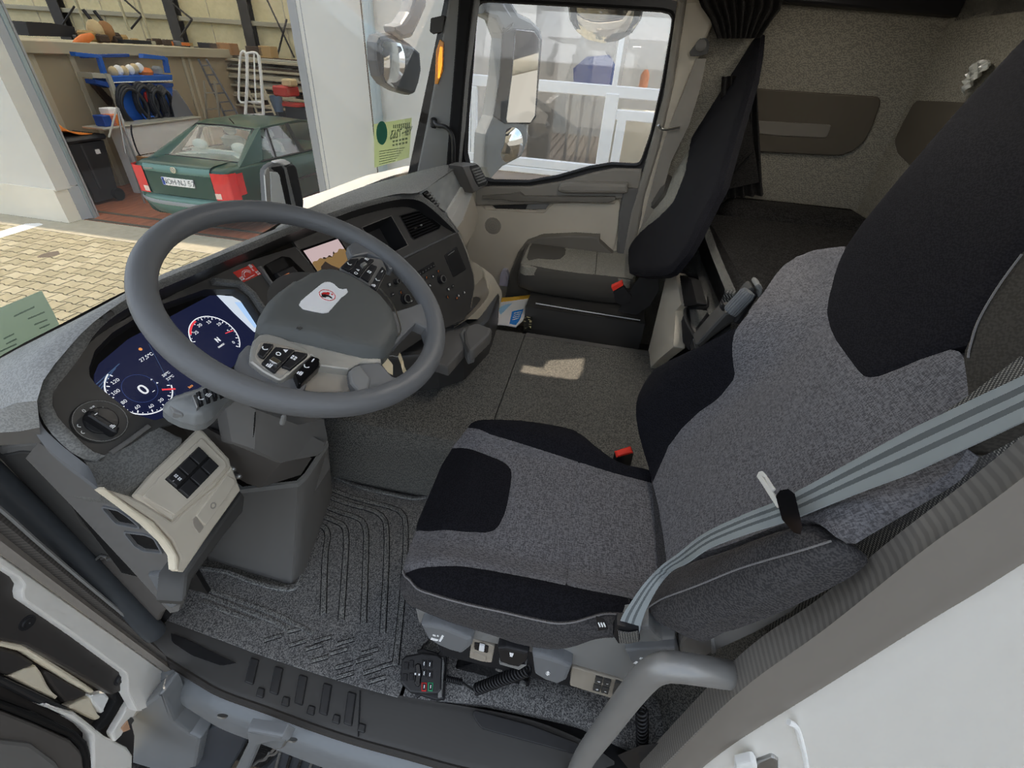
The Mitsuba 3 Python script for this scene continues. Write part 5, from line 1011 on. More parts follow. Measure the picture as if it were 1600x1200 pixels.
kb_('side_window_inside', [(1080, 460), (1086, 458), (1090, 478), (1085, 479)], -.012, -.006, 'beige')
TZ = FZ(.70)
def tray(nm, q):
    g = TZ.px(q); add(f'storage_box__{nm}', prism(rnd(g, .006), TZ, -.05, 0, .006), 'black_plastic', label='black mesh tray')
    gi = list(inset(np.array(ccw(rnd(g, .006))), .012)); add(f'storage_box__{nm}_mesh', prism(gi, TZ, -.002, .002), 'mattress_side')
tray('mesh_tray', [(1054, 400), (1064, 392), (1080, 391), (1088, 398), (1113, 486), (1108, 489), (1098, 440), (1072, 427), (1056, 423)])
tray('mesh_tray_001', [(1071, 481), (1080, 478), (1112, 487), (1104, 500), (1093, 515), (1086, 528), (1074, 512)])
add('storage_box__rim', tube(spline(np.array([U(*q, z=.705) for q in ((1056, 424), (1073, 428), (1094, 437), (1106, 477), (1084, 481), (1071, 483), (1072, 500), (1087, 528))]), 40), .005, 6), 'satin_black')
st_ = [U(*q, y=-.375) for q in ((1105, 375), (1112, 372))]
# curtain gathered beside the pillar
thing('curtain', 'dark pleated sleeper curtain gathered at the far pillar behind the passenger seat', 'curtain')
def pleat(Lp, Rp, n, k, dx, amp):
    V = []
    for j in range(len(Lp)):
        l, r = U(*Lp[j], x=dx), U(*Rp[j], x=dx); s = np.linspace(0, 1, n)[:, None]
        p = l * (1 - s) + r * s; p[:, 0] += amp * np.sin(s[:, 0] * k * np.pi * 2 + j * .25); V.append(p)
    return V
add('curtain__drape', shell(pleat([(1128, 120), (1125, 170), (1118, 230), (1112, 300), (1112, 312)], [(1180, 115), (1184, 150), (1188, 220), (1192, 290), (1194, 305)], 60, 6, 2.36, .018), .004, (1, 0, 0)), 'curtain', smooth=True)
add('curtain__gathered_top', shell(pleat([(1086, -15), (1096, 10), (1110, 30), (1122, 60)], [(1226, -15), (1220, 15), (1205, 35), (1188, 60)], 90, 9, 2.36, .02), .004, (1, 0, 0)), 'curtain', smooth=True)
add('curtain__loose_fold', shell([spline(np.array([U(*q, x=2.34) for q in ((1166, 150), (1172, 190), (1180, 240), (1186, 285))]), 16), spline(np.array([U(*q, x=2.33) for q in ((1150, 160), (1140, 220), (1128, 270), (1118, 300))]), 16)], .004, (1, 0, 0)), 'curtain', smooth=True)
add('curtain__tie_band', tube([U(*q, x=2.32) for q in ((1120, 300), (1140, 275), (1165, 245), (1176, 235))], .007, 6), 'curtain')
# clear plastic film on the rear wall, left by the makers
RWf = FY(-1.15)
cl = RWf.px([(1486, 165), (1496, 140), (1520, 108), (1545, 92), (1575, 70), (1600, 52), (1600, 90), (1560, 112), (1530, 130), (1505, 158)])
cl = [(1512, 108), (1524, 96), (1540, 93), (1552, 97), (1538, 112), (1522, 128), (1508, 142), (1500, 152), (1508, 130)]
gpl = RWf.px(cl); gz_ = np.array(gpl)
add('plastic_film', panel(gpl, RWf, lambda a, b: .012 * np.sin(a * 190) * np.sin(b * 150 + a * 60), skirt=.002, res=.006), 'film', label='crumpled clear plastic film with bright glints on the rear wall behind the headrest', category='plastic film', smooth=False)

# ---------------------------------------------------------------- brochure bag, white cap
thing('brochure_bag', 'clear bag with a blue and white brochure and yellow edge lying behind the console', 'bag')
BG = Fr(U(810, 490, z=.315), (1, 0, 0), (0, 1, 0.0), (0, 0, 1))
add('brochure_bag__sheet', prism(BG.px([(776, 472), (800, 467), (828, 464), (824, 483), (817, 500), (806, 510), (790, 507), (772, 506)]), BG, -.006, 0, .002), 'label_white', label='white brochure')
add('brochure_bag__yellow_edge', prism(BG.px([(776, 466), (800, 464.5), (829, 461), (828, 466), (800, 470), (776, 473)]), BG, 0, .002), 'yellow')
add('brochure_bag__blue_field', prism(BG.px([(800, 487), (818, 483), (812, 500), (806, 508), (796, 506)]), BG, 0, .0012), 'blue')
add('brochure_bag__blue_swirl', prism(BG.px([(778, 482), (790, 476), (800, 474), (792, 482), (782, 492)]), BG, 0, .001), 'pale_blue')
add('brochure_bag__text_lines', cat(*[prism(BG.px([(803 + k * -.8, 489.5 + 3.4 * k), (815 - k * 1.2, 487 + 3.2 * k), (814.8 - k * 1.2, 488 + 3.2 * k), (802.8 - k * .8, 490.5 + 3.4 * k)]), BG, .0012, .0018) for k in range(4)]), 'label_white')
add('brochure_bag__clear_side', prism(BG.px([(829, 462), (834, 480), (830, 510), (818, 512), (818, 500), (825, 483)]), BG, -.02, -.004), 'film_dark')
wc_ = U(787, 447, x=2.43)
add('plastic_bottle', hull(np.vstack([np.array([[0, r * math.cos(a) * s, h] for a in np.linspace(0, 6.28, 14) for r, h, s in ((.027, 0, 1), (.026, .07, .9), (.015, .095, .8))]) + wc_ + A(d, 0, 0) for d in (0, .035)])), 'cap_white', label='small pale rounded plastic bottle at the foot of the passenger door', category='bottle', smooth=50)

# ---------------------------------------------------------------- boxy grey sensor on the dash top, windscreen stickers, exterior mirrors
DF = FY(.80)
thing('dashboard_device', 'boxy grey and black device standing on the dash behind the steering wheel', 'device')
def dc(key, q, c0, c1, m, bev=.004, r=.004): g = DF.px(q, c1); add('dashboard_device__' + key, prism(rnd(g, r), DF, c0, c1, bev), m)
dc('housing', [(444, 261), (452, 256), (460, 257), (464, 262), (475, 314), (474, 336), (462, 336)], -.03, .0, 'black_plastic')
dc('shell_rim', [(414, 272), (415, 265), (420, 259), (428, 254), (440, 254), (447, 262), (455, 292), (463, 334), (418, 334)], -.012, .002, 'grey_plastic', .004)
dc('gap', [(424, 262), (440, 259), (446, 268), (460, 332), (448, 332), (436, 274)], .0, .004, 'deep_black', .001, .001)
dc('face_plate', [(422.5, 268), (434, 269), (437, 273), (450, 332), (425, 332)], .002, .007, 'face_grey', .002, .002)
dc('left_band', [(414, 274), (416, 266), (421, 262), (422, 270), (424.5, 333), (418.5, 333)], .002, .006, 'silver', .002, .001)
dc('edge_band', [(444, 260), (448, 262), (463, 323), (460, 330), (457, 324)], .002, .006, 'steel', .001, .001)
dc('top_cap', [(427, 254), (436, 251), (446, 249), (457, 255), (446, 259.5), (438, 256)], -.008, .006, 'silver_panel', .003, .002)
add('windscreen_sensor', lathe([(.012, 0), (.010, .006), (.004, .010), (.0005, .010)], FZ(.962).at(*FZ(.962).px([(164, 493)])[0], 0), 14), 'dark_plastic', label='small black dome sensor at the windscreen edge of the dash', category='sensor')
def wsq(q): # pane of the windscreen
    d = ray(*q); n = A(0, -1, -.307); return CAM + d * (((A(1.4, .945, .87) - CAM) @ n) / (d @ n))
WSF = Fr(A(1.4, .945, .87), (1, 0, 0), (0, -.307, 1), (0, -1, -.307))
thing('windscreen_sticker', 'pale green inspection sticker with a dark green disc on the far side of the windscreen', 'sticker')
stq = WSF.px([(584, 194), (643, 184), (639, 246), (585, 262)])
add('windscreen_sticker__sheet', prism(stq, WSF, 0, .001), 'sticker_green')
add('windscreen_sticker__disc', prism(WSF.px([(596 + 8.5 * math.cos(t), 207.5 + 18.5 * math.sin(t)) for t in np.linspace(0, 6.283, 30)[:-1]]), WSF, .001, .0018), 'green_dot')
g0, g1, g2 = (np.array(WSF.px([q])[0]) for q in ((584, 194), (643, 184), (585, 262)))
su = nrm(WSF.pt(*g1) - WSF.pt(*g0)); sv = nrm(WSF.pt(*g0) - WSF.pt(*g2)); SK = lambda q, h: (lambda o: Fr(WSF.pt(*o, .001), -su, sv, WSF.w))(WSF.px([q])[0])
def mirror_text(s, q, h, bold=False):
    m = meshkit.text_mesh(s, h, .0008, bold); v = np.array(m.vertices); v[:, 0] -= (v[:, 0].min() + v[:, 0].max()) / 2; f = SK(q, h)
    return TM(f.o + np.outer(v[:, 0], f.u) + np.outer(v[:, 1] - h / 2, f.v) + np.outer(v[:, 2], f.w), m.faces)
add('windscreen_sticker__print', cat(mirror_text('YBF-7263', (627, 207), .034, True), *[prism(WSF.px([(613 + 5 * k, 219.5 + r - 1.1 * k), (616 + 5 * k, 219 + r - 1.1 * k), (616 + 5 * k, 222 + r - 1.1 * k), (613 + 5 * k, 222.5 + r - 1.1 * k)]), WSF, .001, .0016) for k in range(5) for r in (0, 6)], *[prism(WSF.px([(614 + 3 * k, 195 - .5 * k), (615.5 + 3 * k, 194.8 - .5 * k), (615.5 + 3 * k, 200), (614 + 3 * k, 200.3)]), WSF, .001, .0016) for k in range(9)],
    *[prism(WSF.px([(592, 236 + 4 * k), (592 + 40 - 3 * k, 230 + 4 * k), (592 + 40 - 3 * k, 231 + 4 * k), (592, 237 + 4 * k)]), WSF, .001, .0016) for k in range(6)]), 'sticker_ink')
thing('windscreen_sticker_001', 'large pale green sheet of faded print stuck inside the near corner of the windscreen', 'sticker')
sq2 = [(-60, 505), (-8, 484), (64, 454), (82, 486), (97, 518), (60, 545), (28, 590), (5, 640), (-30, 690)]
s2 = WSF.px(sq2); add('windscreen_sticker_001__sheet', prism(s2, WSF, 0, .001), 'sticker_pale')
add('windscreen_sticker_001__print', cat(*[prism(WSF.px([(x0, y0), (x1, y1), (x1 + .8, y1 + 1.8), (x0 + .8, y0 + 1.8)]), WSF, .001, .0016) for x0, y0, x1, y1 in ((20, 493, 52, 478), (42, 497, 68, 486), (52, 506, 72, 498), (60, 512, 76, 505), (4, 528, 20, 520), (8, 536, 24, 528), (-2, 548, 24, 536), (-4, 560, 38, 540), (-10, 575, 42, 550), (-16, 590, 40, 560), (-20, 605, 34, 575), (-24, 622, 26, 590))]), 'ink_pale')
# wiper and cowl at the foot of the windscreen outside
thing('windscreen_wiper', 'black windscreen wiper lying at the foot of the windscreen outside', 'wiper')
WY = 1.04
add('windscreen_wiper__arm', tube(spline(np.array([U(*q, y=WY) for q in ((470, 344), (520, 322), (560, 301), (600, 284), (640, 276))]), 24), .008, 6), 'black_plastic')
add('windscreen_wiper__blade', tube(spline(np.array([U(*q, y=WY - .01) for q in ((482, 330), (530, 311), (575, 291), (612, 277), (640, 270))]), 24), .006, 6), 'rubber_black')
for q0, q1 in (((575, 291), (585, 290)), ((530, 311), (540, 312))): add(nx('windscreen_wiper__bracket'), beam(U(*q0, y=WY - .005), U(*q1, y=WY), .012, .012), 'steel')
CWL = FY(WY + .03)
add('front_cowl', prism(CWL.px([(468, 336), (478, 326), (545, 301), (600, 278), (660, 262), (660, 274), (600, 292), (545, 316), (478, 344)]), CWL, -.10, 0, .008), 'white_paint', label='white painted cowl below the windscreen outside', category='body panel')
# exterior mirrors of the passenger side
thing('main_mirror', 'tall grey exterior mirror on a cranked arm outside the passenger window', 'mirror')
MM = Fr(U(800, 117, x=2.86), (.815, -.58, 0), (0, 0, 1), (-.58, -.815, 0))
def mm(key, q, c0, c1, m, bev=.006, r=.006, thing_='main_mirror', fr=None, lab=None):
    f = fr or MM; g = f.px(q, c1); add(thing_ + '__' + key, prism(rnd(g, r) if r else g, f, c0, c1, bev), m, label=lab)
mm('shell', [(755, -25), (786, -25), (800, 0), (812, 20), (832, 30), (846, 44), (850, 62), (846, 100), (839, 178), (832, 194), (826, 196), (826, 222), (816, 246), (786, 262), (764, 284), (755, 262), (758, 210), (770, 182), (780, 120), (786, 60), (775, 30), (756, 22)], -.09, -.002, 'mirror_shell', .02)
mm('frame_edge', [(786, 52), (804, 44), (836, 46), (848, 62), (838, 184), (828, 194), (790, 194), (772, 182), (782, 120)], -.004, .004, 'mirror_dark', .006)
mm('mirror_glass', [(806, 46), (835, 49), (843.5, 62), (836, 181), (829, 192), (793, 192), (791, 186), (800, 117)], .002, .006, 'mirror', .002, lab='tall flat mirror glass')
q_ = MM.px([(793, 196), (822, 196), (823, 221), (813, 244), (784, 258), (779, 257), (789, 222)], .006)
add('main_mirror__wide_angle_glass', panel(rnd(q_, .006), MM, lambda a, b: -.16 * ((a - np.mean([x for x, _ in q_])) ** 2 + (b - np.mean([y for _, y in q_])) ** 2) * 10, skirt=.01, res=.012, c=.012), 'mirror', label='curved wide angle mirror below', smooth=True)
mm('top_arm', [(754, -40), (786, -40), (790, 4), (800, 22), (806, 40), (786, 52), (776, 32), (756, 22)], -.05, .03, 'mirror_shell', .02)
thing('front_mirror', 'rounded exterior mirror hanging on an arm beyond the top of the windscreen', 'mirror')
FM = Fr(U(620, 100, y=1.12), (.93, -.37, 0), (0, 0, 1), (-.37, -.93, 0))
fo_ = [(588, 66), (592, 55), (606, 52), (625, 55), (645, 70), (658, 82), (660, 110), (656, 130), (650, 146), (642, 149), (622, 143), (604, 133), (594, 120), (589, 95)]
mm('shell', fo_, -.07, -.004, 'mirror_dark', .02, .008, 'front_mirror', FM)
gq = rnd(FM.px([(598, 68), (604, 64), (628, 68), (645, 78), (656, 92), (655, 120), (650, 142), (640, 146), (622, 140), (606, 130), (600, 118)]), .006)
add('front_mirror__glass', panel(gq, FM, lambda a, b: -1.0 * ((a - gq[0][0] - .06) ** 2 + (b - .02) ** 2), skirt=.01, res=.012, c=.006), 'mirror', label='convex mirror glass', smooth=True)
mm('arm', [(615, 40), (628, 36), (640, 18), (648, -10), (668, -10), (668, 10), (655, 40), (646, 58), (630, 62), (617, 50)], -.05, .02, 'mirror_shell', .02, .008, 'front_mirror', FM)
thing('kerb_mirror', 'wide rounded kerb mirror hanging above the passenger window outside', 'mirror')
KM = Fr(U(945, 30, x=2.80), (.0, -1, 0), (-.5, 0, .866), (-.866, 0, -.5))
kq = rnd(KM.px([(887, -30), (887, 10), (890, 38), (898, 53), (915, 65), (940, 71), (965, 68), (985, 58), (998, 38), (1004, 12), (1006, -30)]), .01)
kx = np.mean(np.array(kq), 0)
add('kerb_mirror__glass', panel(kq, KM, lambda a, b: -1.1 * ((a - kx[0]) ** 2 + (b - kx[1]) ** 2), skirt=.012, res=.015), 'mirror', smooth=True)
add('kerb_mirror__shell', prism(list(inset(np.array(ccw(kq)), -.008)), KM, -.10, -.02, .03), 'mirror_dark')

# ================================================================ floor mat, sill, step well on the driver's side
thing('floor_mat', 'speckled grey rubber floor mat with raised L shaped ribs in the driver footwell', 'floor mat')
FM0 = FZ(.004)
mat_out = [(256, 968), (300, 886), (312, 884), (356, 890), (395, 905), (442, 916), (462, 912), (470, 880), (500, 742), (508, 738), (520, 742), (560, 757), (610, 769), (650, 776), (668, 771), (680, 800), (680, 990), (660, 1010), (650, 1035), (634, 1060), (622, 1091), (560, 1074), (480, 1049), (400, 1022), (350, 1003)]
mp = FM0.px(mat_out)
add('floor_mat__sheet', prism(mp, FM0, -.004, .004, .002), 'mat_rubber')
rimq = [FM0.px([q])[0] for q in mat_out[:17]]
add('floor_mat__raised_edge', tube(FM0.pt(*spline(np.array(FM0.px([(262, 962), (302, 892), (312, 890), (356, 896), (396, 911), (442, 922), (464, 918), (476, 880), (504, 748), (511, 743), (560, 762), (610, 774), (650, 781), (672, 776)])), 80).T, .006), .007, 6, flat=.8), 'mat_ridge', label='lighter raised edge')
RM = FM0.at(0, 0, .004)
bands = [[(499, 757), (550, 777), (600, 790), (622, 797), (632, 808), (634, 846), (629, 930), (618, 1040)], [(496, 769), (540, 786), (580, 797), (596, 806), (603, 820), (604, 870), (598, 990)], [(493, 784), (530, 800), (560, 810), (570, 822), (572, 850), (568, 975)], [(490, 800), (520, 813), (537, 822), (541, 840), (540, 870), (533, 970)], [(488, 817), (505, 823), (512, 836), (508, 870), (505, 960)]]
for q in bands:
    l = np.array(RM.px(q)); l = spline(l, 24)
    add(nx('floor_mat__rib'), bar(RM, [tuple(p) for p in l], .0075, -.001, .0035, .0022), 'mat_ridge'); add(nx('floor_mat__groove'), bar(RM, [tuple(p) for p in l], .0098, -.001, .0009, 0), 'rubber_black')  # flat black strip under each rib stands in for the shade along its edges
for q in ([(300, 912), (370, 938), (430, 960), (480, 985), (489, 990)], [(308, 925), (365, 947), (420, 968), (450, 984)], [(316, 940), (360, 957), (400, 972)]):
    add(nx('floor_mat__rib'), bar(RM, [tuple(p) for p in spline(np.array(RM.px(q)), 14)], .006, -.001, .0035, .0022), 'mat_ridge')
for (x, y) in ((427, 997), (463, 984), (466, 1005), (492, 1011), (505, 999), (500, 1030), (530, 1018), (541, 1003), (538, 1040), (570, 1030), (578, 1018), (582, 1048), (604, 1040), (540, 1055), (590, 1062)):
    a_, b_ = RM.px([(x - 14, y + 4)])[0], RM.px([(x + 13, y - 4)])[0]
    add(nx('floor_mat__bar'), bar(RM, [a_, b_], .0045, -.001, .0035, .002), 'mat_ridge'); add(nx('floor_mat__bar_edge_shade'), bar(RM, [a_, b_], .0065, -.001, .0009, 0), 'rubber_black')  # shade beside the short bars, drawn as a wider black strip below
add('floor_carpet', panel(FZ(.012).px([(625, 1090), (640, 1060), (655, 1030), (690, 1000), (760, 1010), (900, 1060), (1010, 1070), (1030, 1100), (1040, 1180), (1000, 1175), (900, 1130), (760, 1100)]), FZ(.012), lambda a, b: .006 * np.sin(a * 40), skirt=.02, res=.03), 'mat_rubber', label='speckled grey carpet moulding beside the driver seat base', category='carpet')
# sill
thing('sill_plate', 'ribbed black plastic sill plate along the driver door opening', 'sill plate')
sA = [U(*q, z=.006) for q in ((258, 966), (300, 984), (350, 1001), (400, 1020), (480, 1047), (560, 1073), (622, 1091), (735, 1110), (830, 1130), (910, 1162), (960, 1195))]
sB = [U(*q, z=-.012) for q in ((234, 1008), (270, 1032), (310, 1057), (350, 1079), (420, 1104), (490, 1130), (560, 1153), (640, 1175), (720, 1197), (800, 1212), (880, 1225))]
a_, b_ = spline(np.array(sA), 60), spline(np.array(sB), 60)
add('sill_plate__plate', strip([a_ + A(.012, 0, -.012), a_ + A(.006, 0, .001), a_, a_ * .9 + b_ * .1 + A(0, 0, .002), a_ * .1 + b_ * .9 + A(0, 0, .003), b_, b_ + A(0, 0, -.02)]), 'dark_plastic', smooth=40)
add('sill_plate__base', bx((.44, .15, -.055), (.12, 1.75, .04)), 'rubber_black')
SP = Fr(a_[25] * .5 + b_[25] * .5 + A(0, 0, .003), a_[30] - a_[20], b_[25] - a_[25], (0, 0, 1))
lowS = lambda q: SP.px(q, 0)
for k in range(5):
    x, y = 398 + 38.0 * k, 1027 + 13.2 * k
    add(nx('sill_plate__tread_rib'), prism(rnd(lowS([(x - 6, y), (x + 7, y + 4), (x - 2 + .5 * k, y + 44 + 3 * k), (x - 15 + .5 * k, y + 39 + 3 * k)]), .003), SP, -.004, .005, .003), 'satin_black')
for k in range(5):
    x, y = 408 + 39.5 * k, 1073 + 14 * k
    add(nx('sill_plate__short_rib'), prism(rnd(lowS([(x - 4, y), (x + 6, y + 3), (x + 4, y + 19 - k * .4), (x - 8, y + 15 - k * .4)]), .003), SP, -.004, .005, .003), 'satin_black')
add('sill_plate__plate_joint', bar(SP, lowS([(563, 1079), (560, 1151)]), .0012, 0, .003, 0), 'deep_black')
add('sill_plate__end_scoop', panel(lowS([(268, 990), (290, 998), (330, 1018), (368, 1036), (345, 1040), (300, 1024), (270, 1004)]), SP.at(0, 0, .004), None, skirt=.006, res=.01), 'rubber_black')
add('sill_plate__side_recess', prism(rnd(lowS([(736, 1108), (830, 1133), (900, 1160), (940, 1190), (860, 1168), (775, 1145), (752, 1138), (742, 1124)]), .006), SP, -.002, .004, .002), 'satin_black')
sC = b_ + A(-.004, 0, -.03)
add('sill_plate__rubber_seal', tube(b_ + A(-.004, 0, -.008), .010, 8), 'seal_dark')
thing('entry_step', 'bluish grey metal door sill with a bracket above the dark step well', 'step')
e0_, e1_ = b_ + A(-.006, 0, -.022), b_ + A(-.045, 0, -.065)
add('entry_step__sill_band', strip([e0_, e0_ * .6 + e1_ * .4 + A(-.008, 0, .004), e1_, e1_ + A(-.004, 0, -.05), e1_ + A(.05, 0, -.08)]), 'step_blue', smooth=50)
for k, q in enumerate(((348, 1118), (457, 1155))):
    add(nx('entry_step__hole_ring'), lathe([(.012, 0), (.010, .004), (.006, .004), (.0005, .002)], Fr(U(*q, x=.30), (0, 1, 0), (-.5, 0, .8), (-.8, 0, .5)), 14), 'steel')
EX = lambda x: FX(x)
def st(key, q, x, th, m, bev=.008, r=.006, lab=None):
    f = EX(x); g = [(a, max(b, -.85)) for a, b in f.px(q)]; add('entry_step__' + key, prism(rnd(g, r) if r else g, f, -th, 0, bev), m, label=lab)
st('front_panel', [(206, 1240), (200, 1120), (214, 1108), (250, 1082), (258, 1095), (272, 1130), (296, 1148), (314, 1156), (306, 1200), (300, 1240)], .30, .05, 'step_blue', .01, lab='pale blue grey panel in front of the step well')
st('well_back', [(240, 1075), (300, 1062), (420, 1110), (600, 1170), (760, 1215), (760, 1290), (240, 1290)], .42, .02, 'step_black', 0, 0)
st('step_side', [(314, 1155), (320, 1140), (358, 1128), (390, 1146), (380, 1170), (352, 1215), (330, 1240), (300, 1240)], .33, .03, 'step_dark')
st('bracket', [(384, 1142), (440, 1152), (452, 1160), (420, 1160), (404, 1166), (392, 1195), (372, 1240), (352, 1240), (366, 1205), (386, 1164)], .27, .025, 'step_blue', .008, .004, lab='Y shaped bracket')
st('step_grating', [(392, 1240), (412, 1205), (440, 1175), (470, 1172), (560, 1190), (660, 1210), (680, 1245)], .33, .02, 'step_dark', .004)
for k in range(9):
    x = 418 + 17 * k; st(nx('grating_bar'), [(x, 1240), (x + 16, 1178 + 4 * k), (x + 20, 1179 + 4 * k), (x + 5, 1240)], .318, .008, 'step_black' if k % 3 else 'steel', .002, .0)
for k, q in enumerate(((404, 1187), (420, 1178), (432, 1166))):
    p = U(*q, x=.30); add(nx('entry_step__cable_clip'), tube(spline(np.array([U(q[0] - 8, q[1] + 9, x=.30), U(q[0], q[1] + 2, x=.30), U(q[0] + 10, q[1], x=.30), U(q[0] + 16, q[1] - 10, x=.30)]), 12), .0035, 6), 'steel')
add('entry_step__well_floor', bx((.24, .45, -.92), (.5, 1.9, .04)), 'step_black')
# remote control with coiled cable
thing('remote_control', 'small black remote control with rows of buttons lying beside the driver seat base', 'remote control')
RB = Fr(U(661, 1055, z=.055), U(690, 1062, z=.055) - U(630, 1050, z=.055), U(661, 1020, z=.055) - U(661, 1090, z=.055), (0, 0, 1)); RB = Fr(RB.o, RB.u, RB.v + A(.0, 0, .25), (0, 0, 1))
def rm(key, q, c0, c1, m, bev=.002, r=.002, lab=None): g = RB.px(q, c1); add('remote_control__' + key, prism(rnd(g, r) if r else g, RB, c0, c1, bev), m, label=lab)
rm('body', [(627, 1030), (634, 1024), (660, 1019), (684, 1022), (692, 1028), (690, 1078), (684, 1084), (660, 1084), (640, 1082), (625, 1066)], -.018, .006, 'satin_black', .005, .004)
rm('side_edge', [(685, 1030), (692, 1026), (694, 1036), (690, 1088), (684, 1090), (684, 1082)], -.018, .003, 'grey_plastic', .003, .001)
rm('holder', [(652, 1015), (662, 1013), (685, 1020), (690, 1012), (698, 1026), (694, 1092), (682, 1094), (650, 1084), (655, 1070)], -.032, -.012, 'black_plastic', .003)
rm('tip', [(647, 1083), (660, 1084), (651, 1091)], -.02, -.008, 'black_plastic', .002, 0)
rm('rocker', [(648, 1039), (652, 1036), (657, 1037), (659, 1052), (657, 1068), (654, 1073), (650, 1072), (647, 1066), (649, 1052)], .005, .010, 'gloss_black', .003, .001, 'central rocker key')
for i, q in enumerate(((663, 1037), (672, 1038), (663, 1052), (672, 1054), (635, 1040), (643, 1037), (633, 1058), (643, 1057))):
    rm(nx('key'), [(q[0] - 3.5, q[1] - 6), (q[0] + 3.5, q[1] - 5.5), (q[0] + 3, q[1] + 6), (q[0] - 4, q[1] + 5.5)], .005, .009, 'black_plastic', .0015, .0006)
    if i < 4: rm(nx('key_mark'), [(q[0] - 1, q[1] - 3), (q[0] + .5, q[1] - 3), (q[0], q[1] + 3), (q[0] - 1.4, q[1] + 3)], .009, .0096, 'label_white', 0, 0)
for nm_, q, m in (('red_key', (663, 1073), 'red_line'), ('green_key', (673, 1073), 'green_line')):
    rm(nm_, [(q[0] - 4.5, q[1] - 7), (q[0] + 4, q[1] - 6.5), (q[0] + 3, q[1] + 7.5), (q[0] - 4.5, q[1] + 7)], .005, .0075, m, .001, .0006)
    rm(nm_ + '_centre', [(q[0] - 2.8, q[1] - 5), (q[0] + 2.4, q[1] - 4.6), (q[0] + 1.6, q[1] + 5.4), (q[0] - 3, q[1] + 5)], .0072, .0086, 'black_plastic', .0005, 0)
    rm(nm_ + '_mark', [(q[0] - .8, q[1] - 2.5), (q[0] + .8, q[1] - 2.5), (q[0] + .3, q[1] + 2.5), (q[0] - 1.2, q[1] + 2.5)], .0086, .0092, 'label_white', 0, 0)
for i, q in enumerate(((649, 1053), (655, 1054))): rm(nx('rocker_dot'), [(q[0] - 1.4, q[1] - 1.6), (q[0] + 1.4, q[1] - 1.4), (q[0] + 1.2, q[1] + 1.6), (q[0] - 1.4, q[1] + 1.5)], .010, .0106, 'label_white', 0, 0)
def coil(p, q, r, turns, wire, key, sag=.0):
    n = turns * 14; t = np.linspace(0, 1, n); ax = nrm(q - p); a = nrm(np.cross(ax, (0, 0, 1) if abs(ax[2]) < .9 else (1, 0, 0))); b = np.cross(ax, a); w = t * turns * 2 * np.pi
    c = p + np.outer(t, q - p) + np.outer(r * np.cos(w), a) + np.outer(r * np.sin(w), b); c[:, 2] -= sag * np.sin(np.pi * t)
    add(key, tube(c, wire, 5), 'black_plastic', smooth=True)
coil(U(744, 1077, z=.05), U(826, 1046, x=.47), .0115, 19, .0032, 'remote_control__coiled_cable')
coil(U(696, 1060, z=.05), U(722, 1066, z=.045), .006, 9, .0022, 'remote_control__thin_coil')
add('remote_control__cable', tube(spline(np.array([U(720, 1065, z=.045), U(732, 1073, z=.04), U(741, 1079, z=.045)]), 12), .003, 6), 'satin_black')
thing('air_hose', 'ribbed black coiled hose hanging behind the bent metal grab bar', 'hose')
coil(U(1003, 1108, x=.44), U(1004, 1172, x=.44), .011, 11, .0035, 'air_hose__coil')
add('air_hose__bracket', hull([U(*q, x=x) for q in ((965, 1180), (1000, 1165), (1035, 1160), (1065, 1172), (1050, 1200), (985, 1205)) for x in (.40, .44)]), 'black_plastic', smooth=20)
# ================================================================ driver's door opening
# entry handle
thing('grab_bar', 'bent grey metal grab bar at the lower right of the door opening', 'grab handle')
eh = np.array([U(888, 1240, x=.365), U(912, 1186, x=.36), U(950, 1133, x=.36), (U(985, 1086, x=.36)), U(1007, 1060, x=.36), U(1025, 1046, x=.36), U(1048, 1041, x=.36), U(1080, 1045, x=.365), U(1125, 1052, x=.385), U(1165, 1058, x=.41), U(1190, 1062, x=.44)])
add('grab_bar__bar', tube(spline(eh, 50), .0215, 16), 'grab_metal', smooth=True)
# pillar behind the door opening: rubber seal, inner trim, white outer skin (plane x = .36)
def lerp_px(p, q, n): return [(p[0] + (q[0] - p[0]) * t, p[1] + (q[1] - p[1]) * t) for t in np.linspace(0, 1, n)]
SLX = .36
up_e = [(1000, 1206), (1150, 1054), (1285, 960), (1416, 859), (1520, 783), (1600, 722), (1720, 628)]
lo_e = [(1030, 1208), (1150, 1086), (1290, 982), (1440, 862), (1530, 798), (1600, 745), (1720, 652)]
ot_e = [(1085, 1210), (1150, 1160), (1300, 1066), (1440, 978), (1530, 924), (1600, 880), (1720, 806)]
u_, l_, o_ = (spline(np.array([U(*q, x=x) for q in e]), 60) for e, x in ((up_e, .385), (lo_e, .362), (ot_e, .345)))
thing('door_seal', 'ribbed grey rubber seal running up the rear edge of the driver door opening', 'seal')
add('door_seal__lip', strip([u_ + A(.02, 0, 0), u_, u_ * .5 + l_ * .5 + A(-.012, 0, 0), l_]), 'seal_ribbed', smooth=60)
add('door_seal__base', strip([l_, l_ * .75 + o_ * .25 + A(-.006, 0, 0), l_ * .4 + o_ * .6 + A(-.012, 0, 0), o_]), 'seal_grey', smooth=60)
sk = [o_ + A(.0, 0, 0), o_ + A(-.015, -.012, -.006), o_ + A(-.02, -.05, -.03), o_ + A(-.02, -.9, -.6)]
add('wall_left', cat(strip(sk), prism([(-1.22, -.4), (-.62, -.4), (-.9, 1.66), (-1.22, 1.66)], FX(.36), -.03, .0)), 'white_paint', label='white painted cab side behind the driver door opening', kind='structure', smooth=50)
LT_ = FX(.325)
def lt(key, q, c0, c1, m, bev=.004, r=.004): g = LT_.px(q, c1); add('door_latch__' + key, prism(rnd(g, r), LT_, c0, c1, bev), m)
thing('door_latch', 'grey door striker in a pressed recess of the white pillar', 'latch')
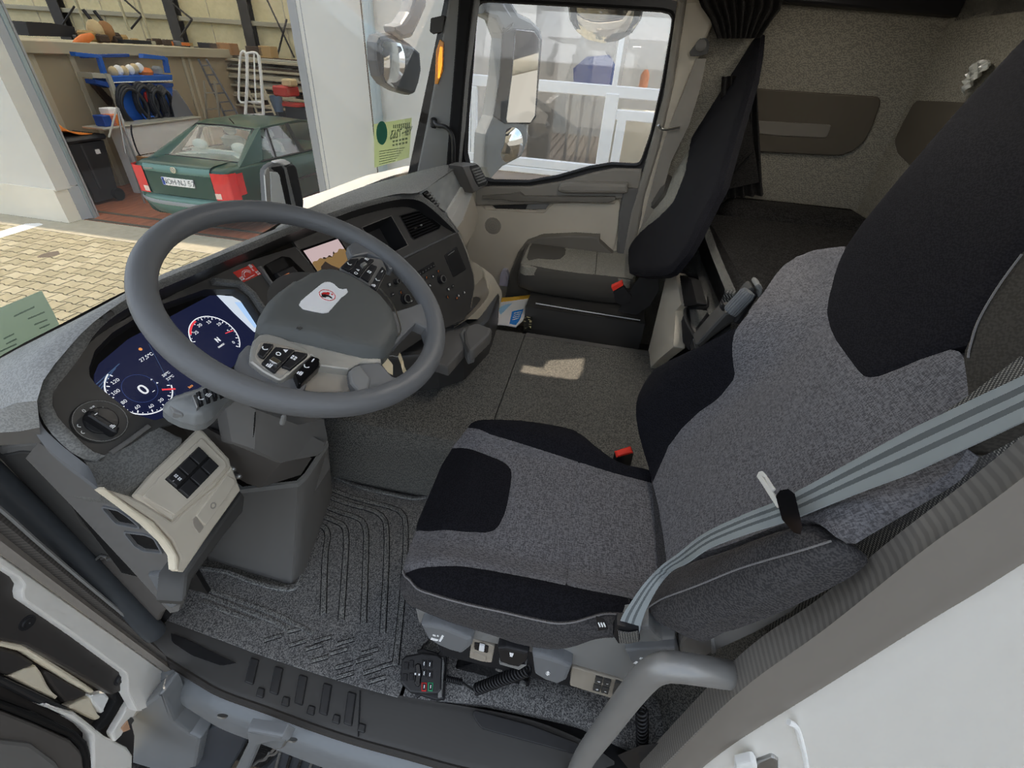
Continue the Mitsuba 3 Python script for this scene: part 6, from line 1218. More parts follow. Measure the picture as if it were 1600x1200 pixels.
lt('plate', [(1178, 1196), (1208, 1184), (1217, 1190), (1217, 1215), (1180, 1220)], -.01, .004, 'steel')
lt('loop', [(1150, 1197), (1178, 1190), (1184, 1200), (1184, 1220), (1150, 1220)], 0, .014, 'white_matt')
add('door_latch__recess_edge', tube(spline(np.array([U(*q, x=.326) for q in ((1232, 1128), (1244, 1136), (1252, 1160), (1258, 1185), (1262, 1215))]), 20), .004, 8), 'white_matt')
# front pillar: inner trim, seal, handle rail, white frame and open door (face y = .93)
YP = FY(.93)
def fp(key, q, c0, c1, m, bev=.004, r=0, fr=YP, lab=None): g = fr.px(q, c1); add(key, prism(rnd(g, r) if r else g, fr, c0, c1, bev), m, label=lab)
thing('front_pillar', 'front pillar of the driver door opening with dark inner trim, rubber seal and white painted flange', 'pillar')
TX = FX(.40)
fp('front_pillar__upper_trim', [(-60, 700), (0, 696), (62, 690), (110, 728), (140, 790), (200, 868), (220, 890), (150, 878), (0, 722), (-60, 668)], -.02, 0, 'mid_plastic', .006, fr=TX)
fp('front_pillar__recess', [(-60, 690), (0, 712), (30, 706), (64, 708), (90, 750), (128, 820), (180, 866), (150, 876), (60, 790), (0, 728)], 0, .004, 'dark_plastic', .003, fr=TX)
fp('front_pillar__lower_trim', [(150, 880), (168, 866), (190, 872), (216, 868), (242, 897), (265, 930), (268, 946), (252, 960), (240, 985), (225, 960)], -.02, .002, 'taupe_dark', .006, fr=TX)
fp('front_pillar__trim_light_edge', [(-60, 665), (0, 722), (75, 802), (148, 876), (142, 880), (70, 808), (0, 731), (-60, 680)], 0, .008, 'seal_grey', .003, fr=TX)
add('front_pillar__torn_clip', tube([U(*q, x=.392) for q in ((146, 878), (157, 868), (165, 870), (168, 875), (182, 870), (186, 877), (193, 870), (200, 868), (212, 867))], .0025, 5), 'steel')
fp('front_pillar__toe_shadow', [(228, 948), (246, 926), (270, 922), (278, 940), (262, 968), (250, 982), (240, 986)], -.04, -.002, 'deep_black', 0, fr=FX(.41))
W_in = [(-120, 776), (0, 866), (100, 937), (192, 1003), (249, 1044), (280, 1068)]
S_mid = [(-120, 738), (0, 832), (100, 912), (190, 982), (232, 1014), (262, 1036)]
S_top = [(-120, 700), (0, 797), (60, 850), (140, 918), (205, 972), (236, 1000)]
wi, sm2, stp = (spline(np.array([U(*q, y=y) for q in e]), 40) for e, y in ((W_in, .925), (S_mid, .915), (S_top, .90)))
add('front_pillar__outer_seal', strip([wi, wi * .5 + sm2 * .5 + A(0, -.012, 0), sm2]), 'seal_grey', smooth=60)
add('front_pillar__ribbed_seal', strip([sm2, sm2 * .6 + stp * .4 + A(0, -.012, 0), stp, stp + A(.01, .02, 0)]), 'seal_ribbed2', smooth=60)
add('front_pillar__seal_highlight', tube(stp + A(0, -.004, 0), .0035, 6), 'grey_plastic')
tl_ = spline(np.array([U(-60, 702, x=.37), U(0, 758, x=.372), U(100, 852, x=.378), U(180, 929, x=.383), U(243, 989, x=.387)]), 30)
add('handle_rail', tube(np.vstack([tl_, tl_[-1] + (tl_[-1] - tl_[-2]) * .25]), np.r_[np.full(30, .0235), .012], 16), 'rail_dark', label='long dark padded handle rail along the front pillar of the driver door opening', category='grab handle', smooth=True)
fp('front_pillar__white_flange', [(-120, 776), (0, 865), (100, 936), (192, 1002), (249, 1043), (275, 1062), (272, 1078), (258, 1092), (248, 1100), (215, 1112), (200, 1085), (198, 1054), (120, 996), (46, 945), (36, 938), (34, 926), (37, 916), (30, 905), (0, 886), (-120, 800)], -.03, -.004, 'white_paint', .004)
Yb = FY(.955)
fp('front_pillar__black_panel', [(-60, 850), (0, 886), (40, 900), (46, 945), (198, 1054), (204, 1064), (190, 1080), (176, 1086), (120, 1052), (42, 1008), (0, 1000), (-60, 990)], -.03, 0, 'panel_black', .004, fr=Yb)
for q in ((42, 973), (187, 1061)):
    f = Yb.at(*Yb.px([q])[0], 0); k = nx('front_pillar__panel_screw')
    add(k, lathe([(.014, 0), (.014, .002), (.010, .002), (.009, .005), (.003, .005), (.0005, .003)], f, 18), 'black_plastic')
thing('driver_door', 'open driver door edge at the lower left with white frame, dark pockets and cream ribs', 'door')
Yd = FY(.99)
def dd(key, q, c0, c1, m, bev=.005, r=.004, lab=None): fp('driver_door__' + key, q, c0, c1, m, bev, r, Yd, lab)
dd('back_panel', [(-60, 985), (0, 1000), (42, 1007), (176, 1088), (200, 1110), (210, 1150), (205, 1240), (-60, 1240)], -.05, -.02, 'panel_black', 0)
dd('cream_strip', [(-60, 985), (0, 1000), (42, 1008), (120, 1058), (162, 1088), (158, 1092), (110, 1066), (40, 1020), (10, 1012), (-60, 1000)], -.01, .012, 'beige_edge')
dd('dark_pocket', [(-60, 1000), (0, 1012), (30, 1020), (58, 1038), (40, 1045), (14, 1056), (-60, 1040)], -.015, .004, 'panel_black')
dd('cream_rib', [(14, 1056), (40, 1044), (58, 1040), (66, 1050), (76, 1070), (94, 1096), (60, 1080)], -.012, .006, 'beige_edge', r=.002)
dd('dark_pocket_001', [(60, 1040), (100, 1062), (140, 1085), (120, 1094), (102, 1098), (86, 1080)], -.015, .006, 'panel_black')
dd('cream_rib_001', [(104, 1104), (130, 1092), (142, 1090), (148, 1104), (158, 1122), (150, 1126)], -.012, .006, 'beige_edge', r=.002)
dd('cream_rib_002', [(140, 1086), (165, 1082), (172, 1090), (160, 1116), (146, 1100)], -.012, .008, 'white_matt', r=.002)
dd('dark_ledge', [(-60, 1018), (0, 1054), (60, 1082), (112, 1108), (106, 1121), (50, 1094), (0, 1068), (-60, 1036)], -.012, .012, 'satin_black')
dd('white_frame', [(-60, 1036), (0, 1068), (50, 1094), (108, 1121), (130, 1134), (145, 1150), (146, 1240), (206, 1240), (208, 1180), (200, 1168), (165, 1150), (148, 1136), (112, 1108), (115, 1112), (90, 1104), (60, 1096), (0, 1084), (-60, 1060)], -.012, .016, 'white_paint', r=.002)
dd('inner_dark_line', [(-60, 1080), (0, 1092), (60, 1114), (120, 1142), (138, 1160), (146, 1190), (146, 1240), (136, 1240), (134, 1190), (126, 1168), (110, 1152), (50, 1126), (0, 1106), (-60, 1090)], -.01, .010, 'deep_black')
dd('lower_panel', [(-60, 1092), (0, 1108), (60, 1132), (112, 1156), (130, 1176), (136, 1240), (-60, 1240)], -.012, .004, 'taupe_dark', .006)
dd('lower_panel_bulge', [(-60, 1140), (0, 1154), (50, 1160), (90, 1190), (120, 1240), (-60, 1240)], .002, .012, 'mid_plastic', .008)
dd('hinge_strap', [(172, 1068), (186, 1064), (204, 1072), (200, 1088), (186, 1110), (172, 1130), (158, 1142), (150, 1140), (166, 1120), (180, 1096)], .0, .02, 'rubber_black', .004)
dd('hinge_plate', [(208, 1062), (228, 1054), (248, 1064), (262, 1076), (250, 1104), (240, 1110), (214, 1112), (190, 1150), (180, 1160), (175, 1146), (195, 1112), (206, 1086)], .005, .022, 'white_paint', .004)
dd('hinge_bolt', [(230, 1066), (240, 1060), (246, 1066), (236, 1076), (224, 1090), (214, 1098), (212, 1092)], .022, .030, 'steel', .003, .001)
dd('hinge_slot', [(192, 1134), (206, 1120), (210, 1126), (200, 1138)], .02, .024, 'dark_plastic', 0)
dd('rust_patch', [(190, 1138), (200, 1126), (204, 1140), (194, 1144)], .023, .026, 'rust', .001, 0)
# ================================================================ outside: paved yard, hall front, workshop, car
G = -1.17
# yard
add('ground', bx((2, 4, G - .06), (46, 40, .04)), 'joint_sand', label='sandy joints of the paved yard', kind='structure')
Lp, w1, w2, ch = .20, .0905, .0715, .011
half = [(w1, Lp / 2), (w1, Lp / 4 + ch), (w2, Lp / 4 - ch), (w2, -Lp / 4 + ch), (w1, -Lp / 4 - ch), (w1, -Lp / 2)]
outp = np.array(half + [(-x, -y) for x, y in half]); outp = inset(np.array(ccw(outp)), .005)
def paver_mesh(cx, cy, dz=0.0): return prism([(cx + x, cy + y) for x, y in outp], FZ(G), -.055, dz, .004)
def proj(p): q = ROT.T @ (np.asarray(p) - CAM); return (800 + FPX * q[0] / q[2], 600 + FPX * q[1] / q[2]) if q[2] > .05 else (-9e9, 0)
pitch = w1 + w2; near, far_ = [], []
gate = sg.Polygon([(-40, 330), (0, 352), (150, 342), (470, 405), (470, 470), (300, 440), (150, 510), (-40, 640)])
for i in range(-2, 34):
    for j in range(-20, 70):
        x, y = 5.41 - pitch * (i + .5), 3.0 + Lp * (j + .5 * (i % 2))
        if y < -1 or y > 14: continue
        px_, py_ = proj((x, y, G))
        if gate.contains(sg.Point(px_, py_)) and i >= 0: near.append((np.hypot(x, y), x, y))
        elif i >= 0: far_.append((x, y))
near.sort(); own = near[:300]; rest = [(x, y) for _, x, y in near[300:]] + [q for q in far_ if 0 < q[1] < 13]
base_m = {m: mikit.ply(paver_mesh(0, 0), 'm_' + m, smooth=30) for m in ('paver', 'paver_b', 'paver_c')}
rr = random.Random(3)
for _, x, y in own:
    m = rr.choice(('paver', 'paver', 'paver_b', 'paver_c'))
    scene[nx('ground__paver')] = {**base_m[m], 'to_world': mi.ScalarTransform4f().translate([x, y, rr.uniform(-.0012, .0012)])}
pm = paver_mesh(0, 0); vv = np.array(pm.vertices); ff = np.array(pm.faces)
add('ground__paving_beyond', TM(np.vstack([vv + [x, y, 0] for x, y in rest]), np.vstack([ff + k * len(vv) for k in range(len(rest))])), 'paver', kind='stuff', label='interlocking pale concrete pavers of the rest of the yard', smooth=30)
add('ground__threshold', bx((5.705, 5.6, G - .03), (.59, 8.0, .066), .006), 'concrete', label='pale concrete threshold strip in front of the hall')
wl = [U(*q, z=G) for q in ((-60, 381), (0, 362), (40, 350), (62, 349), (68, 351), (0, 372), (-60, 392))]
add('ground__white_line', prism([tuple(p[:2]) for p in wl], FZ(G), -.01, .004), 'white_matt', label='white painted parking line')
ob = U(78, 398, z=G); add('ground__oil_stain', prism([(ob[0] + .12 * math.cos(t) * (1 + .2 * math.sin(3 * t)), ob[1] + .10 * math.sin(t)) for t in np.linspace(0, 6.28, 18)[:-1]], FZ(G), 0, .0025), 'dark_strip', label='small dark stain on the pavers')
# hall front (plane x = 5.8)
jx = lambda q: U(*q, z=G)
add('wall_facade_left', cat(bx((5.92, 10.7, 2.2), (.24, 5.3, 5.8)), bx((5.96, 8.06, 2.2), (.32, .12, 5.8))), 'facade', label='white panel pillar of the hall front left of the open gate', kind='structure')
pz = lambda q: U(*q, x=5.8)
jt = pz((40, 290))[2]
add('wall_facade_left__plinth', bx((5.915, 10.65, (G + jt) / 2), (.27, 5.26, jt - G - .012)), 'plinth', label='cream plinth')
add('wall_facade_left__jamb', prism([(5.80, 8.10), (6.12, 7.96), (6.12, 8.2), (5.82, 8.2)], FZ(G), 0, jt - G - .01), 'facade_grey')  # jamb of the same white pillar; grey puts its shaded side into the colour
add('wall_facade_left__jamb_001', prism([(5.80, 8.10), (6.12, 7.96), (6.12, 8.2), (5.82, 8.2)], FZ(jt), .01, 4), 'facade_grey')
add('wall_facade_left__guide_rail', bx((6.15, 7.965, 1.8), (.05, .05, 6)), 'zinc')
add('wall_facade_left__guide_rail_001', bx((6.22, 7.99, 1.8), (.03, .05, 6)), 'facade_grey')
add('wall_facade_right', bx((5.95, 2.66, 1.9), (.3, 1.98, 6.2)), 'facade', label='white panel wall between the hall gate and the glazed front', kind='structure')
add('wall_facade_right__corner_trim', bx((5.80, 3.60, 1.9), (.02, .10, 6.2), .004), 'facade_grey')
add('wall_facade_right__panel_joint', bx((5.799, 2.80, 1.9), (.006, .012, 6.2)), 'dark_strip')
add('wall_facade_right__panel_joint_001', bx((5.799, 3.50, 1.9), (.004, .008, 6.2)), 'facade_grey')
thing('drain_pipe', 'grey zinc rain pipe running down the white wall', 'pipe')
add('drain_pipe__pipe', tube([A(5.72, 2.69, z) for z in (G, 0, 1, 2, 5)], .055, 16), 'zinc')
for z in (.55, 2.2): add(nx('drain_pipe__clamp'), tube([A(5.72, 2.69, z), A(5.72, 2.69, z + .04)], .062, 16), 'steel')
# glazed front: frames and panes; room behind
thing('glazed_front', 'white framed glass front of the showroom opposite the passenger door', 'glass front')
def gf(key, y0, y1, z0, z1, x=5.80, d=.07): add(nx('glazed_front__' + key), bx((x + d / 2, (y0 + y1) / 2, (z0 + z1) / 2), (d, abs(y1 - y0), abs(z1 - z0)), .008), 'frame_white')
gf('transom', -4.2, 1.68, 1.06, 1.17); gf('transom', -4.2, 1.68, .31, .40, 5.79)
gf('sill', -4.2, 1.68, .24, .305, 5.78); gf('transom', -4.2, 1.68, 2.6, 2.7)
gf('mullion', 1.60, 1.68, .06, 4); gf('mullion', -.02, .12, .06, 1.1, 5.79); gf('mullion', .02, .075, 1.1, 4); gf('mullion', -1.75, -1.65, .06, 4); gf('mullion', -3.4, -3.3, .06, 4)
gf('door_rail', -1.6, -.02, .86, .96, 5.795); gf('door_stile', -.14, -.04, .31, .95, 5.795); gf('mullion', 1.53, 1.59, .40, 1.06, 5.795)
for y0, y1 in ((-3.3, -1.75), (-1.65, -.02), (.10, 1.6)):
    for z0, z1 in ((.40, 1.06), (1.17, 2.6), (2.7, 4.0)):
        add(nx('glazed_front__pane'), bx((5.84, (y0 + y1) / 2, (z0 + z1) / 2), (.006, y1 - y0, z1 - z0)), 'glass')
add('wall_facade_sill', bx((5.95, -1.3, (G + .24) / 2), (.3, 6.0, .24 - G)), 'pink_grey', label='grey base wall under the glazed front', kind='structure')
add('floor_showroom', bx((9.3, -1.2, -.10), (6.5, 6.2, .1)), 'showroom_floor', label='brown ribbed floor behind the glass front', kind='structure')
add('wall_showroom', bx((12.5, -1.2, 2), (.1, 6.4, 5)), 'show_wall', label='pale back wall of the showroom', kind='structure')
add('wall_showroom_side', bx((9.2, 1.72, 2), (6.6, .1, 5)), 'show_wall', label='pale side wall of the showroom', kind='structure')
add('showroom_block', bx((9.4, -.75, .33), (1.4, 1.5, .76), .02), 'cream_wall', label='cream coloured low block behind the glass front', category='counter')
add('showroom_column', bx((7.0, .95, 1.8), (.25, .3, 3.7), .02), 'pocket_grey', label='dark grey column behind the left pane of the glass front', category='column')
thing('blue_machine', 'blue workshop machine with silver feet behind the glass front', 'machine')
mc = U(925, 112, x=7.6)
add('blue_machine__body', hull([mc + A(0, a, b) for a, b in ((-.30, -.15), (.22, -.20), (.26, .02), (.1, .16), (-.2, .20), (-.34, .05))] + [mc + A(.5, a, b) for a, b in ((-.30, -.2), (.22, -.2), (.2, .1), (-.2, .16))]), 'rack_blue_dark', smooth=20)
for k in range(4): add(nx('blue_machine__foot'), beam(mc + A(.1, .25 - .17 * k, -.15), mc + A(.1, .25 - .17 * k, -1.45 + 0.05), .04, .04, up=(1, 0, 0)), 'steel')
add('blue_machine__table', bx(mc + A(.25, .25, -.20), (.7, 1.1, .05), .01), 'alu')
add('orange_canister', lathe([(.06, 0), (.06, .17), (.035, .21), (.02, .23), (.001, .23)], FZ(mc[2] - .16).at(7.75, mc[1] - .72, 0), 18), 'orange_paint', label='orange canister beside the blue machine behind glass', category='canister')
add('display_table', cat(bx((7.75, mc[1] - .75, mc[2] - .19), (.5, .7, .05), .01), *[bx((7.75 + a, mc[1] - .75 + b, (mc[2] - .21 - .05) / 2), (.05, .05, mc[2] - .16)) for a in (-.2, .2) for b in (-.3, .3)]), 'alu', label='light metal table carrying the orange canister behind glass', category='table')

# ---------------------------------------------------------------- workshop hall behind the gate
add('floor_hall', bx((10.2, 7.3, G - .03), (8.4, 9.0, .06)), 'red_floor', label='red brown tiled floor of the workshop hall', kind='structure')
for x in (6.05, 6.42): add(nx('floor_hall__dark_strip'), bx((x, 6, G + .002), (.07, 6, .008)), 'dark_strip')
YW = 9.3
add('wall_hall_left', bx((9.3, YW + .06, -.1), (6.6, .1, 2.3)), 'hall_wall', label='brown grey panelled low side wall of the workshop under the gallery', kind='structure')
for q in ((50, 90), (62, 130), (110, 90), (128, 130), (285, 92), (300, 110)):
    p = U(*q, y=YW); add(nx('wall_hall_left__rib'), bx((p[0], YW - .005, -.12), (.07, .03, 2.25), .006), 'hall_rib')
add('gallery', bx((9.3, YW + 1.6, 1.0), (6.7, 3.3, .14), .01), 'hall_beam', label='storage gallery deck above the low side wall of the workshop', kind='structure')
add('gallery__edge_beam', bx((9.3, YW - .06, 1.02), (6.7, .1, .17), .01), 'hall_beam')
XB = 13.0
add('wall_hall_back', bx((XB + .1, 13, 2.2), (.1, 21, 7)), 'hall_panel', label='beige sheet back wall of the workshop hall', kind='structure')
for y in np.arange(5.2, 22, 1.05): add(nx('wall_hall_back__panel_joint'), bx((XB + .045, y, 2.2), (.012, .02, 7)), 'hall_rib')
def onb(q, x=XB): return U(*q, x=x)
def bar_px(key, q0, q1, wd, m, x, d=.06): a, b = onb(q0, x), onb(q1, x); add(key, beam(a, b, d, wd, up=(1, 0, 0)) if abs((b - a)[0]) < .5 else beam(a, b, d, wd), m)
for (q0, q1, wd) in (((58, -40), (100, 45), .34), ((240, -40), (285, 62), .30), ((362, -40), (400, 88), .26)):
    a, b = onb(q0, XB - .15), onb(q1, XB - .15); y = (a[1] + b[1]) / 2
    add(nx('wall_hall_back__steel_column'), cat(bx((XB - .12, y, 2.2), (.02, wd, 7)), bx((XB - .02, y, 2.2), (.2, .03, 7)), bx((XB + .04, y, 2.2), (.02, wd, 7))), 'hall_steel')
for q0, q1 in (((60, 0), (480, 50)),): 
    z = onb((300, 30))[2]; add('wall_hall_back__girt', bx((XB - .02, 13, z), (.12, 21, .10), .01), 'girt')
for q0, q1 in (((195, 0), (222, 24)), ((222, 24), (205, 45)), ((98, 38), (116, 10)), ((265, 2), (300, 30)), ((300, 30), (282, 58)), ((415, -5), (460, 90)), ((448, 30), (434, 85))):
    a, b = onb(q0, XB - .25), onb(q1, XB - .25); add(nx('wall_hall_back__brace'), tube([a, b], .022, 6), 'hall_steel')
for q0, q1 in (((112, -10), (140, 58)), ((178, -20), (202, 48)), ((212, -20), (238, 70))):
    a, b = U(*q0, x=XB - 1.2), U(*q1, x=XB - 1.2); add(nx('gallery__hanger_bar'), tube([A(a[0], b[1], 5), b], .03, 6), 'rope')
rp = [U(*q, y=YW - .3) for q in ((12, -20), (30, 40), (46, 90), (58, 140), (68, 178))]
add('rope', tube(spline(np.array([A(rp[2][0], rp[2][1], 4)] + rp[3:4] + [A(rp[4][0], rp[4][1], rp[4][2])]), 30), .03, 8), 'rope', label='pale hoist rope hanging at the left of the workshop', category='rope')
add('ceiling_hall', bx((9.8, 10, 5.6), (7.6, 18, .05)), 'roof_light', label='unseen roof of the hall, made translucent to let soft light in', kind='structure')  # roof out of view, made translucent so soft light fills the hall
scene['m_roof_light'] = {'type': 'principledthin', 'base_color': {'type': 'rgb', 'value': [.9, .9, .85]}, 'roughness': .6, 'diff_trans': 1.5, 'spec_trans': 0.0}
# things on the gallery
GZ = 1.105
def onz(q, z=GZ): return U(*q, z=z)
def gy(q, y): return U(*q, y=y)
thing('steel_trough', 'long black steel trough lying on the gallery at its left end', 'trough')
add('steel_trough__body', hull([gy(q, 10.2) for q in ((40, 34), (46, 56), (120, 58), (116, 42), (80, 36))] + [gy(q, 10.2) + A(0, .5, 0) for q in ((40, 34), (46, 56), (120, 58), (116, 42))]), 'coil_black')
add('tube', tube([gy((110, 74), 9.6), gy((122, 66), 9.6), gy((132, 61), 9.65), gy((143, 56), 9.7)], [.015, .06, .075, .05], 10), 'orange_paint', label='orange tube lying aslant on the gallery', category='tube')
for i, (q, c) in enumerate((((152, 54), 'cream_sack'), ((168, 54), 'cardboard'))):
    p = gy(q, 10.0); m = trimesh.creation.icosphere(2, .2).vertices * [.8, .7, 1.0]; m = m * .9 * (1 + .18 * (meshkit.noise(m * 9, i) - .5)[:, None]); p[2] = GZ + .17
    k = nx('sack'); thing(k, ('pale sack with a dark tied neck on the gallery', 'brown sack slumped right of the pale sack on the gallery')[i], 'sack')
    add(k + '__bag', TM(m + p, trimesh.creation.icosphere(2, .2).faces), c, smooth=True); add(k + '__neck', tube([p + A(0, 0, .15), p + A(-.06, .05, .32)], .03, 6), 'coil_black')
rj = random.Random(5)
JN = [('scrap_heap', 'heap of rusty dark scrap parts on the gallery', 'scrap', (195, 56)), ('scrap_heap_001', 'dark heap of old tools at the right end of the gallery', 'scrap', (262, 64)), ('scrap_heap_002', 'small dark pile beside the orange tube', 'scrap', (150, 66))]
for key, lab, c_, q in JN:
    p = gy(q, 9.9); thing(key, lab, c_)
    for k in range(7):
        s = rj.uniform(.08, .18); o = p + A(rj.uniform(-.25, .25), rj.uniform(-.1, .3), 0); o[2] = GZ + s * .5
        add(nx(key + '__piece'), bx(o, (s * 1.6, s, s), s * .2), rj.choice(['junk_dark', 'junk_dark', 'orange_paint', 'tarp_grey', 'wood_plank']))
for i, (q0, q1, m, lab) in enumerate((((186, 58), (232, 64), 'coil_black', 'dark plank lying along the gallery'), ((200, 62), (240, 68), 'alu', 'pale metal bar lying along the gallery edge'), ((248, 60), (292, 66), 'orange_paint', 'orange and grey pole at the right of the gallery'), ((235, 58), (296, 62), 'wood_plank', 'brown board behind the orange pole on the gallery'))):
    a, b = gy(q0, 9.7 + .2 * i), gy(q1, 9.7 + .2 * i); a[2] = b[2] = GZ + .04; add(nx('gallery_plank'), beam(a, b, .12, .06), m, label=lab, category='plank')
# blue wall rack with cable coils, work cabinet
YR = 8.75; RY = FY(YR)
thing('tool_rack', 'blue steel tool rack with pegboard, shelf and hanging cable coils', 'rack')
def rk(key, q, c0, c1, m, bev=.006): add(nx('tool_rack__' + key), prism(RY.px(q), RY, c0, c1, bev), m)
rk('top_bar', [(116, 81), (154, 85), (155, 91), (119, 88)], -.1, 0, 'rack_blue'); rk('top_bar', [(155, 88), (224, 86), (225, 91), (156, 93)], -.4, -.3, 'rack_blue_dark'); rk('top_bar', [(224, 84), (258, 88), (260, 94), (224, 91)], -.1, 0, 'rack_blue')
rk('post', [(153, 87), (159, 87), (168, 115), (162, 116)], -.06, 0, 'rack_blue'); rk('post', [(257, 90), (262, 90), (267, 114), (261, 114)], -.06, 0, 'rack_blue')
rk('shelf_board', [(170, 119), (268, 117), (268, 125), (172, 128)], -.35, .02, 'rack_blue'); rk('lower_beam', [(148, 124), (168, 128), (172, 131), (271, 130), (271, 136), (175, 138), (150, 131)], -.2, 0, 'rack_blue_dark')
rk('pegboard', [(176, 138), (271, 135), (272, 190), (200, 194)], -.05, -.02, 'rack_blue'); rk('white_post', [(163, 114), (170, 116), (198, 188), (190, 190)], -.02, .04, 'alu'); rk('white_edge', [(172, 128), (268, 125.5), (268, 127), (172, 130)], 0, .03, 'frame_white')
rk('plate_stack', [(143, 114), (165, 115), (172, 123), (146, 122)], -.3, 0, 'alu')
for k, q in enumerate(((177, 112), (185, 110), (194, 111), (203, 109), (210, 107), (218, 106))):
    p = U(*q, y=YR + .12); key = nx('tape_roll'); add(key, TM(trimesh.creation.icosphere(2, .075).vertices * [1, .9, 1.1] + p, trimesh.creation.icosphere(2, .075).faces), 'label_white' if k % 2 else 'cream_sack', label=('cream roll, first from the left', 'white roll, second from the left', 'cream roll, third from the left', 'white roll, fourth from the left', 'cream roll, fifth from the left', 'white roll next to the orange coil')[k] + ' in the row on the blue rack shelf', category='roll', group='pale rolls on the blue rack shelf', smooth=True)
p = U(227, 112, y=YR + .12); add('orange_coil', lathe([(.11, 0), (.13, .05), (.09, .11), (.0005, .12)], FZ(p[2] - .05).at(p[0], p[1], 0), 16), 'orange_paint', label='orange cable coil on the blue rack shelf', category='coil')
p = U(246, 110, y=YR + .12); add('green_can', lathe([(.08, 0), (.09, .08), (.06, .12), (.0005, .12)], FZ(p[2] - .05).at(p[0], p[1], 0), 16), 'mirror_shell', label='pale green can at the right of the blue rack shelf', category='can')
for i, (q, rx, rz, col) in enumerate((((206, 165), .34, .40, 'coil_black'), ((226, 158), .26, .36, 'coil_black'), ((244, 160), .20, .36, 'coil_black'), ((258, 160), .16, .34, 'coil_black'))):
    c = U(*q, y=YR - .06); tt_ = np.linspace(0, 2 * np.pi, 40)[:-1]; key = nx('cable_coil'); thing(key, ('large black cable coil at the left of the blue rack', 'black cable coil with a red reel inside, second on the blue rack', 'black cable coil, third from the left on the blue rack', 'narrow black cable coil at the right end of the blue rack')[i], 'cable coil')
    for k in range(3 if i < 2 else 4):
        s = 1 - .045 * k; add(nx(key + '__loop'), tube(np.stack([c[0] + rx * s * .8 * np.cos(tt_) + .012 * np.sin(3 * tt_ + k), np.full(39, c[1] - .03 * k), c[2] + rz * s * .8 * np.sin(tt_) - .015 * k], 1), .028, 6, closed=True), col, smooth=True)
    if i == 1: add(key + '__red_reel', lathe([(.10, 0), (.11, .04), (.0005, .05)], RY.at(*RY.px([(230, 152)])[0], .02), 16), 'red_paint')
bc = [U(*q, y=YR - .12) for q in ((222, 178), (230, 188), (238, 196), (246, 192), (240, 182), (232, 186), (226, 196))]
add('blue_hose', tube(spline(np.array(bc), 40), .012, 6), 'rack_blue', label='thin blue hose dangling under the cable coils', category='hose')
p = gy((152, 146), 9.2); add('grinder', hull([p + A(x, 0, z) for x, z in ((0, .15), (.1, .12), (.26, -.12), (.2, -.2), (.05, 0))] + [p + A(x, .1, z) for x, z in ((0, .15), (.1, .12), (.26, -.12), (.2, -.2))]), 'junk_dark', label='dark hand tool hanging left of the blue rack', category='tool')
cx0, cx1 = U(196, 198, y=8.3)[0], U(275, 191, y=8.3)[0] + .6; ctz = U(230, 195, y=8.3)[2]
thing('work_cabinet', 'long light grey work cabinet under the blue rack', 'cabinet')
add('work_cabinet__body', bx(((cx0 + cx1) / 2, 8.49, (G + ctz) / 2), (cx1 - cx0, .38, ctz - G), .01), 'cabinet_grey')
add('work_cabinet__drawer_joint', bx(((cx0 + cx1) / 2, 8.298, ctz - .45), (cx1 - cx0 - .02, .004, .012)), 'dark_strip')
add('work_cabinet__top_edge', bx(((cx0 + cx1) / 2 - .2, 8.475, ctz + .015), (cx1 - cx0 + .5, .42, .03), .006), 'alu')
for i, (q, m, lab) in enumerate((((163, 184), 'orange_paint', 'orange box on the left end of the work cabinet'), ((150, 180), 'rack_blue_dark', 'small blue box at the far left of the work cabinet'), ((172, 178), 'label_white', 'white pack behind the orange box on the work cabinet'))):
    p = U(*q, y=8.6); key = nx('small_box'); add(key, bx((p[0], 8.46 + .12 * (i == 2), ctz + .11 + .04 * (i == 2)), (.22, .2, .16 + .08 * (i == 2)), .01), m, label=lab, category='box')
tp_ = U(183, 168, y=8.0); thing('tripod', 'thin metal tripod stand in front of the work cabinet', 'tripod')
for q in ((170, 215), (198, 245), (212, 250), (196, 240)):
    b = U(*q, y=7.9); add(nx('tripod__leg'), tube([tp_, tp_ * .4 + b * .6, A(b[0], b[1], G + .02) if q[1] > 244 else b], .014, 6), 'steel')
cb = [U(*q, y=8.2) for q in ((205, 195), (206, 210), (214, 235), (222, 250))]
add('power_cable', tube(spline(np.array(cb + [A(cb[-1][0], 8.2, G + .02)]), 24), .012, 6), 'coil_black', label='black power cable hanging down the grey work cabinet', category='cable')
# grey tarpaulin bag right of the rack
tb = [U(*q, y=8.5) for q in ((270, 140), (276, 142), (292, 165), (306, 188), (300, 205), (282, 215), (276, 190), (268, 165))]
add('tarpaulin', hull(tb + [p + A(.1, .08, 0) for p in tb]), 'tarp_grey', label='grey tarpaulin draped right of the blue rack', category='tarpaulin')
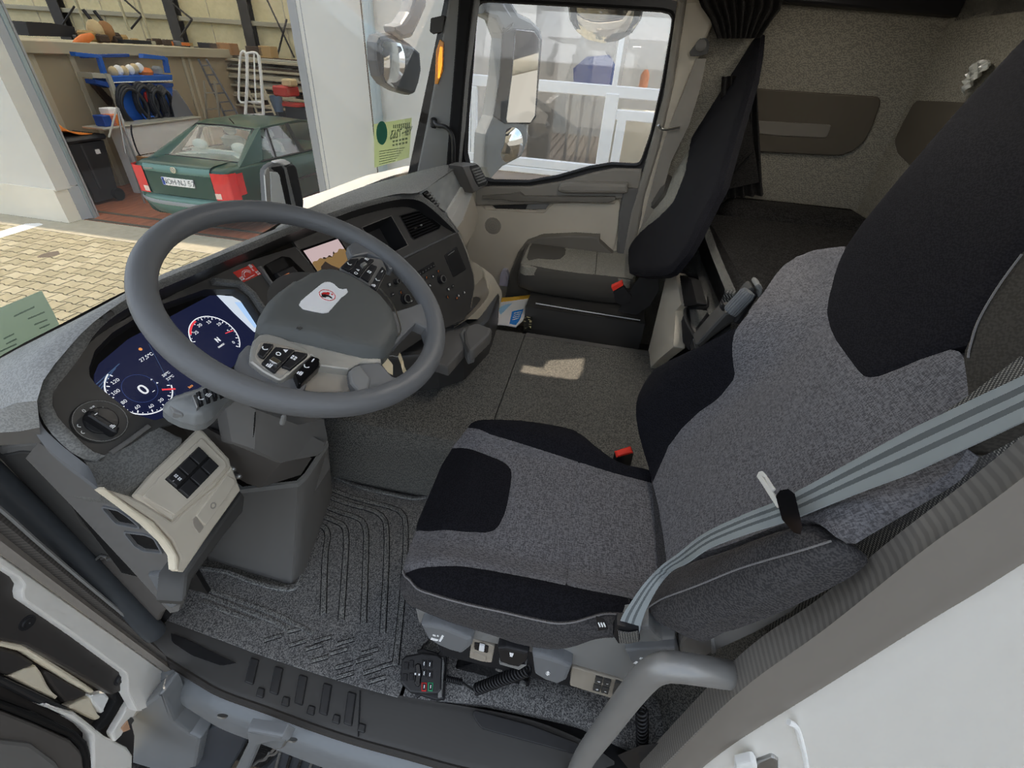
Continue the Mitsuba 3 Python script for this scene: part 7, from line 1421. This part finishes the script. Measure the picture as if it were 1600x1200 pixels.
# wheelie bin with an orange cloth
thing('wheelie_bin', 'black wheelie bin with two wheels beside the gate pillar', 'bin')
Bc = A(6.95, 8.72, G)
lo_, hi_ = [(-.24, -.22), (.20, -.22), (.20, .22), (-.24, .22)], [(-.34, -.28), (.28, -.28), (.28, .28), (-.34, .28)]
add('wheelie_bin__body', strip([[Bc + A(x, y, .05) for x, y in lo_], [Bc + A(x, y, .95) for x, y in hi_]], closed=True, caps=True), 'bin_black', smooth=False)
add('wheelie_bin__lid', bx(Bc + A(-.02, -.0, 1.0), (.72, .64, .07), .03), 'bin_black'); add('wheelie_bin__lid_bar', tube([Bc + A(.30, -.3, 1.02), Bc + A(.30, .3, 1.02)], .03, 8), 'coil_black')
for y in (-.27, .27): add(nx('wheelie_bin__wheel'), lathe([(.10, -.025), (.105, 0), (.10, .025), (.05, .028), (.0005, .028)], Fr(Bc + A(.16, y, .105), (1, 0, 0), (0, 0, 1), (0, -1, 0)), 24), 'rubber_black')
add('wheelie_bin__white_label', bx(Bc + A(.10, -.277, .80), (.08, .01, .07), .002), 'label_white'); add('wheelie_bin__mould_rib', beam(Bc + A(-.10, -.245, .25), Bc + A(-.14, -.277, .93), .03, .014, up=(0, 1, 0)), 'junk_grey')
oc = Bc + A(-.12, .1, 1.03); 
g_ = np.linspace(-1, 1, 14); gx_, gy_ = np.meshgrid(g_, g_); zz = .30 * np.exp(-((gx_ + .5) ** 2 * 3 + gy_ ** 2 * 1.2)) * (1 + .3 * np.sin(gy_ * 5 + gx_ * 3)) + .02
add('orange_cloth', shell([np.stack([oc[0] + gx_[i] * .34, oc[1] + gy_[i] * .28, oc[2] + zz[i]], 1) for i in range(14)], .008, (0, 0, -1)), 'orange_cloth', label='crumpled orange cloth heaped on the black wheelie bin', category='cloth', smooth=True)
add('cardboard_sheet', bx((7.55, 8.05, G + .34), (.06, .4, .68), .005), 'cardboard', label='brown cardboard sheet leaning behind the wheelie bin', category='cardboard')
# steel rack with bars and ladders at the back
thing('bar_rack', 'long storage rack loaded with steel bars and boards at the back of the workshop', 'rack')
XR = 12.0
ybeam = [(97, 130, 0), (107, 142, 0), (118, 140, .0), (128, 150, 0), (139, 158, 0), (150, 170, 0), (163, 180, 0)]
zs = [U(380, y, x=XR)[2] for y in (94, 108, 120, 133, 148, 163)]
for z in zs: add(nx('bar_rack__shelf_beam'), bx((XR, 8.5, z), (.5, 4.2, .05), .008), 'hall_beam')
for y in (6.5, 8.4, 10.4): add(nx('bar_rack__post'), bx((XR + .25, y, (G + 1.1) / 2), (.08, .08, 1.1 - G), .006), 'hall_steel')
for i, z in enumerate(zs):
    for k in range(4):
        y0, y1 = 6.5 + rj.uniform(0, 1.2), 10.3 - rj.uniform(0, 1.4)
        add(nx('bar_rack__stored_bar'), bx((XR - .16 + .1 * k, (y0 + y1) / 2, z + .05 + .02 * (k % 2)), (.06, y1 - y0, .05), .006), rj.choice(['alu', 'wood_plank', 'junk_dark', 'hall_rib']))
add('bar_rack__back_shade', bx((XR + .4, 8.5, -.1), (.04, 4.3, 2.0)), 'hall_steel')
for i, q in enumerate(((345, 84), (358, 82), (405, 90), (420, 83), (330, 86))):
    p = U(*q, x=XR); key = nx('rack_carton'); add(key, bx((XR, p[1], zs[0] + .20), (.3, .3 + .06 * (i % 3), .18 + .05 * (i % 2)), .01), ('junk_dark', 'cardboard', 'junk_dark', 'wood_plank', 'coil_black')[i], label=('dark box on top of the bar rack, second from the left', 'brown carton on top of the bar rack, in its middle', 'dark box on the bar rack behind the platform ladder', 'tan carton at the right of the bar rack top', 'black case at the left end of the bar rack top')[i], category='box')
def ladder(key, lab, ql, qr, x, n, m, wd=.035, x1=None):
    x1 = x if x1 is None else x1; thing(key, lab, 'ladder')
    L0, L1, R0, R1 = U(*ql[0], x=x), U(*ql[1], x=x1), U(*qr[0], x=x), U(*qr[1], x=x1)
    add(nx(key + '__rail'), beam(L0, L1, .03, wd, up=(1, .01, 0)), m); add(nx(key + '__rail'), beam(R0, R1, .03, wd, up=(1, .01, 0)), m)
    for k in range(n): t = (k + .7) / (n + .3); add(nx(key + '__rung'), beam(L0 + (L1 - L0) * t, R0 + (R1 - R0) * t, .03, .025), m)
ladder('ladder', 'tall aluminium ladder leaning at the end of the gallery', ((278, 78), (320, 190)), ((292, 80), (335, 188)), 11.0, 7, 'hall_rib')
ladder('ladder_001', 'grey folding stepladder in front of the bar rack', ((310, 92), (352, 182)), ((322, 92), (372, 180)), 10.6, 6, 'tarp_grey')
ladder('ladder_002', 'short pale ladder section standing behind the car', ((319, 126), (324, 186)), ((335, 127), (344, 184)), 10.2, 2, 'alu')
ladder('ladder_003', 'grey stepladder with wooden steps right of the platform ladder', ((388, 140), (404, 182)), ((412, 138), (430, 180)), 10.4, 4, 'hall_rib')
thing('platform_ladder', 'white platform ladder with tall looped handrails behind the car', 'ladder')
XL = 10.0
def pll(key, qs, r=.022, m='frame_white'): add(nx('platform_ladder__' + key), tube(spline(np.array([U(*q, x=x) for q, x in qs]), 20), r, 8), m)
pll('handrail', [((376, 84), XL), ((374, 110), XL), ((373, 150), XL), ((376, 160), XL), ((383, 160), XL)]); pll('handrail', [((376, 84), XL), ((380, 80), XL), ((384, 84), XL), ((386, 100), XL)])
pll('handrail', [((384, 84), XL), ((396, 82), XL), ((403, 86), XL), ((405, 100), XL)]); pll('post', [((386, 84), XL), ((386, 130), XL), ((383, 186), XL)], .03); pll('post', [((404, 86), XL), ((408, 120), XL), ((412, 186), XL)], .03); pll('post', [((397, 82), XL), ((398, 120), XL), ((400, 158), XL)], .016)
add('platform_ladder__platform', hull([U(*q, x=x) for q, x in (((384, 158), XL), ((410, 157), XL), ((384, 160), XL + .3), ((410, 164), XL))]), 'frame_white'); add('platform_ladder__lower_step', hull([U(*q, x=x) for q, x in (((383, 178), XL), ((412, 177), XL), ((383, 182), XL), ((412, 183), XL), ((384, 178), XL + .3))]), 'frame_white')
thing('red_machine', 'red workshop machine on a dark stand at the right of the bar rack', 'machine')
p = U(447, 142, x=10.8); add('red_machine__body', bx(p, (.5, .34, .20), .03), 'red_paint'); add('red_machine__top', bx(p + A(0, -.12, .16), (.3, .22, .14), .03), 'cream_sack')
p2 = U(455, 163, x=10.8); add('red_machine__rail', bx(p2, (.4, .60, .06), .01), 'red_paint'); add('red_machine__stand', bx((10.9, p2[1] - .1, (p2[2] + G) / 2 - .02), (.3, .5, p2[2] - G - .06), .02), 'coil_black')
p = U(433, 162, x=10.6); add('blue_bucket', lathe([(.10, 0), (.13, .30), (.11, .30), (.0005, .05)], FZ(p[2] - .15).at(p[0], p[1], 0), 18), 'tarp_blue', label='blue grey bucket beside the red machine', category='bucket')
add('bucket_stand', bx((p[0], p[1] + .05, (p[2] - .15 + G) / 2), (.26, .24, p[2] - .15 - G), .01), 'coil_black', label='dark crate under the blue grey bucket', category='crate')
# ================================================================ green saloon car in the gate, nose into the hall
CX, CY, CZ, CS = 6.06, 6.08, G, .96
body_s = lambda t: np.interp(np.abs(t), [.0, .62, .76, .815, .845], [.03, .05, .07, .12, .25])
def cw(s, t, h): return np.stack([CX + CS * np.asarray(s, float), CY - CS * np.asarray(t, float), CZ + CS * np.asarray(h, float)], -1)
thing('car', 'dark green saloon car seen from behind, parked nose first in the workshop gate', 'car')
def ring_at(s, hw, zb, zt, tum=.06, n=30):
    zm = zb + (zt - zb) * .55
    half = [(0, zb), (hw * .80, zb), (hw * .93, zb + .04), (hw * .985, zb + .14), (hw, zm - .05), (hw, zm + .05), (hw * .985, zm + .16), (hw - tum * .6, zt - .06), (hw - tum - .02, zt - .018), (hw - tum - .10, zt), (0, zt + .012)]
    p = half + [(-x, z) for x, z in half[-2:0:-1]]
    return cw([s] * len(p), [x for x, _ in p], [z for _, z in p])
secs = [(.05, .62, .34, .90), (.07, .76, .26, .955), (.12, .815, .23, .985), (.25, .845, .21, 1.005), (.50, .862, .20, 1.01), (.9, .868, .19, 1.0), (1.6, .87, .19, .985), (2.6, .87, .19, .965), (3.3, .866, .19, .945), (3.7, .86, .20, .90), (4.2, .84, .22, .80), (4.48, .78, .25, .70), (4.6, .62, .30, .60)]
add('car__body', strip([ring_at(*q) for q in secs], closed=True, caps=True), 'car_green', smooth=45)
# boot lid panel between the lamps, lighter top lip
def rear(ts, s0): return [cw(s0 + .05 * (abs(t) / .8) ** 2.5, t, z) for t, z in ts]
add('car__boot_lid', strip([np.array([cw(.016 + d + .03 * (abs(t) / .6) ** 2.4, t, z) for t in np.linspace(-.56, .56, 13)]) for z, d in ((.55, .03), (.56, .005), (.70, .0), (.84, .0), (.92, .006), (.965, .022), (1.0, .06), (1.014, .12), (1.02, .3), (1.025, .5))]), 'car_green', smooth=50)
add('car__boot_lip', strip([np.array([cw(.010 + d + .03 * (abs(t) / .6) ** 2.4, t, z) for t in np.linspace(-.57, .57, 13)]) for z, d in ((.885, .006), (.90, 0), (.955, .008), (.985, .03))]), 'car_light_green', label='lighter boot lip with a chrome badge', smooth=50)
add('car__plate_recess', strip([np.array([cw(.026 + .02 * (t / .5) ** 2, t, z) for t in np.linspace(-.40, .40, 7)]) for z in (.86, .875)]), 'car_light_green')
add('car__bumper', strip([np.array([cw(d + .20 * (abs(t) / .86) ** 3.2, t * w, z) for t in np.linspace(-.86, .86, 19)]) for z, d, w in ((.22, .10, .90), (.28, .0, .97), (.40, -.05, 1.0), (.50, -.055, 1.012), (.535, -.03, 1.012), (.55, .03, 1.0))]), 'car_light_green', label='pale green rear bumper', smooth=50)
add('car__bumper_insert', strip([np.array([cw(d + .20 * (abs(t) / .86) ** 3.2, t, z) for t in np.linspace(-.875, .875, 19)]) for z, d in ((.425, -.058), (.435, -.066), (.475, -.068), (.485, -.06))]), 'mirror_shell', smooth=50)
add('car__bumper_corner_strip', strip([np.array([cw(s, -.872, z) for s in np.linspace(.18, .55, 5)]) for z in (.43, .48)]), 'mirror_shell')
add('car__tow_eye', hull(np.vstack([cw(.02, .13, .25)[None] + d for d in trimesh.creation.icosphere(1, .04).vertices])), 'steel')
for sg_ in (-1, 1):
    qs = [np.array([cw(body_s(t) - .016, sg_ * (t + .012), z) for t in (.565, .62, .69, .75, .79, .815, .835, .845)]) for z in (.56, .60, .78, .92, .945)]
    for q in qs: pass
    k = nx('car__tail_lamp'); add(k, strip(qs), 'tail_red', label='red tail lamp', smooth=50)
    qs = [np.array([cw(body_s(t) - .022, sg_ * t, z) for t in np.linspace(.575, .67, 4)]) for z in (.58, .66)]
    add(k + '__reversing_lens', strip(qs), 'tail_clear')
    qs = [np.array([cw(s, sg_ * (.868 + .008 * (s - .2)), z) for s in np.linspace(.22, .36, 4)]) for z in (.62 + 0, .78, .93)]
    add(nx('car__side_lamp'), strip(qs), 'tail_red', smooth=50)
# number plate and badge
PFm = Fr(cw(.012, 0, .765), (0, -1, 0), (.06, 0, 1), (-1, 0, 0)); PFm = Fr(PFm.o, (0, -1, 0), (0, 0, 1), (-1, 0, 0))
add('car__number_plate', prism(rnd([(-.26, -.055), (.26, -.055), (.26, .055), (-.26, .055)], .008), PFm, -.01, .006, .002), 'plate_white', label='white number plate reading NOH NJ 57')
add('car__number_plate__blue_band', prism([(-.255, -.05), (-.215, -.05), (-.215, .05), (-.255, .05)], PFm, .006, .0075), 'plate_blue')
add('car__number_plate__letters', text('NOH·NJ 57', .072, PFm.at(.02, 0, .006), .0016), 'coil_black')
add('car__number_plate__frame', prism([(-.275, -.07), (.275, -.07), (.275, .065), (-.275, .065)], PFm, -.03, -.008, .004), 'car_trim')
BF = PFm.at(0, .168, .012)
add('car__badge', cat(prism(ringpoly(.036, .043, 0, 359, 24), BF, 0, .006), *[bar(BF, q, .004, 0, .005, 0) for q in ([(-.022, .032), (0, .0), (.022, .032)], [(-.034, .012), (-.017, -.032), (0, -.006), (.017, -.032), (.034, .012)])]), 'chrome', label='round chrome badge with a V above a W')
add('car__badge_plate', prism(arc(.042, 0, 360, 25)[:-1], BF, -.004, .001), 'mirror_shell')
add('car__boot_lettering', prism([(.30, .145), (.44, .138), (.44, .155), (.30, .16)], PFm, .0, .004), 'steel') if False else add('car__boot_lettering', prism([(-.50, .14), (-.36, .15), (-.36, .166), (-.50, .158)], PFm, -.02, .0), 'steel')
# cabin: roof, pillars, glass, seats
rf = [(1.28, 1.40, .50), (1.38, 1.43, .56), (1.6, 1.45, .585), (2.0, 1.462, .595), (2.5, 1.455, .59), (2.78, 1.43, .56), (2.9, 1.40, .52)]
add('car__roof', shell([np.array([cw(s, t * hw, z - .035 * abs(t) ** 3) for t in np.linspace(-1, 1, 13)]) for s, z, hw in rf], .02, (0, 0, -1)), 'car_green', smooth=True)
for sg_ in (-1, 1):
    def pill(key, pts, m='car_green', th=.05): add(nx('car__' + key), hull([cw(s, sg_ * t, z) for s, t, z in pts] + [cw(s, sg_ * (t - th), z - .005) for s, t, z in pts]), m)
    pill('rear_pillar', [(.42, .80, .985), (.62, .66, 1.0), (1.30, .535, 1.40), (1.42, .575, 1.425), (1.12, .70, 1.18), (1.0, .79, .985)])
    pill('centre_pillar', [(2.08, .80, .97), (2.20, .80, .97), (2.16, .60, 1.43), (2.06, .60, 1.43)], 'car_trim'); pill('front_pillar', [(3.42, .79, .94), (3.54, .78, .93), (2.92, .555, 1.40), (2.80, .565, 1.42)])
    pill('roof_rail', [(1.30, .56, 1.40), (1.6, .60, 1.43), (2.5, .605, 1.44), (2.85, .57, 1.41), (2.8, .59, 1.40), (1.5, .605, 1.40)]); pill('belt_line', [(.95, .81, .985), (.95, .80, 1.0), (3.4, .80, .95), (3.4, .79, .96)], 'car_trim')
    pill('window_divider', [(1.34, .795, .985), (1.38, .795, .985), (1.54, .615, 1.40), (1.50, .615, 1.40)], 'car_trim')
    for key, q in (('rear_quarter_pane', [(1.04, .80, .99), (1.34, .80, .985), (1.50, .625, 1.39), (1.22, .70, 1.22)]), ('rear_door_pane', [(1.38, .80, .985), (2.08, .80, .97), (2.06, .61, 1.42), (1.54, .62, 1.40)]), ('front_door_pane', [(2.2, .80, .97), (3.42, .79, .95), (2.82, .57, 1.41), (2.16, .605, 1.42)])):
        v = np.array([cw(s, sg_ * (t - .012), z) for s, t, z in q]); add(nx('car__' + key), TM(v, [[0, 1, 2], [0, 2, 3]]), 'glass')
v = np.array([cw(s, t, z) for s, t, z in ((.60, .66, 1.005), (.56, 0, 1.02), (.60, -.66, 1.005), (1.30, -.53, 1.395), (1.27, 0, 1.415), (1.30, .53, 1.395))])
add('car__rear_window', TM(v, [[0, 1, 4], [0, 4, 5], [1, 2, 3], [1, 3, 4]]), 'glass', label='rear window')
v2_ = np.array([cw(s, t, z) for s, t, z in ((3.5, .7, .95), (3.6, 0, .96), (3.5, -.7, .95), (2.86, -.52, 1.40), (2.9, 0, 1.42), (2.86, .52, 1.40))])
add('car__windscreen', TM(v2_, [[0, 1, 4], [0, 4, 5], [1, 2, 3], [1, 3, 4]]), 'glass')
add('car__rear_window_edge', tube(np.array([cw(*q) for q in ((.60, .66, 1.008), (.56, 0, 1.022), (.60, -.66, 1.008), (1.30, -.53, 1.398), (1.27, 0, 1.418), (1.30, .53, 1.398))]), .012, 6, closed=True), 'car_trim')
add('car__parcel_shelf', hull([cw(s, t, z) for s in (.66, 1.15) for t in (-.62, .62) for z in (.98, 1.005)]), 'seat_mint')
add('car__rear_bench', hull([cw(s, t, z) for s, z in ((1.12, .6), (1.3, .6), (1.16, 1.06), (1.08, 1.06)) for t in (-.58, .58)]), 'seat_mint')
for i, t in enumerate((-.36, .36)):
    add(nx('car__rear_headrest'), TM(trimesh.creation.icosphere(2, 1).vertices * [.06, .14, .08] * CS + cw(1.06, t, 1.13), trimesh.creation.icosphere(2, 1).faces), 'seat_mint', label='pale green rear headrest', smooth=True)
    add(nx('car__front_seat'), hull([cw(s, t + d, z) for s, z in ((2.0, .5), (2.16, .5), (1.9, 1.12), (1.82, 1.12)) for d in (-.22, .22)] + [cw(1.86, t + d, 1.18) for d in (-.14, .14)]), 'seat_mint', smooth=30)
    add(nx('car__front_headrest'), TM(trimesh.creation.icosphere(2, 1).vertices * [.05, .13, .09] * CS + cw(1.84, t, 1.27), trimesh.creation.icosphere(2, 1).faces), 'seat_mint', smooth=True)
add('car__aerial', tube([cw(1.38, .12, 1.44), cw(1.30, .12, 1.52)], .008, 6), 'car_trim')
for sg_ in (-1, 1):
    for s in (.98, 3.68):
        f = Fr(cw(s, sg_ * .80, .31), (1, 0, 0), (0, 0, 1), (0, -sg_, 0)); k = nx('car__wheel')
        add(k, lathe([(.19, -.1), (.305, -.1), (.315, -.04), (.315, .04), (.30, .085), (.20, .088), (.19, .06), (.0005, .055)], f, 28), 'tyre'); add(k + '__rim', lathe([(.19, .06), (.185, .085), (.16, .07), (.06, .078), (.0005, .078)], f, 20), 'alu')
    add(nx('car__door_handle'), hull([cw(s, sg_ * t, z) for s, z in ((1.45, .86), (1.62, .855), (1.62, .885), (1.45, .89)) for t in (.86, .895)]), 'car_green')
    add(nx('car__side_strip'), strip([np.array([cw(s, sg_ * .876, z) for s in np.linspace(1.1, 3.3, 5)]) for z in (.56, .60)]), 'car_trim')
    add(nx('car__wing_mirror'), TM(trimesh.creation.icosphere(2, 1).vertices * [.06, .11, .07] * CS + cw(3.2, sg_ * .94, 1.02), trimesh.creation.icosphere(2, 1).faces), 'car_green', smooth=True)
